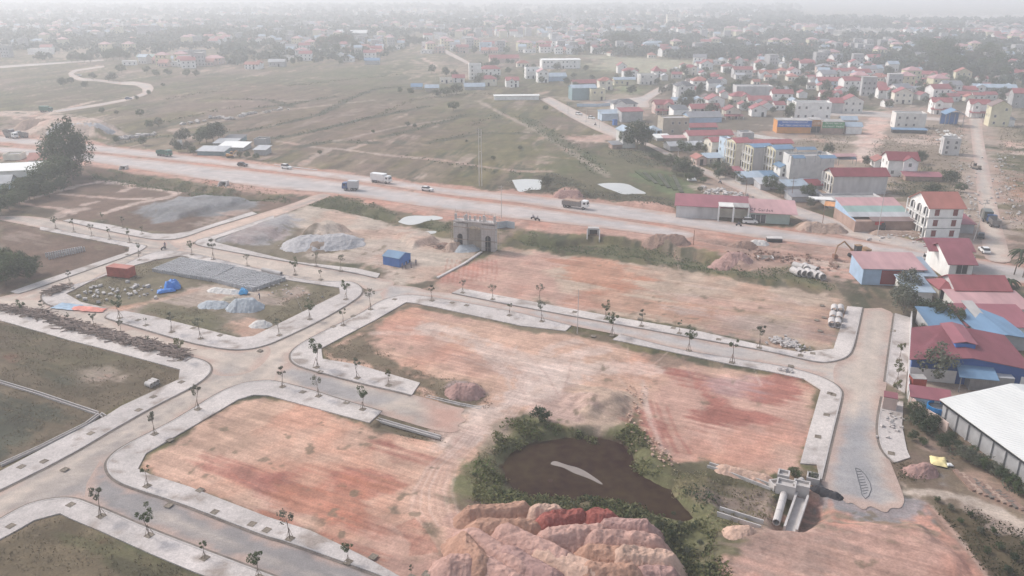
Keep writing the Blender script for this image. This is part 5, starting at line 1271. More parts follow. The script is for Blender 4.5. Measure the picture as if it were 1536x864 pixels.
# blue site cabin
o, w, h = bld(587,399,30,13,5,-28,'bright blue sheet-metal site cabin with light blue gable roof',name='site_cabin',cat='cabin',roof='gx',wm='rblue',rm='blue',st=1,win=None,pitch=.35,over=.15)
# brick row of pale walled garden
wall_run([(1180,214),(1130,206),(1098,203)], 1.6, M_TRIM, 'long pale garden wall behind the red roof', name='garden_wall')
wall_run([(865,160),(900,160),(925,158)], 1.8, WM['blue'], 'pale blue-grey boundary wall in front of the teal market hall', name='garden_wall')
wall_run([(1200,79),(1130,83),(1085,80)], 2, WM['pink'], 'long pinkish boundary wall beyond the yellow field', name='garden_wall')
# ------------------------------------------------------------ vegetation
def leafm(n, c, v=.45): return mat('leaf_' + n, c, rough=.7, var=v, scale=1.3, bump=0, coord='world')
LM = [leafm('dark', (.055,.075,.036)), leafm('mid', (.080,.105,.045)), leafm('olive', (.15,.15,.065)), leafm('dusty', (.13,.135,.095)), leafm('far', (.055,.070,.048)), leafm('yellow', (.14,.12,.045))]
M_BARK = mat('bark', (.14,.11,.09), var=.3, scale=3, bump=.3); M_BARKP = mat('bark_pale', (.30,.26,.22), var=.3, scale=3, bump=.3); M_STAKE = mat('stake_wood', (.24,.18,.14), var=.3, scale=3, bump=.1)
rng = np.random.default_rng(11)
def leaf_quads(cent, rad, n, size, r):
    """n leaf quads scattered round clump centres; returns vertices, faces"""
    k = r.integers(0, len(cent), n)
    u = r.normal(size=(n, 3)); u /= np.linalg.norm(u, axis=1)[:, None]
    p = cent[k] + u * (rad[k] * r.uniform(.55, 1.05, n))[:, None]
    nrm = u + r.normal(size=(n, 3)) * .6 + np.array((0, 0, .5)); nrm /= np.linalg.norm(nrm, axis=1)[:, None]
    a = np.cross(nrm, r.normal(size=(n, 3))); a /= np.linalg.norm(a, axis=1)[:, None] + 1e-9
    b = np.cross(nrm, a); s = size * r.uniform(.6, 1.35, n)[:, None]
    V = np.stack([p - a*s, p + b*s*.55, p + a*s, p - b*s*.55], 1).reshape(-1, 3)
    return V, np.arange(len(V)).reshape(-1, 4)
def clumps(n, rx, rz, z0, r, flat=1.0, rr=(.28,.5)):
    c = []
    while len(c) < n:
        p = r.uniform(-1, 1, 3)
        q = np.linalg.norm(p)
        if q < 1 and q > .25: c.append(p * np.array((rx, rx, rz)))
    c = np.array(c); c[:, 2] += z0
    return c, r.uniform(*rr, n) * rx * flat
def tree_proto(name, H, rx, rz, nclump, nleaf, lsize, lm, bark, r, trunk=.16, bare=0.35, rr=(.28,.5), lean=.1):
    """tapered trunk with limbs reaching into leaf clumps; base at origin"""
    o = bpy.data.objects.new(name, None)
    zc = H - rz
    c, rad = clumps(nclump, rx, rz, zc, r, rr=rr)
    mb = MB(); top = Vector((r.uniform(-lean, lean)*H*.3, r.uniform(-lean, lean)*H*.3, zc))
    mid = Vector((top.x*.3 + r.uniform(-.1,.1), top.y*.3, H*bare*.8))
    mb.tube((0,0,-.3), mid, trunk, trunk*.8, cap=False).tube(mid, top, trunk*.8, trunk*.35, cap=False)
    for i in range(min(8, nclump)):
        q = Vector(c[i]); st = mid.lerp(top, r.uniform(.1, .8)); mb.tube(st, q, trunk*.4, trunk*.12, n=5, cap=False)
    tm = mb.mesh('trunk'); tm.materials.append(bark)
    V, F = leaf_quads(c, rad, nleaf, lsize, r)
    cm = fast_mesh('crown', V, F); cm.materials.append(lm)
    return tm, cm
def put_tree(proto, x, y, z, s, rz, name, label, cat='tree', group=None, sz=None, extra=None):
    o = bpy.data.objects.new(name, None); COL.objects.link(o)
    o.location = (x, y, z); o.rotation_euler = (0, 0, rz); o.scale = (s, s, sz or s)
    tag(o, label, cat, group)
    for nm, me in (('trunk', proto[0]), ('crown', proto[1])):
        if me: c = bpy.data.objects.new(nm, me); COL.objects.link(c); c.parent = o
    if extra: c = bpy.data.objects.new(extra[0], extra[1]); COL.objects.link(c); c.parent = o
    return o
TREES = [tree_proto('tree', 8, 3.3, 3.0, 26, 1500, .30, LM[k], M_BARK, rng) for k in (0, 1, 1, 3)]
BIGT = [tree_proto('tree', 10, 3.6, 4.2, 34, 2600, .26, LM[k], M_BARK, rng) for k in (0, 3)]
SAPL = []
for k in range(6):
    SAPL.append(tree_proto('sapling', 5.0, (1.05,.9,.8,1.15,.65,1.0)[k], (1.2,1.0,1.4,1.2,1.3,1.0)[k], (9,7,8,6,6,8)[k], (420,330,300,230,200,360)[k], .15, LM[(1,3,3,3,1,2)[k]], M_BARK, rng, trunk=.055, bare=.5, rr=(.3,.5), lean=.35))
mb = MB()
for a in range(3):
    t = a*2.1+.4; mb.tube((math.cos(t)*.62, math.sin(t)*.62, -.05), (math.cos(t)*-.04, math.sin(t)*-.04, 1.75), .035, n=5)
STK = mb.mesh('stakes'); STK.materials.append(M_STAKE)
ORD = ['first','second','third','fourth','fifth','sixth','seventh','eighth','ninth','tenth','eleventh','twelfth']
PIT = MB().b(-.55,.55,-.55,.55,.0,.02).b(-.68,.68,-.68,-.55,0,.05).b(-.68,.68,.55,.68,0,.05).b(-.68,-.55,-.55,.55,0,.05).b(.55,.68,-.55,.55,0,.05).mesh('tree_pit')
PIT.materials.append(mat('pit_soil', (.20,.165,.13), var=.4, scale=4, bump=.4)); 
def pit(x, y, rz=0):
    q = bpy.data.objects.new('tree_pit', PIT); COL.objects.link(q); q.location = (x, y, .152); q.rotation_euler = (0,0,rz); q.scale = (.72,.72,1); tag(q, kind='structure')
SAP_ROWS = [
 ('on the pavement below the big red lot', [(221,729,38,4),(435,808,52,3),(522,843,34,0),(617,866,20,1)]),
 ('round the bottom left grass lot', [(152,774,52,2),(224,803,50,0),(307,837,35,4),(388,866,46,0)]),
 ('on the pavement above the big red lot', [(232,651,34,1),(297,614,42,2),(424,580,30,1),(478,594,34,3),(544,614,36,0)]),
 ('below the central peach lot', [(475,551,44,0),(536,567,30,1),(583,578,25,5)]),
 ('left of the central peach lot', [(515,488,29,4),(556,464,31,3)]),
 ('on the right pavement of the block yard', [(419,503,26,3),(465,479,29,0),(519,449,29,0)]),
 ('on the pavement below the block yard', [(180,477,34,0),(219,488,14,4),(258,498,29,1),(301,508,32,3)]),
 ('among the timber on the long pavement', [(34,475,26,0),(65,472,21,1),(102,482,13,0),(142,495,28,2),(182,501,24,2),(223,513,10,0),(271,540,34,5)]),
 ('on the street below the pale tracks', [(84,343,18,0),(111,348,19,1),(138,354,19,3),(154,331,12,0),(165,359,21,4),(185,342,16,1),(195,364,24,4),(213,351,14,4)]),
 ('around the upper left street corner', [(105,425,19,1),(191,382,10,2),(208,379,14,0),(209,390,8,1)]),
 ('beside the upper edge of the block yard', [(288,382,21,0),(320,389,29,1),(371,399,19,3),(443,412,25,0),(481,419,16,2)]),
 ('on the pavement below the gravel heap', [(474,399,22,3),(511,406,24,3)]),
 ('on the pavement below the wide tan lot', [(648,451,23,1),(694,439,21,3),(739,449,24,3),(809,452,26,3),(909,479,28,0),(962,489,24,1),(1019,500,23,4),(1139,522,38,2),(1201,533,17,5)]),
 ('above the central peach lot', [(764,473,22,4),(813,482,31,3),(918,503,36,0),(1033,526,37,0),(1098,544,41,4)]),
 ('on the eastern pavement before the warehouse', [(1349,540,26,5),(1345,576,34,5),(1343,600,30,5)]),
]
for ph, lst in SAP_ROWS:
    n = len(lst)
    for i, (px, py, hp, k) in enumerate(lst):
        p = P(px, py, .15); s = hp * mpp(px, py) / .93 / 5.0
        lab = f'staked young street tree, {ORD[i]} from the left {ph}' if n > 1 else f'staked young street tree {ph}'
        st = (.85 if s > .5 else 1)
        put_tree(SAPL[k], p.x, p.y, .15, s, rng.uniform(0, 6.28), 'street_sapling', lab, 'sapling', 'staked young street trees', extra=('stakes', STK) if s > .45 else None)
        pit(p.x, p.y, R(-27))
for px, py in [(104,489),(46,474),(97,704),(66,692),(32,700),(136,650),(272,573),(208,615),(230,595),(16,789),(106,757),(322,768),(378,786),(1233,458),(1236,476),(1225,480),(1230,496),(1215,524),(1219,530),(1245,590),(1240,622),(1250,592),(1227,655),(1340,496),(1337,680),(1186,549),(890,504),(960,478),(1010,492),(1078,509),(862,468),(700,458),(678,454),(390,526),(330,503),(290,492),(207,480),(255,660),(300,735),(253,758),(400,795),(640,861),(560,835),(454,588),(520,604),(500,490),(530,474),(592,449),(480,558)]:
    p = P(px, py, .15); pit(p.x, p.y, R(-27 + 2*(px % 5)))

def nth(i): n = i + 1; return f'{n}' + ('th' if 10 < n % 100 < 14 else {1:'st',2:'nd',3:'rd'}.get(n % 10, 'th'))
# big and village trees, traced
for px, py, hp, k, lab in [
 (103,266,78,0,'tall dark feathery tree by the highway, tallest on the left'),(85,262,52,1,'leafy tree leaning on the tall dark one at its left'),(122,262,58,0,'dark tree on the right flank of the tall one by the highway')]:
    p = P(px, py); s = hp*mpp(px, py)/.9/10; put_tree(BIGT[k], p.x, p.y, 0, s*.85, rng.uniform(0,6), 'tall_tree', lab, sz=s)
hedge = [(70,282,36),(88,275,40),(60,290,30),(45,300,26),(30,308,22),(14,316,24),(2,322,26),(52,300,20),(110,270,26),(75,296,22),(22,300,24),(5,306,22),(38,290,22),(96,286,20),(-12,326,26),(66,275,24)]
for i, (px, py, hp) in enumerate(sorted(hedge)):
    p = P(px, py); s = hp*mpp(px, py)/.9/8
    put_tree(TREES[rng.integers(0,3)], p.x, p.y, 0, s*1.25, rng.uniform(0,6), 'hedge_tree', 'bushy green tree in the hedge below the tall dark tree, ' + nth(i) + ' from left', 'tree', 'hedge trees at the left edge', sz=s)
for i, (px, py, hp) in enumerate([(5,408,34),(22,418,36),(40,424,34),(10,430,34),(52,410,24),(-8,420,40),(32,400,22),(-20,400,44)]):
    p = P(px, py); s = hp*mpp(px, py)/.9/8
    put_tree(TREES[(0,1)[i%2]], p.x, p.y, 0, s*1.1, rng.uniform(0,6), 'broad_tree', 'rounded dark green tree in the clump beside the left lot with short posts', 'tree', 'dark clump at the left edge', sz=s)
T1 = [(955,224,38,0,'large dark roadside tree beside the pale blue gabled tower house'),(940,222,24,1,'smaller tree at the left foot of the large dark roadside tree'),(968,222,28,0,'dark tree at the right of the large roadside tree'),
 (810,634,22,0,'dense dark green round bush on the pond bank'),(1400,572,52,3,'loose crowned yellow-green tree before the deep blue warehouse wall'),(1383,478,28,0,'dark tree left of the maroon warehouse roof'),(1405,486,34,0,'middle dark tree between the hedge and the maroon warehouse'),(1428,494,32,2,'rounded bright green tree touching the maroon warehouse roof'),
 (1270,327,24,3,'round dusty tree on the roadside left of the patchwork roofed hall'),(1155,287,22,1,'dark palm-like tree before the roadside sheds'),(1170,295,18,0,'low dark tree right of the palm-like one'),(1212,300,22,1,'tree among the slate roofed roadside sheds'),(1215,312,14,3,'small tree by the whitish roadside awning'),
 (1380,246,18,0,'dark shrubby tree right of the maroon gabled plot house'),(1425,276,18,0,'dark bush by the raw tower ruin'),(1298,249,14,0,'dark low tree behind the faded red canopy'),(1242,232,16,3,'palm tree in the vacant plot behind the tall houses'),
 (680,166,12,1,'lone round green bush in the middle of the open field'),(820,284,20,3,'purple-green thicket between the two pale ponds'),(1440,288,12,1,'bush beside the vacant plots'),(1400,298,20,0,'dark bush left of the three-storey house behind'),
 (1355,470,40,3,'tall ragged shrub between the shed and the eastern pavement'),(1348,455,30,3,'ragged grey-green shrub beside the blue and maroon shed'),(1362,440,34,3,'ragged shrub against the pale blue shed roof'),(1382,500,14,3,'low shrub at the yard wall before the maroon warehouse'),
 (1192,716,14,2,'low olive bush at the end of the pavement by the drains'),(1219,720,12,3,'second olive bush at the end of the pavement by the drains'),
 (205,112,0,0,''),(655,146,10,0,'dark bush between two huts on the field edge'),(685,142,14,0,'wide dark bush before the cream flat house on the field edge'),(670,144,12,1,'round bush left of the wide dark bush on the field edge')]
for px, py, hp, k, lab in T1:
    if not hp: continue
    p = P(px, py); s = hp*mpp(px, py)/.9/8
    put_tree(TREES[k], p.x, p.y, 0, s*(1.5 if 'wide' in lab or 'bush' in lab else 1.05), rng.uniform(0,6), 'bush' if 'bush' in lab or 'thicket' in lab or 'shrub' in lab else 'broad_tree', lab, 'bush' if 'bush' in lab or 'thicket' in lab or 'shrub' in lab else 'tree', sz=s)
GRP = [('green garden shrub on the waste strip along the white warehouse wall', 'shrubs by the white warehouse', [(1378,640,26),(1390,652,24),(1402,640,18),(1372,622,20),(1412,672,20),(1425,664,16),(1440,686,18),(1452,692,20),(1465,700,18),(1478,706,20),(1490,712,18),(1503,722,20),(1516,730,18),(1528,742,18),(1436,672,12),(1458,680,12),(1368,660,14),(1384,668,12),(1545,748,22)]),
 ('dark low shrub in the scrub strip at the lower right', 'shrubs in the lower right strip', [(1405,752,8),(1425,765,9),(1440,785,9),(1455,775,8),(1470,800,10),(1490,800,9),(1500,825,11),(1480,830,10),(1520,840,11),(1510,860,12),(1535,820,9)]),
 ('green shrub on the bank between pond and soil heaps', 'shrubs below the pond', [(770,760,6),(795,763,6),(835,765,6),(865,767,7),(890,771,9),(915,773,7),(940,778,7),(965,787,9),(985,793,9),(1005,803,9),(1020,788,7),(1040,793,7),(1050,818,9),(1030,828,7),(1065,853,8),(1010,773,6),(720,748,6),(735,755,5),(712,715,6),(728,703,6),(748,738,5),]),('banana-like green shrub in the hedge between the gardens and the side road', 'roadside garden hedge', [(1000,248,16),(1010,252,18),(1020,256,20),(1030,262,20),(1040,266,16),(1048,268,14),(988,244,14),(1015,262,14),(1033,272,12),(1055,275,10),(980,240,12)]),
 ('dark shrub below the cream tall houses on the side road', 'shrubs below the tall houses', [(1072,258,16),(1080,262,18),(1088,266,18),(1078,268,14),(1105,272,14),(1112,276,12),(1120,270,12)]),
 ('round tree behind the grey tin roof store', 'trees behind the store', [(1022,228,16),(1032,232,16),(1048,228,14),(1058,230,12)]),
 ('dark tree at the highway edge beside the shacks', 'trees by the shacks', [(270,214,16),(278,212,18),(310,214,22),(320,212,24),(328,210,24),(300,216,18),(262,222,12),(268,228,14),(360,236,9),(372,238,10),(385,240,9),(282,228,14),(290,232,12)]),
 ('scattered dark bush standing in the open fields', 'field bushes', [(210,175,10),(153,170,8),(175,172,6),(225,193,12),(238,190,12),(170,122,12),(140,120,10),(128,132,9),(95,130,12),(107,126,9),(183,110,12),(163,122,8),(205,150,6),(224,143,7),(245,130,5),(280,115,10),(220,110,10),(235,115,10),(253,114,10),(295,115,9),(175,215,10),(215,218,12),(612,190,7),(622,192,6),(818,166,7),(760,90,0),(780,225,6),(600,140,8),(616,142,9),(560,200,5),(480,232,6),(700,214,4),(740,240,6),(1050,288,7)]),
 ('tall tree in the dark row behind the left farmhouses', 'dark tree rows left', [(160,92,14),(170,91,16),(180,90,16),(190,92,14),(107,93,12),(117,93,12),(127,94,12),(136,94,12),(248,58,12),(258,57,13),(272,57,14),(285,57,15),(298,57,15),(310,57,13),(325,76,10),(340,75,10),(352,75,11),(366,74,11),(380,73,10),(340,94,9),(350,94,10),(302,97,9),(362,92,8)]),
 ('tall tree of the dark wood above the middle field', 'dark wood above the middle field', [(484,75,18),(494,74,19),(504,73,19),(514,72,19),(524,73,18),(532,76,18),(488,82,14),(505,82,14),(520,84,13),(612,66,12),(622,67,12),(632,68,10),(450,96,10),(440,98,10),(425,94,9),(505,92,9),(520,92,9),(512,97,8),(408,98,9)]),
 ('tall tree in the dark group behind the wide white block', 'dark group behind the yellow field', [(908,72,16),(918,73,18),(928,72,20),(938,73,20),(948,72,18),(913,76,14),(935,77,14),(868,70,10),(880,72,12),(860,72,10),(1075,70,14),(1090,74,14),(1100,74,15),(1110,76,14),(1160,66,10),(1178,66,12),(1190,80,14),(1200,82,14),(1180,82,12)]),
 ('tall dark tree of the big wood at the upper right', 'big dark wood at the upper right', [(1385,88,26),(1396,92,28),(1408,96,30),(1418,92,30),(1426,100,28),(1400,104,24),(1412,110,24),(1422,116,22),(1432,110,24),(1460,100,24),(1470,98,28),(1480,96,28),(1490,100,26),(1500,106,24),(1476,112,22),(1490,118,22),(1505,120,18),(1376,80,18),(1368,98,16),(1378,106,16),(1455,116,14),(1500,82,14),(1520,90,16),(1532,98,14),(1340,88,14),(1350,94,14),(1360,88,16),(1325,98,12),(1310,92,12),(1440,126,12),(1300,108,12)])]
NT = 0
for lab, grp, lst in GRP:
    lst = sorted(q for q in lst if q[2])
    for i_, (px, py, hp) in enumerate(lst):
        p = P(px, py); s = hp*mpp(px, py)/.9/8
        fb = 'bush' in lab or 'shrub' in lab
        put_tree(TREES[rng.integers(0, 4)], p.x, p.y, 0, s*(1.25 if fb else 1.1), rng.uniform(0,6), 'bush' if fb else 'tree', lab + ', ' + nth(i_) + ' from left', 'bush' if fb else 'tree', grp, sz=s); NT += 1
# trees filling the gaps between the houses of the village
VZ = [(p.x, p.y) for p in PP([(1000,160),(960,120),(1020,100),(1100,92),(1180,85),(1300,85),(1536,100),(1560,150),(1500,160),(1340,166),(1290,160),(1240,172),(1160,190),(1060,178)])]
VZ2 = [(p.x, p.y) for p in PP([(690,140),(640,118),(640,80),(720,70),(850,100),(1000,110),(960,150),(860,146),(830,132)])]
def free(x, y, pad=1.5):
    for bx, by, br in BLD:
        if (x-bx)**2 + (y-by)**2 < (br*.8+pad)**2: return False
    for poly in HARD:
        if boxed(np.array([x]), np.array([y]), poly, 2).size and sdist(np.array([x]), np.array([y]), poly)[0] < 2: return False
    return True
k = 0; t = 0; xs = [p[0] for p in VZ]; ys = [p[1] for p in VZ]
CP = []
for q in range(8):
    w_, d_, h_ = random.uniform(5,9), random.uniform(5,7), random.choice([3,3.2,3.4,6])
    wm_, rm_ = random.choice(['white','beige','cream','grey','white']), ['red','red','dgrey','pgrey','brick','pblue','red','brown'][q]
    a_ = wall_body(w_, d_, h_, 'gx', .5).mesh('wall'); a_.materials.append(WM[wm_]); b_ = gable_roof(w_, d_, h_, .5, .4).mesh('roof'); b_.materials.append(RM[rm_]); CP.append((a_, b_, h_, d_, w_, wm_, rm_))
def free0(x, y, pad):
    return all((x-bx)**2+(y-by)**2 > (br*.75+pad)**2 for bx, by, br in BLD) and all(not boxed(np.array([x]), np.array([y]), q, 3).size or sdist(np.array([x]), np.array([y]), q)[0] > 3.5 for q in HARD)
RNM = dict(red='red roof', dgrey='dark grey roof', pgrey='pale grey roof', brick='orange-red roof', pblue='pale blue roof', brown='brown roof')
while k < 165 and t < 12000:
    t += 1; x, y = rng.uniform(min(xs), max(xs)), rng.uniform(min(ys), max(ys))
    if sdist(np.array([x]), np.array([y]), VZ)[0] > 0 or not free0(x, y, 1.9): continue
    c_ = CP[rng.integers(0, 8)]; u = x/y; ph = 'left part' if u < .3 else ('middle' if u < .45 else 'right part')
    o = empty('cottage', (x, y, 0), R(float(rng.choice([5,-8,85,95]))), f'small {c_[5]} cottage with {RNM[c_[6]]} tucked between village houses, {ph}', 'house', 'small cottages between the houses')
    for nm, me in (('wall', c_[0]), ('roof', c_[1])): q = bpy.data.objects.new(nm, me); COL.objects.link(q); q.parent = o
    for xx in (-c_[4]*.25, c_[4]*.25): part_at(window_mesh(1.0, 1.2), 'window', o, (xx, -c_[3]/2, 1.7))
    BLD.append((x, y, 5)); k += 1
for zone, cnt, grp in ((VZ, 210, 'the red-roofed village'), (VZ2, 45, 'the village centre')):
    xs = [p[0] for p in zone]; ys = [p[1] for p in zone]; k = 0; t = 0
    while k < cnt and t < 4000:
        t += 1
        x, y = rng.uniform(min(xs), max(xs)), rng.uniform(min(ys), max(ys))
        if sdist(np.array([x]), np.array([y]), zone)[0] > 0 or not free(x, y): continue
        s = rng.uniform(.55, 1.15)
        put_tree(TREES[rng.choice([0,0,1,3])], x, y, 0, s, rng.uniform(0,6), 'tree', f'dark green tree filling a gap between houses of {grp}', 'tree', f'trees in {grp}', sz=s*rng.uniform(.75,1.05)); k += 1
# palms at the right edge
def frond_mesh():
    mb = MB()
    for k in range(14):
        a = 2*math.pi*k/14 + .2*math.sin(k*3); up = .55 if k % 2 else .15
        pr = Vector((0,0,0))
        for j in range(1, 6):
            t = j/5; q = Vector((math.cos(a)*2.3*t, math.sin(a)*2.3*t, up*2*t - 2.0*t*t)); w = .42*(1-t*.6)
            n = Vector((-math.sin(a), math.cos(a), 0))
            mb.quad(pr, q, q + n*w + Vector((0,0,-.25)), pr + n*w + Vector((0,0,-.25))).quad(pr, q, q - n*w + Vector((0,0,-.25)), pr - n*w + Vector((0,0,-.25))); pr = q
    me = mb.mesh('fronds'); me.materials.append(LM[0]); return me
FR = frond_mesh()
for px, py, hp, lab in [(1521,412,36,'tall palm tree at the right edge beside the highway'),(1534,416,28,'shorter palm tree behind the tall one at the right edge'),(1241,236,14,'lone palm in the vacant plot behind the tall roadside houses'),(1050,160,10,'palm beside the white house with dark openings'),(1513,430,10,'low palm below the tall palm at the right edge')]:
    p = P(px, py); h = hp*mpp(px,py)/.93
    o = empty('palm_tree', p, 0, lab, 'palm tree')
    MB().tube((0,0,-.2),(h*.06,0,h),.16,.1).build('trunk', M_BARK, o)
    q = bpy.data.objects.new('fronds', FR); COL.objects.link(q); q.parent = o; q.location = (h*.06,0,h); q.scale = (1.1,)*3
# weeds, scrub and rank grass: one mass of small leaf blades per place
def weeds(name, label, polys, n, hgt, size, m, kind='stuff', clump=1):
    Vs = []
    for poly in polys:
        w = [(p.x, p.y) for p in PP(poly)]; xs = [q[0] for q in w]; ys = [q[1] for q in w]
        ar = abs(sum(w[i][0]*w[(i+1)%len(w)][1]-w[(i+1)%len(w)][0]*w[i][1] for i in range(len(w))))/2
        k = int(n*ar); tot = int(k*(max(xs)-min(xs))*(max(ys)-min(ys))/max(ar,1))
        tot = min(tot, 260000)
        x = rng.uniform(min(xs), max(xs), tot); y = rng.uniform(min(ys), max(ys), tot)
        d = sdist(x, y, w) + (fbm(x/4, y/4, 81, 3)-.5)*5
        keep = (d < 0) & (fbm(x/3, y/3, 82, 3) > .42)
        for hp_ in HARD:
            ix = boxed(x, y, hp_, 1)
            if len(ix): keep[ix] &= sdist(x[ix], y[ix], hp_) > .4
        x, y = x[keep], y[keep]
        z = ground_z(x, y); Vs.append(np.stack([x, y, z], 1))
    B = np.concatenate(Vs); n_ = len(B)
    hh = hgt*(.4+.9*fbm(B[:,0]/2.5, B[:,1]/2.5, 83, 3))
    p = B + np.stack([rng.normal(size=n_)*.2, rng.normal(size=n_)*.2, rng.uniform(0,1,n_)*hh], 1)
    nr_ = rng.normal(size=(n_,3)) + np.array((0,-.2,.6)); nr_ /= np.linalg.norm(nr_,axis=1)[:,None]
    a = np.cross(nr_, rng.normal(size=(n_,3))); a /= np.linalg.norm(a,axis=1)[:,None]; b = np.cross(nr_, a); s = size*rng.uniform(.5,1.3,n_)[:,None]
    V = np.stack([p-a*s, p+b*s*.5, p+a*s, p-b*s*.5],1).reshape(-1,3)
    me = fast_mesh(name, V, np.arange(len(V)).reshape(-1,4)); me.materials.append(m)
    o = bpy.data.objects.new(name, me); COL.objects.link(o); tag(o, label, kind=kind)
bankp = [(700,700),(722,682),(742,655),(775,628),(790,618),(838,640),(900,650),(940,640),(955,618),(962,650),(985,682),(1008,700),(1062,702),(1110,722),(1160,740),(1165,790),(1110,800),(1075,800),(1062,830),(1085,880),(1030,880),(1005,820),(980,790),(920,775),(860,765),(760,762),(700,757),(690,730)]
weeds('bank_scrub', 'rank green scrub on the banks of the dark pond', [
 [(705,720),(735,700),(760,735),(880,745),(990,770),(1020,778),(1050,770),(1075,800),(1062,830),(1085,880),(1030,880),(1000,812),(975,786),(900,772),(800,764),(705,752)],
 [(735,660),(775,625),(838,640),(900,650),(945,640),(955,618),(962,650),(985,682),(1008,700),(985,720),(955,700),(945,660),(846,646),(794,655),(750,680)]], 26, .9, .28, LM[2])
weeds('bank_scrub', 'darker shrubs along the lower pond bank', [[(720,735),(885,744),(990,768),(1050,775),(1070,800),(1055,840),(1070,880),(1035,880),(1005,820),(975,785),(900,768),(760,758)], [(1045,730),(1080,740),(1060,775),(1030,765)]], 12, .9, .24, LM[0])
weeds('bank_scrub', 'pale dry grass on the slopes round the pond', [[(1005,700),(1062,702),(1110,722),(1160,740),(1165,785),(1110,798),(1075,796),(1050,762),(1030,738),(1000,716)],[(690,735),(705,700),(740,665),(745,690),(750,725),(770,745),(740,752)]], 9, .5, .20, leafm('straw', (.24,.20,.12)))
weeds('bank_scrub', 'bright green clumps on the pond banks', [[(745,655),(790,625),(838,640),(900,650),(945,638),(958,622),(960,650),(940,655),(850,646),(794,654)],[(880,755),(920,750),(950,765),(920,775)],[(700,700),(730,690),(760,740),(730,745)]], 12, .7, .22, leafm('bright', (.13,.17,.05)))
weeds('pond_weed', 'dark reddish water plants covering the pond', [[(760,675),(800,658),(850,650),(901,648),(940,660),(955,675),(958,704),(981,722),(1008,730),(1024,748),(1042,765),(1015,770),(990,764),(940,746),(885,740),(783,736),(755,712)]], 2, .06, .09, mat('leaf_reddish', (.060,.026,.024), var=.5, scale=.8))
weeds('verge_grass', 'rough green grass along the foot of the highway bank', [
 [(770,354),(800,348),(838,362),(895,360),(981,367),(1026,380),(1085,393),(1119,406),(1190,402),(1262,432),(1250,440),(1180,424),(1090,413),(960,392),(850,380),(790,370)],
 [(462,308),(467,300),(505,294),(545,301),(600,322),(606,333),(565,325),(520,314),(480,313)],[(622,336),(640,330),(680,334),(678,350),(650,346)],
 [(135,255),(260,272),(430,296),(440,306),(330,300),(220,285),(140,270)]], 6, .6, .24, LM[1])
weeds('lot_grass', 'dry brownish grass tufts in the unbuilt lots', [
 [(0,810),(52,781),(90,771),(104,778),(156,800),(227,832),(294,860),(330,880),(200,900),(-60,900)],
 [(0,481),(104,511),(270,555),(268,570),(182,610),(157,626),(0,699)],
 [(482,523),(545,500),(556,515),(600,543),(650,562),(700,572),(742,592),(735,607),(690,616),(606,591),(536,549),(484,539)],
 [(99,441),(141,420),(200,399),(234,390),(262,384),(230,410),(190,440),(160,460)],[(220,462),(320,470),(345,500),(240,475)],[(430,445),(508,434),(508,441),(400,492),(395,480)],
 [(556,636),(573,621),(620,634),(670,650),(668,662),(620,655)],[(640,596),(690,600),(735,598),(720,606),(690,613)]], 7, .30, .14, leafm('dry', (.135,.105,.065)))
weeds('scrub', 'dark scrub strip beside the gardens at the lower right', [[(1389,744),(1435,751),(1488,780),(1560,810),(1600,880),(1500,880),(1461,834),(1417,785)], [(1345,698),(1365,692),(1385,712),(1395,726),(1350,720)]], 16, .7, .17, leafm('scrub', (.065,.06,.028)))
weeds('scrub', 'leafy garden shrubs along the white warehouse wall', [[(1357,605),(1385,615),(1400,632),(1440,662),(1500,700),(1536,735),(1530,745),(1480,705),(1430,690),(1400,655),(1362,640)], [(1428,690),(1470,700),(1500,712),(1520,738),(1480,716)], [(1362,690),(1400,700),(1390,706),(1366,696)]], 14, 1.6, .22, LM[3])
weeds('lot_grass', 'thin weeds over the vacant village plots', [[(1225,200),(1275,205),(1268,228),(1220,232),(1190,215)],[(1320,205),(1445,178),(1452,300),(1380,300),(1330,262),(1300,230)],[(1500,182),(1536,190),(1536,400),(1512,330),(1495,250)],[(300,255),(440,296),(430,306),(300,285)]], 1.1, .5, .28, leafm('weed', (.12,.11,.06)))
def band(px, w):
    w_ = [P(a, b) for a, b in px]; u = []; d = []
    for i, p in enumerate(w_):
        t = (w_[min(i+1, len(w_)-1)] - w_[max(i-1, 0)]).normalized(); n_ = Vector((-t.y, t.x, 0))*w/2; u.append(p+n_); d.append(p-n_)
    return u + d[::-1]
_PP = PP
DITCH = [band(l, w) for l, w in [([(380,195),(420,187),(480,172),(530,146),(562,134),(610,130)],5),([(400,209),(440,203),(470,197),(549,178),(600,168),(640,160)],5),([(380,163),(440,156),(500,145)],6),([(180,215),(240,205),(330,200),(380,195)],5),([(580,205),(640,190),(700,172)],5),([(450,220),(500,212),(560,214)],5),([(640,215),(720,200),(800,200)],5),([(330,148),(400,150),(440,160)],6),([(790,180),(830,205),(880,240),(905,262)],9),
 ([(600,236),(660,243),(720,254),(780,262)],6),([(250,150),(300,140),(360,136)],6),([(620,150),(700,140),(740,142)],6),([(430,130),(520,120),(600,112)],8),([(240,185),(300,172),(360,160)],5),([(500,190),(560,176),(620,150)],4),([(700,190),(760,170),(790,180)],5)]]
PP = lambda q, z=0.0: q if isinstance(q[0], Vector) else _PP(q, z)
weeds('ditch_scrub', 'dark scrub lining the ditches between the open fields', DITCH, .8, 1.0, .42, leafm('ditch', (.075,.085,.045)))
weeds('field_scrub', 'mixed scrub around the pale ponds beyond the highway', [[(760,275),(800,266),(830,262),(870,275),(900,290),(975,295),(1010,304),(1016,316),(960,312),(900,301),(780,288)], [(905,218),(960,228),(1000,240),(1010,252),(960,250),(915,232)], [(1380,250),(1440,260),(1440,300),(1360,300),(1330,280)]], 2.6, 1.1, .34, LM[3])
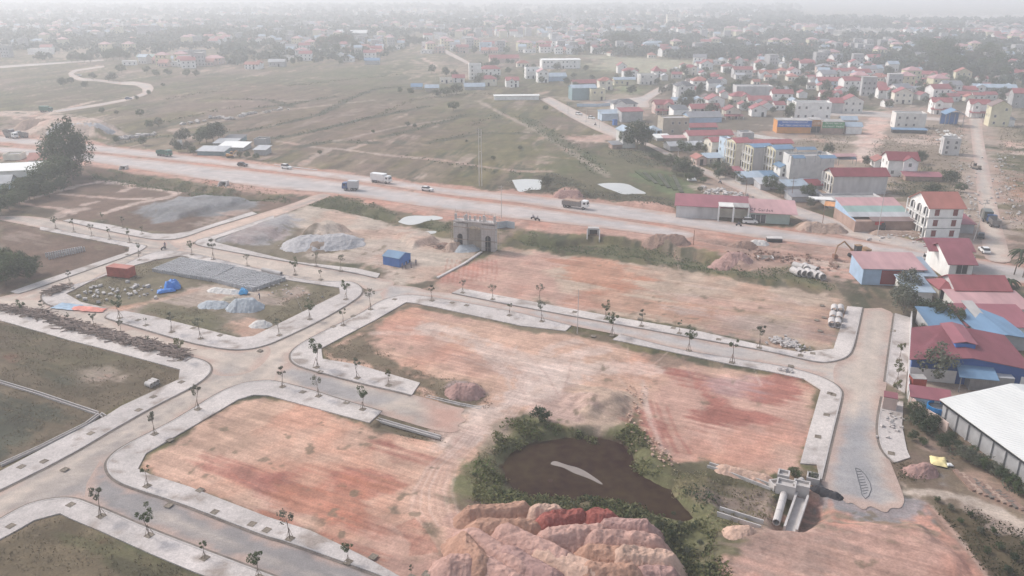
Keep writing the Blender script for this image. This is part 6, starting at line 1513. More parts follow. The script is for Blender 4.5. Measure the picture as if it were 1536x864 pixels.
# far woods: too many crowns to count
FARW = []
def far_mass(zone, n, smin, smax):
    w = [(p.x, p.y) for p in PP(zone)]; xs = [q[0] for q in w]; ys = [q[1] for q in w]; k = 0
    x = rng.uniform(min(xs), max(xs), n*14); y = rng.uniform(min(ys), max(ys), n*14)
    # even spread over the picture depth rather than area
    ok = (sdist(x, y, w) < 0) & (fbm(x/150, y/150, 91, 3) + fbm(x/40, y/40, 92, 2)*.4 > .64)
    x, y = x[ok][:n], y[ok][:n]
    for a, b in zip(x, y): FARW.append((a, b, rng.uniform(smin, smax)))
far_mass([(0,62),(330,62),(620,56),(860,58),(1100,66),(1536,80),(1536,48),(0,44)], 1500, 6, 11)
far_mass([(-50,98),(120,92),(330,74),(330,60),(-50,60)], 260, 5, 9)
far_mass([(330,100),(560,92),(640,62),(330,60)], 300, 5, 8)
far_mass([(860,82),(1100,90),(1536,120),(1536,70),(860,62)], 900, 6, 10)
far_mass([(1000,90),(1200,88),(1320,100),(1536,140),(1536,105),(1200,78),(1000,80)], 260, 5, 9)
far_mass([(0,44),(1536,50),(1536,30),(0,26)], 2200, 8, 13)
far_mass([(0,26),(1200,30),(1200,10),(0,8)], 1500, 10, 18)
FW = np.array(FARW); ok = np.array([all((a-b[0])**2+(c-b[1])**2 > (b[2]+3)**2 for b in BLD) for a, c, s in FW]); FW = FW[ok]
Vf = []
for a, c, s in FW:
    k = 26 if c < 1100 else (14 if c < 2200 else 8)
    u = rng.normal(size=(k,3)); u /= np.linalg.norm(u,axis=1)[:,None]; u[:,2] = np.abs(u[:,2])
    lump = 1 + .35*np.sin(u[:,0]*5+a)*np.cos(u[:,1]*5)
    p = u*np.array((s*.62,s*.62,s*.62))*lump[:,None] + np.array((a,c,s*.28))
    nn = u + rng.normal(size=(k,3))*.4; A = np.cross(nn, rng.normal(size=(k,3))); A /= np.linalg.norm(A,axis=1)[:,None]; B_ = np.cross(nn, A); B_ /= np.linalg.norm(B_,axis=1)[:,None]
    q = s*.24*(1.0 if k > 20 else (1.25 if k > 10 else 1.7))
    Vf.append(np.stack([p-A*q, p+B_*q, p+A*q, p-B_*q],1).reshape(-1,3))
Vf = np.concatenate(Vf); me = fast_mesh('far_woods', Vf, np.arange(len(Vf)).reshape(-1,4)); me.materials.append(LM[4])
o = bpy.data.objects.new('far_woods', me); COL.objects.link(o); tag(o, 'far woods and tree belts fading into the haze', kind='stuff')
# far houses: one-piece copies of a few kinds; the farthest joined
def far_house(k):
    r = random.Random(k); w, d, h = r.uniform(7,13), r.uniform(7,10), r.choice([3.5,4,6.5,7,10])
    kind = ['gx','hip','flat','gx','gy','hip','gx','flat','gx','gy'][k % 10]
    if k == 7: h = 12
    wm = ['white','cream','white','beige','white','yellow','white','grey','pink','white'][k % 10]; rm = ['red','brick','slab','pblue','red','pinkish','grey','slab','brick','pblue'][k % 10]
    b1 = wall_body(w, d, h, kind, .5); n1 = len(b1.f)
    b2 = gable_roof(w, d, h, .5, .5) if kind == 'gx' else gable_roof(w, d, h, .5, .5, 'y') if kind == 'gy' else hip_roof(w, d, h) if kind == 'hip' else MB().b(-w/2-.2, w/2+.2, -d/2-.2, d/2+.2, h, h+.3)
    b3 = MB()
    for s in range(max(1, int(h/3.3))):
        for i in range(3): b3.b(-w/2+w*(i+.5)/3-.5, -w/2+w*(i+.5)/3+.5, -d/2-.06, -d/2+.02, s*3.3+1.1, s*3.3+2.4)
    A = MB(); A.v = b1.v + b2.v + b3.v; o1 = len(b1.v); o2 = o1 + len(b2.v)
    A.f = b1.f + [tuple(i+o1 for i in f) for f in b2.f] + [tuple(i+o2 for i in f) for f in b3.f]
    me = bpy.data.meshes.new('far_house'); me.from_pydata(A.v, [], A.f); me.update()
    for m in (WM[wm], RM[rm], M_GLASS): me.materials.append(m)
    for i, p in enumerate(me.polygons): p.material_index = 0 if i < n1 else (1 if i < n1+len(b2.f) else 2)
    return me, (wm, rm, kind), A, n1, len(b2.f)
FH = [far_house(k) for k in range(10)]
spots = []
def house_zone(zone, n):
    w = [(p.x, p.y) for p in PP(zone)]; xs = [q[0] for q in w]; ys = [q[1] for q in w]; k = 0; t = 0
    x = rng.uniform(min(xs), max(xs), n*16); y = rng.uniform(min(ys), max(ys), n*16)
    ok = (sdist(x, y, w) < 0) & (fbm(x/120+9, y/120, 95, 3) > .47)
    for a, b in zip(x[ok], y[ok]):
        if k >= n: break
        if a*a+b*b < 1400**2 and not free(a, b, 3): continue
        spots.append((a, b)); k += 1
        if b < 1500: BLD.append((a, b, 7))
house_zone([(1000,92),(1200,80),(1330,90),(1536,118),(1536,84),(1300,66),(1000,68),(860,64),(860,80)], 170)
house_zone([(640,80),(860,82),(900,62),(860,52),(640,56)], 110)
house_zone([(960,104),(1100,100),(1310,150),(1536,160),(1536,120),(1250,90),(1100,90)], 40)
house_zone([(340,98),(560,92),(620,66),(560,56),(330,62)], 90)
house_zone([(-40,92),(120,84),(330,72),(330,56),(-40,58)], 34)
house_zone([(190,98),(330,104),(330,86),(200,86)], 14)
house_zone([(0,58),(860,54),(1536,70),(1536,40),(0,34)], 650)
house_zone([(0,36),(1150,38),(1150,18),(0,14)], 700)
house_zone([(1150,56),(1536,62),(1536,42),(1150,40)], 240)
spots.sort(key=lambda p: p[0]**2+p[1]**2)
WN = dict(white='white', cream='cream', beige='beige', yellow='yellow', grey='grey', pink='pinkish'); RN = dict(red='red roof', brick='orange-red roof', slab='flat top', pblue='pale blue roof', pinkish='faded roof', grey='grey roof')
jm = {}
for i, (x, y) in enumerate(spots):
    k = int(rng.integers(0, 10)); rz = R(float(rng.choice([-10, 5, 15, 0])) + float(rng.uniform(-8, 8)))
    if i < 300:
        q = bpy.data.objects.new('far_house', FH[k][0]); COL.objects.link(q); q.location = (x, y, 0); q.rotation_euler = (0, 0, rz)
        u = x / y; ph = 'left of the fields' if u < -.12 else ('behind the middle fields' if u < .05 else ('behind the village' if u < .35 else 'in the woods at the right'))
        tag(q, f'small {WN[FH[k][1][0]]} house with {RN[FH[k][1][1]]} blurred by haze, {ph}', 'house', f'far houses {ph}')
    else:
        for part, lo, hi in (('w', 0, FH[k][3]), ('r', FH[k][3], FH[k][3]+FH[k][4])):
            A = FH[k][2]; key = FH[k][1][0 if part == 'w' else 1]
            mb = jm.setdefault((part, key), MB()); c_, s_ = math.cos(rz), math.sin(rz); b0 = len(mb.v)
            mb.v += [(x+a*c_-b*s_, y+a*s_+b*c_, z) for a, b, z in A.v]; mb.f += [tuple(j+b0 for j in f) for f in A.f[lo:hi]]
V_, F_, mi, ms = [], [], [], []
for (part, key), mb in jm.items():
    b0 = len(V_); V_ += mb.v; F_ += [tuple(j+b0 for j in f) for f in mb.f]; ms.append(WM[key] if part == 'w' else RM[key]); mi += [len(ms)-1]*len(mb.f)
me = bpy.data.meshes.new('distant_town'); me.from_pydata(V_, [], F_); me.update()
for m in ms: me.materials.append(m)
me.polygons.foreach_set('material_index', mi)
o = bpy.data.objects.new('distant_town', me); COL.objects.link(o); tag(o, 'distant town of countless small houses near the horizon', kind='stuff')
# ------------------------------------------------------------ earth heaps (each dumped load is a thing of its own)
def msoil(n, c): return mat('soil_' + n, c, rough=.95, var=.2, scale=2.0, bump=.6, spec=.1, col2=tuple(.93*a+.07*b for a, b in zip(c, (.46,.34,.29))) if 'gravel' not in n else c)
SM = dict(pink=msoil('pink', (.44,.27,.225)), peach=msoil('peach', (.50,.335,.26)), red=msoil('red', (.28,.085,.07)), rose=msoil('rose', (.35,.215,.19)), orange=msoil('orange', (.37,.215,.155)), tan=msoil('tan', (.37,.265,.21)),
 grey=msoil('gravel', (.42,.40,.40)), bgrey=msoil('blue_gravel', (.38,.40,.42)), brown=msoil('brown', (.26,.17,.135)), white=msoil('white_rubble', (.58,.55,.52)), sand=msoil('sand', (.46,.39,.30)))
def heap(name, px, py, L, W, H, rot, m, label, cat='heap', group=None, sharp=1.0, seed=0, tip=0.0):
    """ridge-backed mound with slumped, gullied flanks; px,py = centre of its foot"""
    c = P(px, py); nx, ny = 72, 50
    u = np.linspace(-1, 1, nx)[:, None]; v = np.linspace(-1, 1, ny)[None, :]
    X = u * L / 2 * np.ones_like(v); Y = v * W / 2 * np.ones_like(u)
    n = fbm(X / 1.1 + seed * 7, Y / 1.1, 200 + seed, 4) - .5; n2 = fbm(X * 1.9 + seed, Y / 3, 300 + seed, 3) - .5
    rl = max(0.0, 1 - W / L) * .9                     # straight ridge, cones at its ends
    r_ = np.sqrt(v ** 2 + (np.maximum(0, np.abs(u) - rl) / (1 - rl)) ** 2)
    r_ = r_ + n * .34 + n2 * .12
    edge = np.clip(1 - r_, 0, 1)
    prof = np.minimum(edge * 1.22, .80 + .18 * edge)    # angle of repose, slightly flattened crest
    Z = H * prof * (1 + tip * u + n * .5) * 1.1 + (fbm(X * 2.4 + seed, Y * 2.4, 500 + seed, 3) - .5) * .2 * (edge > 0) - .35 * (edge <= 0)
    r = R(rot); wx = c.x + X*math.cos(r) - Y*math.sin(r); wy = c.y + X*math.sin(r) + Y*math.cos(r)
    Z = Z + np.minimum(0.3, ground_z(wx.ravel(), wy.ravel()).reshape(Z.shape)) - .12
    V = np.stack([X.ravel(), Y.ravel(), Z.ravel()], 1); idx = np.arange(nx*ny).reshape(nx, ny)
    F = np.stack([idx[:-1,:-1], idx[1:,:-1], idx[1:,1:], idx[:-1,1:]], -1).reshape(-1, 4)
    me = fast_mesh(name, V, F); me.polygons.foreach_set("use_smooth", np.ones(len(F), bool)); me.materials.append(SM[m])
    o = bpy.data.objects.new(name, me); COL.objects.link(o); o.location = (c.x, c.y, 0); o.rotation_euler = (0,0,r)
    return tag(o, label, cat, group)
HG = 'soil loads dumped below the pond'
HEAPS = [ # px, py, L, W, H, rot, colour, words
 (745,778,12,4.5,2.2,8,'orange','long orange-red ridge, farthest left beside the pond scrub'),(712,778,6,4,1.4,20,'pink','pale pink end of the row at its far left'),
 (783,775,4.5,4,1.6,0,'peach','small pale cone right of the orange ridge'),(818,779,7,4.5,2.2,5,'peach','rounded pale peach mound at the back of the row'),
 (758,800,12,5,2.0,-4,'orange','wide orange mound in the second row'),(845,791,9.5,5,2.5,14,'red','deep red ridge in the middle of the back row'),
 (900,790,7,5.5,2.6,-10,'red','deep red cone right of the red ridge'),(938,803,10,5,2.3,-8,'rose','rose brown mound at the right end of the back row'),
 (860,815,12,5.5,2.5,10,'pink','broad pale pink mound below the red ridge'),(935,825,13,5.5,2.5,-6,'pink','broad pale mound on the right side of the third row'),
 (905,843,9,5.5,2.2,-14,'orange','orange clay mound right of centre'),(968,851,11,5.5,2.6,-6,'peach','light peach mound at the lower right end'),
 (800,829,15,6,2.2,-36,'pink','long pink ridge slanting down the middle'),(708,842,11,5.5,2.4,-62,'orange','rust coloured slumped ridge at the left'),
 (745,838,15,6,1.9,-44,'pink','long pale ridge right of the rust coloured one'),(690,858,8,6,2.2,0,'pink','rounded pink mound at the lower left corner'),
 (850,855,13,6,2.1,-32,'peach','peach ridge slanting to the bottom edge'),(795,860,13,6,2.0,-38,'rose','rose ridge cut by the bottom edge'),
 (745,868,12,6,2.0,-40,'pink','pink ridge at the bottom edge left of centre'),(915,872,11,6,2.3,-8,'orange','bright orange mound at the bottom edge'),(985,872,8,5,2.0,0,'rose','rose mound at the bottom right of the heaps')]
for i, (px, py, L, W, H, r, m, t) in enumerate(HEAPS):
    heap('soil_heap', px, py, L, W, H, r, m, 'dumped soil, ' + t, 'soil heap', HG, seed=i, tip=.12*math.sin(i*2.1))
heap('gravel_heap', 484,367,24,13,2.3,10,'grey','big pale grey gravel mound in the yard left of the blue cabin','gravel heap',seed=31,sharp=1.2)
heap('gravel_heap', 322,458,8,5,1.0,0,'bgrey','low pale blue gravel heap in the block yard','gravel heap',seed=32)
heap('gravel_heap', 368,462,9,6,2.3,0,'bgrey','pointed blue-grey gravel heap at the block yard centre','gravel heap',seed=33,sharp=2)
heap('sand_heap', 346,453,6,4,1.2,0,'sand','small beige sand heap between the two blue-grey gravel heaps','sand heap',seed=34)
heap('gravel_heap', 336,437,9,3.5,.8,-14,'white','long low white gravel heap touching the block field','gravel heap',seed=35)
heap('rubble_heap', 391,488,5,3.6,1.1,0,'white','heap of white broken slabs in the block yard','rubble heap',seed=36,sharp=1.6)
heap('sand_heap', 681,374,7,5,1.9,20,'tan','grey-tan sand heap before the gateway','sand heap',seed=37)
heap('gravel_heap', 700,375,8,5,1.4,10,'bgrey','pale gravel heap before the gateway at right','gravel heap',seed=38)
heap('rubble_heap', 665,371,6,4,1.3,0,'brown','dark brown debris heap left of the gateway sand','rubble heap',seed=39)
heap('soil_heap', 1233,346,15,6,2.2,-14,'tan','reddish tan soil mound in the corner between highway and side road','soil heap',seed=40)
heap('soil_heap', 1000,364,14,6,2.0,-8,'brown','brown-red soil mound on the verge beyond the tan lot','soil heap',seed=41)
heap('soil_heap', 1112,368,9,5,1.3,0,'brown','low grey-brown soil mound in the highway works','soil heap',seed=42)
heap('rubble_heap', 1138,366,6,3.5,1.2,-10,'white','heap of whitish rubble in the highway works','rubble heap',seed=43)
heap('soil_heap', 1096,392,12,7,2.0,10,'rose','rosy soil mound above the green ditch end','soil heap',seed=44)
heap('rubble_heap', 1380,709,5.5,3.6,1.3,0,'rose','pinkish rubble heap beside the dark scrub and gravel patch','rubble heap',seed=45,sharp=1.5)
heap('soil_heap', 120,201,34,14,4.5,4,'grey','large pale gravel bank behind the tall dark tree at the left','soil heap',seed=46)
heap('soil_heap', 60,193,26,12,4.2,4,'tan','large pinkish gravel bank at the far left of the highway','soil heap',seed=47)
heap('soil_heap', 1350,352,18,4,1.2,-6,'tan','low sandy spoil ridge before the three-storey white house','soil heap',seed=48)
heap('soil_heap', 853,296,11,5,2.2,-10,'rose','pinkish soil mound by the highway between the pale ponds','soil heap',seed=49)
heap('soil_heap', 1110,801,5,3.5,1.1,0,'peach','small peach soil mound below the broken concrete channel','soil heap',seed=50)
heap('soil_heap', 1115,712,9,3,.9,-24,'peach','low peach soil ridge along the upper drain','soil heap',seed=51)
heap('soil_heap', 698,590,7.5,5,1.5,0,'rose','pinkish mauve earth mound in the weeds of the central lot','soil heap',seed=52)
heap('asphalt_heap', 1240,740,5,2.2,.7,-36,'brown','pile of black asphalt lumps at the road end','rubble heap',seed=53,sharp=1.6).data.materials[0] = mat('black_asphalt', (.035,.033,.038), var=.4, scale=3, bump=.6)

# ------------------------------------------------------------ ponds
def pond(name, px, z, m, label):
    w = chaikin(PP(px) + [P(*px[0])], 2)[:-1]
    bm = bmesh.new(); tess(bm, [(p.x, p.y) for p in w], z); bm.normal_update(); bmesh.ops.reverse_faces(bm, faces=[f for f in bm.faces if f.normal.z < 0])
    me = bpy.data.meshes.new(name); bm.to_mesh(me); bm.free(); me.materials.append(m)
    o = bpy.data.objects.new(name, me); COL.objects.link(o); tag(o, label, kind='structure')
M_SILT = mat('silty_water', (.46,.45,.42), rough=.28, var=.08, scale=.3, bump=.02, spec=.5)
M_POND = mat('dark_water', (.044,.014,.015), rough=.85, var=.45, scale=.7, bump=.5, spec=.08, col2=(.040,.026,.014))
pond('pond_water', SILT[0], -.005, M_SILT, 'small pale pond beyond the highway')
pond('pond_water', SILT[1], -.005, M_SILT, 'larger pale pond beyond the highway')
pond('pond_water', SILT[2], -.005, M_SILT, 'pale puddle left of the gateway')
pond('pond_water', SILT[3], -.005, M_SILT, 'little pale puddle left of the gateway')
pond('pond_water', [(826,687),(828,683),(834,682),(850,688),(864,691),(876,696),(884,701),(896,709),(906,717),(901,717),(888,710),(872,704),(860,700),(846,692),(832,689)], -1.08, mat('open_water', (.25,.205,.175), rough=.25, var=.15, scale=.5, bump=.02, spec=.5), 'open strip of pale water in the dark pond')
pond('pond_water', [(745,690),(762,672),(794,655),(846,645),(901,644),(945,656),(960,680),(985,718),(1012,724),(1035,748),(1050,772),(1018,778),(990,770),(940,750),(880,744),(780,742),(752,720)], -1.12, M_POND, 'dark reddish pond in the hollow')
# ------------------------------------------------------------ concrete block yard
M_BLK = mat('block_concrete', (.43,.42,.425), rough=.9, var=.18, scale=1.5, bump=.2)
BLK = MB().b(-.16,.16,-.13,.13,0,.95).mesh('concrete_block'); BLK.materials.append(M_BLK)
def block_field(quad, nu, nv, first, z=0):
    """upright blocks set in rows over a four-cornered patch"""
    A, B, C_, D = [P(*q) for q in quad]; out = []
    for i in range(nu):
        for j in range(nv):
            u = (i+.5)/nu; v = (j+.5)/nv
            p = A.lerp(B, u).lerp(D.lerp(C_, u), v); out.append((j, i, p + Vector((random.uniform(-.05,.05), random.uniform(-.05,.05), z))))
    return out
f1 = block_field([(228,408),(316,423),(356,403),(272,390)], 34, 26, 0)      # near edge first
f2 = block_field([(318,423),(378,438),(430,421),(357,404)], 29, 24, 0)
f3 = block_field([(430,421),(433,423),(480,434),(478,431)], 2, 30, 0)
allb = sorted(f1 + f2, key=lambda t: t[2].y)
ind = allb[:300]; rest = allb[300:]
for j, i, p in ind:
    o = bpy.data.objects.new('concrete_block', BLK); COL.objects.link(o); o.location = p; o.rotation_euler = (0,0,R(-14)+random.uniform(-.1,.1)); o.scale = (1,1,random.uniform(.9,1.08))
    tag(o, 'upright grey concrete block on the near edge of the block field', 'block', 'upright concrete blocks')
mb = MB()
for j, i, p in rest: mb.box((p.x, p.y, .47), (.32,.26,random.uniform(.80,1.05)), R(-14)+random.uniform(-.1,.1))
tag(mb.build('concrete_blocks', M_BLK), 'wide field of close set upright grey concrete blocks', kind='stuff')
for k in range(17):
    p = P(70+k*3.3, 386-k*.62); o = bpy.data.objects.new('concrete_post', BLK); COL.objects.link(o); o.location = p; o.scale = (1,1,1.3)
    tag(o, 'short pale post standing in the brown lot beside the dark trees', 'post', 'short posts in the left lot')
    p = P(74+k*3.3, 389-k*.75); o = bpy.data.objects.new('concrete_post', BLK); COL.objects.link(o); o.location = p; o.scale = (1,1,1.3)
    tag(o, 'short pale post standing in the brown lot beside the dark trees', 'post', 'short posts in the left lot')
# pipes
PIPE = MB().ring((0,-1.25,0),(0,1.25,0),.75,.62,16).mesh('concrete_pipe'); PIPE.materials.append(M_CONC)
def pipe(px, py, z, rot, s, label, grp):
    p = P(px, py); o = bpy.data.objects.new('concrete_pipe', PIPE); COL.objects.link(o); o.location = (p.x, p.y, z+.75*s); o.rotation_euler = (0,0,R(rot)); o.scale = (s,s,s); tag(o, label, 'pipe', grp)
for i, (x, y, z) in enumerate([(1193,412,0),(1202,413,0),(1212,414,0),(1221,416,0),(1230,418,0),(1197,404,0),(1208,406,0),(1218,408,0)]):
    pipe(x, y, z, (20,10,-5,15,5,40,-10,30)[i], 1.15, f'big concrete pipe in the heap by the dirt track, {ORD[i]} from the left', 'pipe heap by the track')
for i, (x, y) in enumerate([(1251,468),(1260,468),(1249,478),(1258,480),(1247,488),(1256,489)]):
    pipe(x, y, 0, -20, 1.0, f'concrete pipe in the stack beside the eastern pavement, {ORD[i]} counted from the back', 'pipe stack at the lot corner')
for i in range(19):
    t = i/18; pipe(288+t*84, 391+t*17, 0, -14+80, .55, 'short concrete pipe in the row behind the block field', 'pipe row behind the blocks')
for i in range(5): pipe(398+i*5, 408+i*1.2, 0, 65, .7, 'concrete pipe lying at the upper edge of the block yard', 'pipes at the yard edge')
for i in range(3): pipe(224+i*4.5, 580-i*2.6, 0, 60, .6, f'small concrete pipe lying on the left lot, {ORD[i]} of three', 'three pipes on the left lot')
# ------------------------------------------------------------ drains
def beam(name, pts, w, h, z, m, label, cat, th=.16, group=None, lid=False):
    """open concrete U channel along traced points"""
    w_ = [P(a, b) for a, b in pts]; o = empty(name, (w_[0].x, w_[0].y, z), 0, label, cat, group)
    for a, b in zip(w_, w_[1:]):
        l = (b-a).length; n = max(1, round(l/2)); rz = math.atan2(b.y-a.y, b.x-a.x); t = (b-a).normalized(); nn = Vector((-t.y, t.x, 0))
        for i in range(n):
            c = a.lerp(b, (i+.5)/n) - w_[0]; L_ = l/n - .03
            for sgn in (-1, 1):
                q = MB().box((0,0,h/2), (L_, th, h)).build('side_slab', m, o); q.location = c + nn*sgn*w/2; q.rotation_euler = (0,0,rz+random.uniform(-.006,.006))
            q = MB().box((0,0,.06), (L_, w-th, .1)).build('floor_slab', m if not lid else m, o); q.location = c + (Vector((0,0,h-.08)) if lid else Vector((0,0,0))); q.rotation_euler = (0,0,rz)
    return o
beam('drain_channel', [(1062,699),(1100,711),(1158,733)], .9, .8, -.35, M_CONC, 'long weathered concrete channel along the edge of the red lot', 'drain')
beam('drain_channel', [(1077,770),(1143,791)], 1.3, .9, -.2, M_CONC, 'broken concrete channel piece in the pond scrub', 'drain')
beam('drain_channel', [(1203,745),(1185,797)], 1.5, .9, -.35, M_CONC, 'wide open concrete trough running toward the viewer beside the round pipe', 'drain', th=.28)
beam('drain_channel', [(566,628),(600,638),(660,655)], .6, .4, -.35, M_CONC, 'thin concrete channel in the ditch between street and red lot', 'drain')
beam('drain_channel', [(640,594),(690,606),(722,612)], .6, .4, -.35, M_CONC, 'thin concrete channel in the weeds of the central lot', 'drain')
beam('drain_channel', [(-40,556),(0,574),(60,592),(146,621)], .55, .5, -.15, M_KERB, 'white-edged channel crossing the dark left lot', 'drain')
beam('drain_channel', [(157,626),(150,622),(130,637),(60,672),(0,699)], .55, .5, -.15, M_KERB, 'white-edged channel along the lower side of the dark left lot', 'drain')
def pipe_run(px, r, z, label):
    w_ = [P(a, b, 0) for a, b in px]; o = empty('drain_pipe', (w_[0].x, w_[0].y, z), 0, label, 'pipe')
    for a, b in zip(w_, w_[1:]):
        n = max(1, round((b-a).length/2.2))
        for i in range(n):
            p, q = a.lerp(b, i/n)-w_[0], a.lerp(b, (i+.97)/n)-w_[0]
            MB().ring(p, q, r, r*.82).build('pipe_section', M_CONC, o)
pipe_run([(1178,735),(1172,757),(1164,786)], .5, .2, 'round grey concrete drain pipe beside the open trough')
pipe_run([(1185,737),(1203,724)], .45, .5, 'short thin concrete pipe slanting up from the square chamber')
def chamber(px, py, a, b, h, rot, label):
    p = P(px, py); o = empty('drain_chamber', p, R(rot), label, 'chamber')
    MB().b(-a/2,a/2,-b/2,-b/2+.2,-.5,h).b(-a/2,a/2,b/2-.2,b/2,-.5,h).b(-a/2,-a/2+.2,-b/2+.2,b/2-.2,-.5,h).b(a/2-.2,a/2,-b/2+.2,b/2-.2,-.5,h).build('chamber_wall', M_CONC, o)
    MB().b(-a/2+.2,a/2-.2,-b/2+.2,b/2-.2,h-.5,h-.4).build('chamber_lid', M_CONC, o)
for a in [(1178,738,2.6,1.8,1.6,-24,'square concrete chamber at the head of the round drain pipe'),(1201,738,2.2,1.6,1.5,-24,'solid concrete block at the head of the open trough'),(1174,722,1.6,1.6,1.5,-24,'small concrete box behind the square chamber'),(1163,732,1.4,1.6,1.0,10,'tilted concrete box left of the square chamber'),(1219,723,1.8,1.8,1.1,-24,'white concrete manhole box with a dark square hole')]: chamber(*a)
p = P(1219,723); 
# culvert mouths
for px, py, s, lab in [(890,352,1.0,'box culvert mouth with splayed wings in the highway bank'),(336,278,.8,'small culvert mouth in the highway bank at left'),(186,254,.7,'white culvert headwall in the highway bank, farthest left')]:
    p = P(px, py); o = empty('culvert', p, R(-6), lab, 'culvert')
    MB().b(-1.6*s,-1.1*s,-.4,1.5,-1.4,1.5*s).b(1.1*s,1.6*s,-.4,1.5,-1.4,1.5*s).b(-1.6*s,1.6*s,-.4,1.5,1.5*s,2.0*s).build('headwall', M_CONC, o)
    MB().b(-1.1*s,1.1*s,.8,1.0,-1.4,1.5*s).build('opening', M_DARK, o)
    for sg in (-1,1): MB().prism([(-3.2*s,-1.3),(-.4,-1.3),(-.4,1.8*s),(-3.2*s,-.4)],-.14,.14,'x').build('wing_wall', M_CONC, o).location = (sg*1.75*s,0,0); 
wall_run([(656,418),(695,397),(722,379)], .35, M_CONC, 'low new concrete kerb wall beside the sandy gate road', name='retaining_kerb', cat='kerb', th=.7)
# ------------------------------------------------------------ gateway under construction
g0 = P(686,371); g1 = P(741,376); rz = math.atan2(g1.y-g0.y, g1.x-g0.x); gw = (g1-g0).length
o = empty('gateway', (g0+g1)/2, rz, 'unfinished concrete gateway with two arched side towers wrapped in scaffolding', 'gateway')
S = gw/2; 
for sg in (-1, 1):
    x = sg*(S-1.3)
    MB().b(x-1.9,x+1.9,-1.1,1.1,-1.5,7.2).build('tower', M_CONC, o)
    MB().prism([(x-.75,-1.4),(x+.75,-1.4)]+[(x+.75*math.cos(a),3.6+.75*math.sin(a)) for a in [math.pi*i/8 for i in range(9)]], -1.16, -1.08, 'y').build('arched_opening', M_DARK, o)
    for dx in (-1.5, 1.5): MB().b(x+dx-.25,x+dx+.25,-.3,.3,7.25,9.6).build('column', M_CONC, o)
MB().prism([(-S+3.3,5.2)]+[(-(S-3.3)*math.cos(math.pi*i/12), 5.2+1.4*math.sin(math.pi*i/12)) for i in range(13)][1:-1]+[(S-3.3,5.2),(S-3.3,7.6),(-S+3.3,7.6)], -.6, .6, 'y').build('arch_beam', M_CONC, o)
MB().b(-S-.5,S+.5,-1.3,1.3,7.62,7.95).build('roof_slab', M_CONC, o)
for k in range(5): MB().b(-.22,.22,-.22,.22,7.96,9.3).build('column', M_CONC, o).location = (-S*.55+k*S*.275, 0, 0)
sc_ = MB()
for k in range(13):
    x = -S-.9+(2*S+1.8)*k/12
    for y in (-1.9, 1.9): sc_.tube((x,y,-1),(x+random.uniform(-.1,.1),y,random.uniform(8.5,10.6)),.04,n=4,cap=False)
for z in (1.2,3,4.8,6.4,8.2,9.4):
    for y in (-1.9,1.9): sc_.tube((-S-1.6,y,z),(S+1.6,y,z+random.uniform(-.1,.1)),.04,n=4,cap=False)
for k in range(16): 
    x = -S+3.4+(2*S-6.8)*k/15; sc_.tube((x,-.5,-1),(x,-.5,5.6),.05,n=4,cap=False); sc_.tube((x,.5,-1),(x,.5,5.6),.05,n=4,cap=False)
tag(sc_.build('scaffolding', mat('scaffold_tube', (.34,.29,.26), var=.3, bump=0), o), kind='stuff')
mbp = MB()
for z in (3.05, 6.45): mbp.b(-S-1.4,S+1.4,-2.2,-1.8,z,z+.06)
mbp.build('scaffold_planks', M_STAKE, o)
wall_run([(745,343),(760,341),(772,343)], 2.0, mat('zinc_sheet',(.40,.43,.46),rough=.5,var=.15,bump=.05), 'grey corrugated sheet fence behind the gateway', name='sheet_fence', cat='fence', th=.08)
# ------------------------------------------------------------ poles
def pole(px, py, hp, label, arms=0, r=.11, double=False, name='utility_pole', m=None, lamp=False, lean=0):
    p = P(px, py); h = hp*mpp(px, py)/.93; o = empty(name, p, 0, label, 'pole')
    m = m or M_CONC
    MB().tube((0,0,-.5),(lean,0,h),r,r*.6,n=8).build('shaft', m, o)
    if double: MB().tube((.9,0,-.5),(.9,0,h*.98),r,r*.6,n=8).build('shaft', m, o); MB().b(-.1,1,-.08,.08,h*.6,h*.6+.15).b(-.1,1,-.08,.08,h*.85,h*.85+.15).build('brace', m, o)
    for k in range(arms): MB().b(lean-.9,lean+.9,-.06,.06,h-.5-k*.9,h-.38-k*.9).build('cross_arm', M_STEEL, o)
    if lamp: MB().b(0,1.4,-.05,.05,h-.1,h).b(1.1,1.7,-.12,.12,h-.16,h-.04).build('lamp_arm', M_STEEL, o)
for a in [(719,279,80,'very tall slim double pole on the far side of the highway',3,.16,True),(752,327,46,'single power pole right of the gateway',2),(866,500,66,'tall thin bare pole at the edge of the central peach lot',0,.09),
 (1264,338,28,'',0)]:
    if a[3]: pole(a[0],a[1],a[2],a[3],*(a[4:5]),**({'r':a[5]} if len(a)>5 else {}), **({'double':a[6]} if len(a)>6 else {}))
for a in [(1178,312,30,'lamp-headed grey pole at the roadside below the sheds',1),(1187,300,32,'dark wooden pole beside the roadside sheds',2),(1233,340,32,'reddish brown pole at the side road mouth',0),(1316,354,68,'tall concrete pole before the patchwork roofed hall',2),(1460,361,60,'leaning concrete pole right of the three-storey white house',2),
 (1118,296,26,'brown pole at the bend of the side road',1),(1017,236,14,'thin yellowish pole beside the roadside stall',0),(1040,368,22,'short dark pole in the highway works',0),(898,185,26,'',0),(852,172,18,'slim pole at the road near the market hall',1),(879,184,20,'slim pole left of the two parked cars',1),(899,192,24,'slim pole right of the two parked cars',1),
 (653,120,16,'pale lone pole in the fields before the left huts',0),(1440,340,0,'',0),(1412,395,0,'',0)]:
    if a[3] and a[2]: pole(a[0],a[1],a[2],a[3],a[4],m=M_RUST if 'reddish' in a[3] or 'brown' in a[3] or 'dark' in a[3] else M_CONC,lean=1.4 if 'leaning' in a[3] else 0)
pole(455,468,22,'thin leaning white stick at the edge of the block yard',0,.05,name='stick',lean=-1.3)
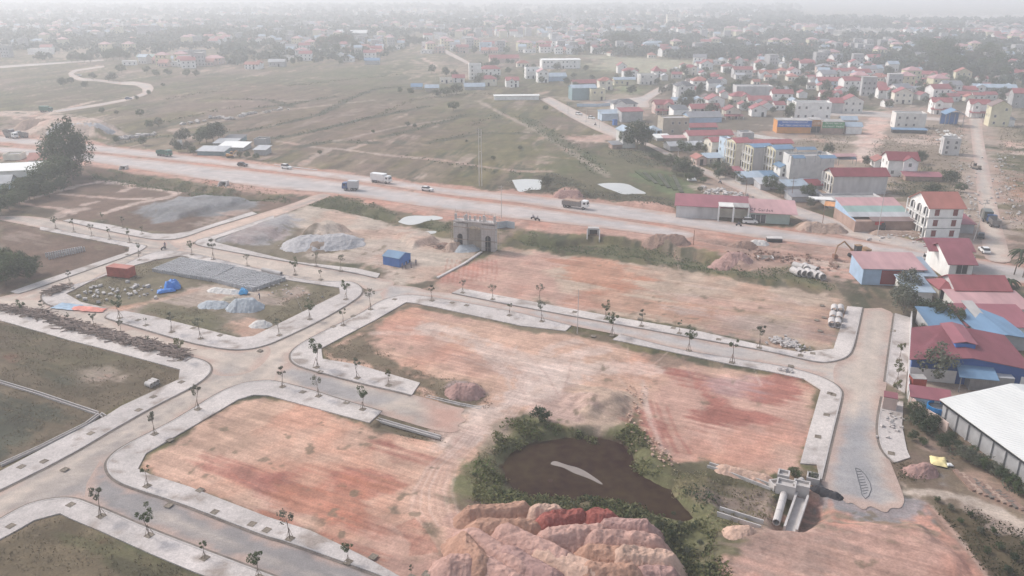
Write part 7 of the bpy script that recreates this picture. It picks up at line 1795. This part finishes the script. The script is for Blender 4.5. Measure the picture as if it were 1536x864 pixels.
# billboard by the highway
p = P(271,224); o = empty('sign_panel', p, R(8), 'blank white sign panel standing by the far side of the highway', 'sign'); MB().b(-1.1,1.1,-.06,.06,.9,4.2).build('panel', M_TRIM, o)
for x in (-.9,.9): MB().b(x-.06,x+.06,.0,.1,-.2,1.2).build('leg', M_STEEL, o)
# ------------------------------------------------------------ sheets, tarpaulins, timber, odds and ends
def tarp(px, py, L, W, H, rot, m, label, seed, name='tarpaulin'):
    c = P(px, py); nx, ny = 26, 20; u = np.linspace(-1,1,nx)[:,None]; v = np.linspace(-1,1,ny)[None,:]
    X = u*L/2*np.ones_like(v); Y = v*W/2*np.ones_like(u); n = fbm(X*1.3+seed*3, Y*1.3, 400+seed, 3); e = np.clip(1-np.maximum(np.abs(u),np.abs(v))**4,0,1)
    Z = .22+H*e*(.35+.9*n)+(fbm(X*4, Y*4, 410+seed, 2)-.5)*.25*(H>.5); X = X*(.85+.3*n); Y = Y*(.85+.3*fbm(X, Y, 420+seed, 2))
    me = fast_mesh(name, np.stack([X.ravel(),Y.ravel(),Z.ravel()],1), np.stack([(i_:=np.arange(nx*ny).reshape(nx,ny))[:-1,:-1],i_[1:,:-1],i_[1:,1:],i_[:-1,1:]],-1).reshape(-1,4)); me.materials.append(m)
    o = bpy.data.objects.new(name, me); COL.objects.link(o); o.location = c; o.rotation_euler = (0,0,R(rot)); tag(o, label, 'tarpaulin'); return o
TB = mat('tarp_blue', (.04,.17,.48), rough=.5, var=.35, scale=1.2, bump=.3); TR = mat('tarp_red', (.62,.20,.15), rough=.6, var=.3, scale=1.2, bump=.3); TP = mat('tarp_pale_blue', (.26,.36,.46), rough=.6, var=.25, scale=1.2, bump=.2)
tarp(259,433,3.6,3.0,2.0,20,TB,'crumpled bright blue tarpaulin over a pile in the block yard',1); tarp(250,438,4,2.0,.7,25,TB,'loose flap of blue sheet trailing from the covered pile',2)
tarp(366,441,1.9,1.8,1.5,0,mat('tarp_sky',(.07,.33,.62),rough=.5,var=.2,bump=.2),'small bright blue covered bundle at the block field corner',3)
tarp(101,461,6.0,3.4,.15,-14,TP,'pale blue sheet spread on the pavement beside the red sheets',4); tarp(125,464,6.0,2.6,.2,-12,TR,'orange-red sheet spread on the pavement, left one of two',5); tarp(141,466,5.0,2.2,.2,-6,TR,'orange-red sheet spread on the road edge, right one of two',6)
tarp(1407,694,2.2,2.6,.5,-20,mat('tarp_yellow',(.72,.60,.30),rough=.7,var=.15,bump=.2),'crumpled pale yellow sheet in the garden scrub',7); tarp(1424,699,.9,.8,.3,0,M_TRIM,'small white rag right of the yellow sheet',8)
tarp(1131,244,1,1,.1,0,M_TRIM,'small white scrap near the rooftop canopies',9) if False else None
tarp(1038,271,3.2,2.2,.8,0,M_TRIM,'white plastic heap beside the gardens near the side road',10)
def timber(pts, n, label, seed):
    r = random.Random(seed); mb = MB(); w_ = [P(a, b) for a, b in pts]; 
    for k in range(n):
        t = r.random()*(len(w_)-1); i = int(t); c = w_[i].lerp(w_[i+1], t-i); c = c + Vector((r.gauss(0,.8), r.gauss(0,.8), .2+r.random()*.7)); a = R(r.choice([-20,-35,10,60])+r.gauss(0,18)); L_ = r.uniform(.8,2.6)
        d = Vector((math.cos(a)*L_/2, math.sin(a)*L_/2, r.uniform(-.12,.12))); mb.tube(c-d, c+d, r.uniform(.05,.13), n=5)
    o = mb.build('timber_pile', mat('old_timber', (.22,.165,.14), var=.4, scale=2, bump=.3)); tag(o, label, kind='stuff')
timber([(-20,462),(20,466),(45,470),(62,476)], 260, 'scattered old timber at the left end of the long pavement', 1)
timber([(52,470),(85,482),(110,492),(130,492)], 380, 'heap of old timber and branches on the long pavement', 2)
timber([(130,495),(160,503),(190,514),(225,518)], 420, 'heap of broken timber in the middle of the long pavement', 3)
timber([(218,522),(240,524),(262,530),(275,537)], 330, 'heap of timber at the right end of the long pavement', 4)
timber([(75,443),(84,437),(98,432)], 120, 'timber stacked at the corner of the block yard', 5)
timber([(655,370),(672,374)], 80, 'loose timber beside the gateway', 6)
def rubble(name, pts, n, s, m, label, seed, spread=1.2):
    r = random.Random(seed); mb = MB(); w_ = [P(a, b) for a, b in pts]
    for k in range(n):
        t = r.random()*(len(w_)-1); i = int(t); c = w_[i].lerp(w_[i+1], t-i); q = s*r.uniform(.5,1.5)
        mb.box((c.x+r.gauss(0,spread), c.y+r.gauss(0,spread), .18+q*.2), (q, q*r.uniform(.5,1), q*r.uniform(.3,.7)), r.random()*3, r.gauss(0,.3))
    tag(mb.build(name, m), label, kind='stuff')
rubble('rubble', [(1160,511),(1180,515),(1198,522)], 130, .5, M_KERB, 'broken pale kerb stones beside the tan lot', 1, .9)
rubble('rubble', [(1172,556),(1183,558)], 18, .6, M_KERB, 'loose kerb stones on the pavement above the red lot', 2, .4)
rubble('rubble', [(140,435),(180,440),(215,438)], 60, .6, M_CONC, 'broken slabs strewn in the block yard', 3, 3)
rubble('rubble', [(70,198),(250,196),(400,168)], 0, 1, M_CONC, 'x', 4) if False else None
rubble('rubble', [(273,188),(300,183),(330,176),(345,180),(372,172),(400,168),(430,164)], 60, 1.6, M_KERB, 'pale blocks dumped along the field track', 5, 1.5)
rubble('rubble', [(180,209),(205,205),(230,202)], 70, 1.3, M_KERB, 'pale stones along the track beyond the highway', 6, 1.5)
rubble('rubble', [(1060,290),(1075,285),(1100,292),(1120,300)], 90, .8, M_CONC, 'rubbish and stones beside the side road bend', 7, 2.4)
rubble('rubble', [(385,430),(420,436),(470,447)], 30, .35, M_KERB, 'stones in the block yard', 8, 2)
rubble('rubble', [(1300,360),(1340,352),(1380,362),(1440,365)], 70, .5, M_CONC, 'stones along the highway side', 9, 1.6)
rubble('rubble', [(1330,640),(1345,620),(1336,660)], 30, .4, M_KERB, 'broken concrete on the eastern pavement', 10, .8)
rubble('rubble', [(1120,380),(1150,384),(1200,392),(1250,400)], 110, .6, SM['brown'], 'clods of earth in the highway works', 11, 2.5)
rubble('rubble', [(960,580),(945,600),(950,630),(985,680),(1005,700)], 120, .28, SM['peach'], 'earth clods along the edge of the red lot', 12, 1.0)
rubble('rubble', [(1450,250),(1460,300),(1462,340)], 80, .6, M_CONC, 'rubble along the straight road', 13, 2.0)
rubble('rubble', [(1500,230),(1510,290),(1525,340)], 80, .6, M_CONC, 'rubble on the right side of the straight road', 14, 2.5)
rubble('rubble', [(1410,195),(1425,205),(1420,214)], 60, .9, M_TRIM, 'white rubble before the blue open shed', 15, 2.0)
# leaf-shaped rib pattern laid on the road end
mb = MB(); ce = P(1295,725); pts = [P(a, b, .07) for a, b in [(1283,702),(1290,704),(1298,712),(1305,724),(1307,734),(1303,744),(1298,748),(1293,742),(1290,728),(1286,714),(1283,702)]]
for a, b in zip(pts, pts[1:]): mb.tube(a, b, .05, n=5, cap=False)
for k in range(9):
    t = (k+1)/10; a = P(1284+t*12, 703+t*42, .07); b = P(1290+t*17-max(0,t-.75)*30, 703+t*40, .07); mb.tube(a, b, .04, n=5, cap=False)
o = mb.build('tar_outline', mat('tar_dark', (.10,.10,.11), var=.3, bump=.1)); tag(o, 'leaf-shaped dark outline with ribs laid on the asphalt road end', 'marking')
# garden beds
for i in range(9):
    a = P(1432+i*9, 706+i*4.4); b = P(1462+i*9.2, 738+i*3.6)
    if True:
        mb = MB(); n_ = 14; rz_ = math.atan2(b.y-a.y, b.x-a.x)
        for k in range(n_): c = a.lerp(b, (k+.5)/n_); mb.box((c.x, c.y, .12), ((b-a).length/n_, .75, .3+random.uniform(-.06,.06)), rz_)
        tag(mb.build('garden_bed', [SM['brown'], SM['tan'], SM['brown'], M_GUT][i%4]), f'raised vegetable bed in the garden at the lower right, {ORD[i]} from the left', 'garden bed', 'garden beds')
for i in range(6):
    a = P(955+i*11, 258+i*1.2); b = P(975+i*9.5, 272+i*3.4); mb = MB(); 
    for k in range(10): c = a.lerp(b, (k+.5)/10); mb.box((c.x,c.y,.15),((b-a).length/10,1.4,.35),math.atan2(b.y-a.y,b.x-a.x))
    tag(mb.build('garden_bed', [LM[1], LM[3]][i%2]), f'green vegetable bed beyond the larger pale pond, {ORD[i]} from the left', 'garden bed', 'green beds')
# ------------------------------------------------------------ vehicles
PM = {}
def paintm(n, c): return mat('paint_'+n, c, rough=.35, var=.08, bump=0, spec=.5)
M_TYRE = mat('tyre', (.03,.03,.03), var=.2, bump=0); M_WIND = mat('car_glass', (.03,.035,.04), rough=.1, bump=0, spec=.7); M_LAMP = mat('lamp_glass', (.7,.68,.6), rough=.2, bump=0)
def wheel(par, x, y, r, w=.24):
    o = MB().tube((0,-w/2,0),(0,w/2,0),r,n=14).build('wheel', M_TYRE, par); o.location = (x, y, r)
    MB().tube((0,-w/2-.01,0),(0,w/2+.01,0),r*.55,n=8).build('rim', M_STEEL, o)
def car(px, py, rot, col, label, suv=False, z=.06):
    o = empty('car', P(px, py, z), R(rot), label, 'car'); h = 1.15 if suv else .95
    m = paintm(col[0], col[1])
    bp = [(-2.2,.35),(-2.15,.85),(-1.9,h),(-.2,h+.02),(.95,h-.02),(2.0,.86),(2.2,.6),(2.2,.3)]
    b_ = MB().prism([(x,z_) for x, z_ in bp], -.86, .86, 'y'); b_.build('body', m, o)
    cab = [(-1.95,h),(-1.55,h+.52),(.15,h+.55),(.95,h)] if not suv else [(-2.1,h),(-1.95,h+.65),(.25,h+.65),(.95,h)]
    MB().prism(cab, -.74, .74, 'y').build('windows', M_WIND, o)
    MB().prism([(a*.86-.08, z_+.015) for a, z_ in cab[1:3]]+[(cab[2][0]*.86-.05, cab[2][1]+.06),(cab[1][0]*.86-.08, cab[1][1]+.06)], -.7, .7, 'y').build('roof_panel', m, o)
    for x in (-1.35, 1.35):
        for y in (-.8, .8): wheel(o, x, y, .33)
    for y in (-.6, .6): MB().b(2.17,2.23,y-.18,y+.18,.55,.72).build('headlight', M_LAMP, o)
def truck(px, py, rot, cab, bed, label, kind='dump', L=7.2, z=.06, name='truck'):
    o = empty(name, P(px, py, z), R(rot), label, 'truck'); mc = paintm(*cab); mb_ = paintm(*bed)
    MB().prism([(L/2-1.9,.7),(L/2,.7),(L/2,1.7),(L/2-.25,2.75),(L/2-1.9,2.8)], -1.15, 1.15, 'y').build('cab', mc, o)
    MB().prism([(L/2-.19,1.75),(L/2+.03,1.72),(L/2-.2,2.5),(L/2-.4,2.5)], -1.0, 1.0, 'y').build('windscreen', M_WIND, o)
    for y in (-1.16, 1.11): MB().b(L/2-1.3,L/2-.5,y,y+.05,1.75,2.4).build('side_window', M_WIND, o)
    MB().b(-L/2,L/2-1.9,-.5,.5,.6,.95).build('chassis', M_STEEL, o)
    x0, x1 = -L/2, L/2-2.05
    if kind == 'box': MB().b(x0,x1,-1.2,1.2,1.0,3.4).build('cargo_box', mb_, o)
    else:
        MB().b(x0,x1,-1.2,1.2,1.0,1.12).b(x0,x1,-1.2,-1.1,1.12,2.3).b(x0,x1,1.1,1.2,1.12,2.3).b(x0,x0+.1,-1.1,1.1,1.12,2.3).b(x1-.1,x1,-1.1,1.1,1.12,2.7).build('tipper', mb_, o)
        rb = MB(); 
        for k in range(7): 
            for y in (-1.26,1.2): rb.b(x0+.3+k*(x1-x0-.5)/6,x0+.42+k*(x1-x0-.5)/6,y,y+.06,1.05,2.3)
        tag(rb.build('tipper_ribs', mb_, o), kind='stuff')
        if kind == 'load': MB().prism([(x0+.1,1.9),(x1-.1,1.9),(x1-.6,2.5),(x0+.7,2.55)], -1.08, 1.08, 'y').build('load', SM['tan'], o)
    for x in (-L/2+.9, -L/2+2.1, L/2-1.2):
        for y in (-1.0, 1.0): wheel(o, x, y, .5, .32)
    for y in (-.85,.85): MB().b(L/2-.02,L/2+.05,y-.18,y+.18,.9,1.1).build('headlight', M_LAMP, o)
    return o
hw = math.degrees(math.atan2(hdir.y, hdir.x))
WHT = ('white',(.72,.71,.69)); GRN = ('dark_green',(.03,.13,.09)); BLU = ('navy',(.03,.08,.20)); OLV = ('olive',(.09,.10,.085)); SLV = ('silver',(.42,.42,.43)); BLK_ = ('black',(.03,.03,.035)); YEL = ('machine_orange',(.55,.27,.07)); LIM=('grey_bed',(.22,.20,.19))
truck(247,234,hw,GRN,GRN,'dark green dump truck driving on the far carriageway')
truck(572,274,hw,WHT,WHT,'white box truck driving on the far carriageway','box',7.8)
truck(863,312,hw,WHT,LIM,'white-cabbed dump truck with grey tipper on the highway','load',8.6)
truck(526,285,hw+200,BLU,SLV,'dark blue truck with silver body driving toward the left','box',5.6)
truck(1308,345,-30,BLK_,OLV,'dark truck parked beside the red sign before the patchwork hall','dump',7)
truck(1478,330,70,OLV,OLV,'olive covered truck parked on the straight road, left of two','box',6.5); truck(1489,338,75,BLU,LIM,'dark blue truck parked on the straight road, right of two','dump',6.0)
truck(70,168,hw+20,GRN,GRN,'green truck at the start of the curved country road','box',7); truck(18,207,hw,WHT,LIM,'white truck on the highway at the far left','dump',7); truck(33,206,hw+180,SLV,LIM,'grey truck behind the white one at the far left','dump',7); truck(14,202,hw,LIM,LIM,'greyish truck farthest left on the highway','dump',6)
car(641,286,hw,WHT,'white car driving behind the white box truck'); car(364,249,hw,BLK_,'black car alone on the far carriageway'); car(1125,335,-6,WHT,'white pickup-like car parked at the highway shop',True); car(1397,392,-30,WHT,'white van-like car driving left of the stepped red roofs',True)
car(1476,378,80,WHT,'white car parked behind the stepped red roofs'); car(868,172,-50,WHT,'white car on the village road, upper one of two'); car(887,178,-48,WHT,'white car on the village road, lower one of two'); car(1471,356,60,BLK_,'small dark car beside the leaning pole'); car(193,149,20,BLU,'dark blue car on the curved country road'); car(119,114,-30,WHT,'white car on the far bend of the country road'); car(430,253,hw,WHT,'white car with something long beside it at the highway edge',True)
p = P(412,249); q_ = P(476,257); MB().tube((p.x,p.y,.5),(q_.x,q_.y,.5),.18,n=6).build('long_beam', M_STEEL); tag(bpy.data.objects['long_beam'],'long thin dark beam lying along the far highway edge','beam')
p = P(1161,362); o = empty('concrete_slab', (p.x,p.y,0), R(-5), 'dark box-like concrete slab left in the highway works', 'slab'); MB().b(-2,2,-1,1,0,1.0).build('base', M_DARK, o); MB().b(-2.1,2.1,-1.1,1.1,1.0,1.2).build('top', M_CONC, o)
p = P(1148,387); o = empty('concrete_slab', (p.x,p.y,0), R(-5), 'square concrete chamber sunk in the excavated ditch', 'slab'); MB().b(-2,2,-1.2,1.2,-1,.4).build('base', M_CONC, o); MB().b(-1.6,1.6,-.9,.9,.42,.5).build('top', M_GUT, o)
def motorbike(px, py, rot, label, rider=True, z=.06):
    o = empty('motorbike', P(px, py, z), R(rot), label, 'motorbike'); m = paintm('bike', (.05,.04,.05))
    for x in (-.62,.62): MB().tube((x,-.06,.3),(x,.06,.3),.3,n=12).build('wheel', M_TYRE, o)
    MB().prism([(-.75,.62),(-.5,.45),(.25,.4),(.5,.75),(.35,.95),(.05,.7),(-.35,.78)], -.13, .13, 'y').build('body', m, o)
    MB().tube((.62,0,.3),(.4,0,1.0),.04).tube((.4,-.3,1.02),(.4,.3,1.02),.03).build('handlebar', M_STEEL, o)
    return o
def skin_person(pose='stand'):
    bm = bmesh.new(); lay = bm.verts.layers.skin.verify()
    sit = pose == 'ride'
    J = dict(pel=(0,0,.95),ch=(0,.0,1.3),nk=(0,0,1.47),hd=(0,.02,1.62),top=(0,.02,1.72),
     ls=(.19,0,1.40),le=(.26,.02,1.14),lw=(.27,.12,.92),lh=(.27,.15,.83),rs=(-.19,0,1.40),re=(-.26,.02,1.14),rw=(-.27,.12,.92),rh=(-.27,.15,.83),
     lp=(.10,0,.90),lk=(.12,.04,.50),la=(.12,0,.09),lt=(.12,.16,.04),rp=(-.10,0,.90),rk=(-.12,.08,.50),ra=(-.12,-.04,.09),rt=(-.12,.12,.04))
    if pose == 'work': J.update(le=(.24,.22,1.15),lw=(.16,.42,1.10),lh=(.14,.5,1.1),re=(-.24,.22,1.15),rw=(-.14,.42,1.02),rh=(-.13,.5,1.0),ch=(0,.08,1.28),nk=(0,.14,1.44),hd=(0,.19,1.58),top=(0,.22,1.68))
    if sit: J.update({k:(v[0],v[1],v[2]-.2) for k,v in J.items()}); J.update(le=(.26,.18,.98),lw=(.27,.38,.92),lh=(.27,.46,.92),re=(-.26,.18,.98),rw=(-.27,.38,.92),rh=(-.27,.46,.92),lk=(.16,.36,.72),la=(.16,.30,.30),lt=(.16,.42,.27),rk=(-.16,.36,.72),ra=(-.16,.30,.30),rt=(-.16,.42,.27))
    rad = dict(pel=.15,ch=.155,nk=.06,hd=.10,top=.07,ls=.07,le=.05,lw=.035,lh=.035,rs=.07,re=.05,rw=.035,rh=.035,lp=.10,lk=.065,la=.045,lt=.035,rp=.10,rk=.065,ra=.045,rt=.035)
    V = {k: bm.verts.new(v) for k, v in J.items()}
    for k, v in V.items(): v[lay].radius = (rad[k], rad[k]*(.75 if k in ('pel','ch') else 1)); v[lay].use_root = k == 'pel'
    for a, b in [('pel','ch'),('ch','nk'),('nk','hd'),('hd','top'),('ch','ls'),('ls','le'),('le','lw'),('lw','lh'),('ch','rs'),('rs','re'),('re','rw'),('rw','rh'),('pel','lp'),('lp','lk'),('lk','la'),('la','lt'),('pel','rp'),('rp','rk'),('rk','ra'),('ra','rt')]: bm.edges.new((V[a], V[b]))
    me = bpy.data.meshes.new('tmp'); bm.to_mesh(me); bm.free(); o = bpy.data.objects.new('tmp', me); COL.objects.link(o)
    o.modifiers.new('s', 'SKIN'); s = o.modifiers.new('u', 'SUBSURF'); s.levels = 1
    dg = bpy.context.evaluated_depsgraph_get(); dg.update(); out = bpy.data.meshes.new_from_object(o.evaluated_get(dg)); bpy.data.objects.remove(o)
    for m in (mat('skin', (.35,.22,.16), var=.05, bump=0), mat('shirt', (.16,.15,.2), var=.3, bump=0), mat('trousers', (.06,.06,.08), var=.2, bump=0), mat('hair', (.02,.018,.018), var=.1, bump=0)): out.materials.append(m)
    dz = -.2 if sit else 0
    for p in out.polygons:
        c = p.center; p.use_smooth = True
        p.material_index = 3 if c.z > 1.63+dz or (c.z > 1.55+dz and c.y < .0) else 0 if c.z > 1.47+dz or (abs(c.x) > .2 and c.z < 1.0+dz and not sit) else 1 if c.z > .93+dz else 2
    return out
PS = {k: skin_person(k) for k in ('stand','work','ride')}
def person(px, py, rot, pose, label, z=0, at=None):
    o = bpy.data.objects.new('person', PS[pose]); COL.objects.link(o); o.location = at or P(px, py, z); o.rotation_euler = (0,0,R(rot)); tag(o, label, 'person')
for px, py, r, ps, lb in [(604,404,40,'stand','worker in dark clothes, leftmost of the group below the blue cabin'),(608.5,403,-60,'work','worker bending forward, second of the group below the blue cabin'),(617,402,120,'stand','worker in the middle right of the group below the blue cabin'),(624,398,200,'stand','worker standing apart nearest the tractor, at the right of the group'),(390,449,90,'work','worker bending beside the blue covered bundle in the block yard'),(248,372,20,'stand','person walking across the upper street junction'),(694,362,0,'work','worker bending at the foot of the gateway left tower'),(702,364,90,'stand','worker standing under the arch of the gateway')]: person(px, py, r, ps, lb)
for px, py, r, lb in [(800,329,hw,'motorbike with rider on the near carriageway, left of two'),(806,331,hw+180,'motorbike with rider on the near carriageway, right of two'),(1108,339,hw,'motorbike with rider before the roadside shop'),(245,374,70,'motorbike standing at the upper street junction'),(140,224,hw,'motorbike with rider far left beside the tall dark tree'),(1080,275,-60,'motorbike with rider coming up the side road'),(893,188,-60,'motorbike with rider near the upper side road'),(1282,325,-40,'parked motorbike by the roadside awning')]:
    o = motorbike(px, py, r, lb)
    if 'rider' in lb: person(px, py, r-90, 'ride', 'rider seated on the ' + lb.split(' with rider')[0] + lb.split('with rider')[1], at=o.location + Vector((-.15*math.cos(R(r)), -.15*math.sin(R(r)), .12)))
# excavator, loader, tractor, roller
def excavator(px, py, rot, m, label, s=1.0):
    o = empty('excavator', P(px, py), R(rot), label, 'excavator'); o.scale = (s,)*3
    for y in (-1.0,1.0): MB().prism([(-1.9,.25),(-1.6,0),(1.6,0),(1.9,.25),(1.7,.75),(-1.7,.75)], y-.28, y+.28, 'y').build('track', M_TYRE, o)
    MB().b(-1.7,1.5,-1.1,1.1,.85,1.6).b(-1.7,-.6,-1.0,1.0,1.6,2.0).build('body', m, o); MB().b(.4,1.5,.1,1.05,1.6,2.8).build('cab', M_WIND, o); MB().b(.35,1.55,.05,1.1,2.8,2.9).build('cab_roof', m, o)
    MB().tube((1.2,-.4,1.3),(3.4,-.4,3.4),.2,.16).tube((3.4,-.4,3.4),(4.6,-.4,2.6),.16,.14).build('boom', m, o); MB().tube((4.6,-.4,2.7),(5.0,-.4,.8),.14,.1).build('arm', m, o); MB().prism([(4.7,.9),(5.3,.9),(5.2,.1),(4.5,0),(4.4,.5)],-.8,0,'y').build('bucket', M_RUST, o)
excavator(1289,387,188,mat('machine_rust',(.30,.18,.10),var=.3,bump=.1),'rust-brown excavator digging at the end of the ditch',1.35)
excavator(345,236,30,paintm(*YEL),'orange loader parked before the highway shacks',.8)
excavator(1465,254,100,mat('machine_drab',(.20,.17,.14),var=.3,bump=.1),'small drab digger on the straight road',.8)
o = empty('tractor', P(606,394), R(-30), 'dark blue tractor parked at the end of the blue site cabin', 'tractor'); MB().b(-1.2,1.2,-.4,.4,.7,1.4).build('bonnet', paintm(*BLU), o); MB().b(-1.3,-.3,-.5,.5,1.4,1.6).build('seat_deck', M_TYRE, o)
for x, r_ in ((-.8,.75),(1.0,.45)):
    for y in (-.75,.75): wheel(o, x, y, r_, .35)
# banner and bits on the side road awning
p = P(1249,318); o = empty('awning', (p.x,p.y,0), R(-30), 'tattered orange awning on thin posts beside the side road', 'awning'); MB().prism([(-2,2.2),(0,3.2),(2,2.1),(2,2.18),(0,3.28),(-2,2.28)],-2.6,2.6,'x').build('sheet', mat('awning_orange',(.62,.30,.14),var=.3,bump=.1), o)
for x in (-2.4,2.4):
    for y in (-1.8,1.8): MB().b(x-.06,x+.06,y-.06,y+.06,0,2.3).build('post', M_STEEL, o)
p = P(1230,309); o = empty('awning', (p.x,p.y,0), R(-10), 'whitish flat awning left of the tattered orange one', 'awning'); MB().b(-3.6,3.6,-2,2,2.5,2.62).build('sheet', M_TRIM, o)
for x in (-3.4,3.4):
    for y in (-1.8,1.8): MB().b(x-.06,x+.06,y-.06,y+.06,0,2.5).build('post', M_STEEL, o)
# ------------------------------------------------------------ the hazy air
hz = MB().b(-19000, 19000, -300, 13000, -5.0, 74.0).build('haze', None)
tag(hz, 'pale grey haze that fades the far houses and trees', None, None, 'stuff')
hm = bpy.data.materials.new('haze_air'); hm.use_nodes = True
nt = hm.node_tree
for n_ in list(nt.nodes): nt.nodes.remove(n_)
ou = nt.nodes.new('ShaderNodeOutputMaterial'); pv = nt.nodes.new('ShaderNodeVolumePrincipled')
pv.inputs['Color'].default_value = (.965, .98, 1, 1)
pv.inputs['Density'].default_value = 0.00060
pv.inputs['Anisotropy'].default_value = 0.2
nt.links.new(pv.outputs[0], ou.inputs['Volume'])
hz.data.materials.append(hm)
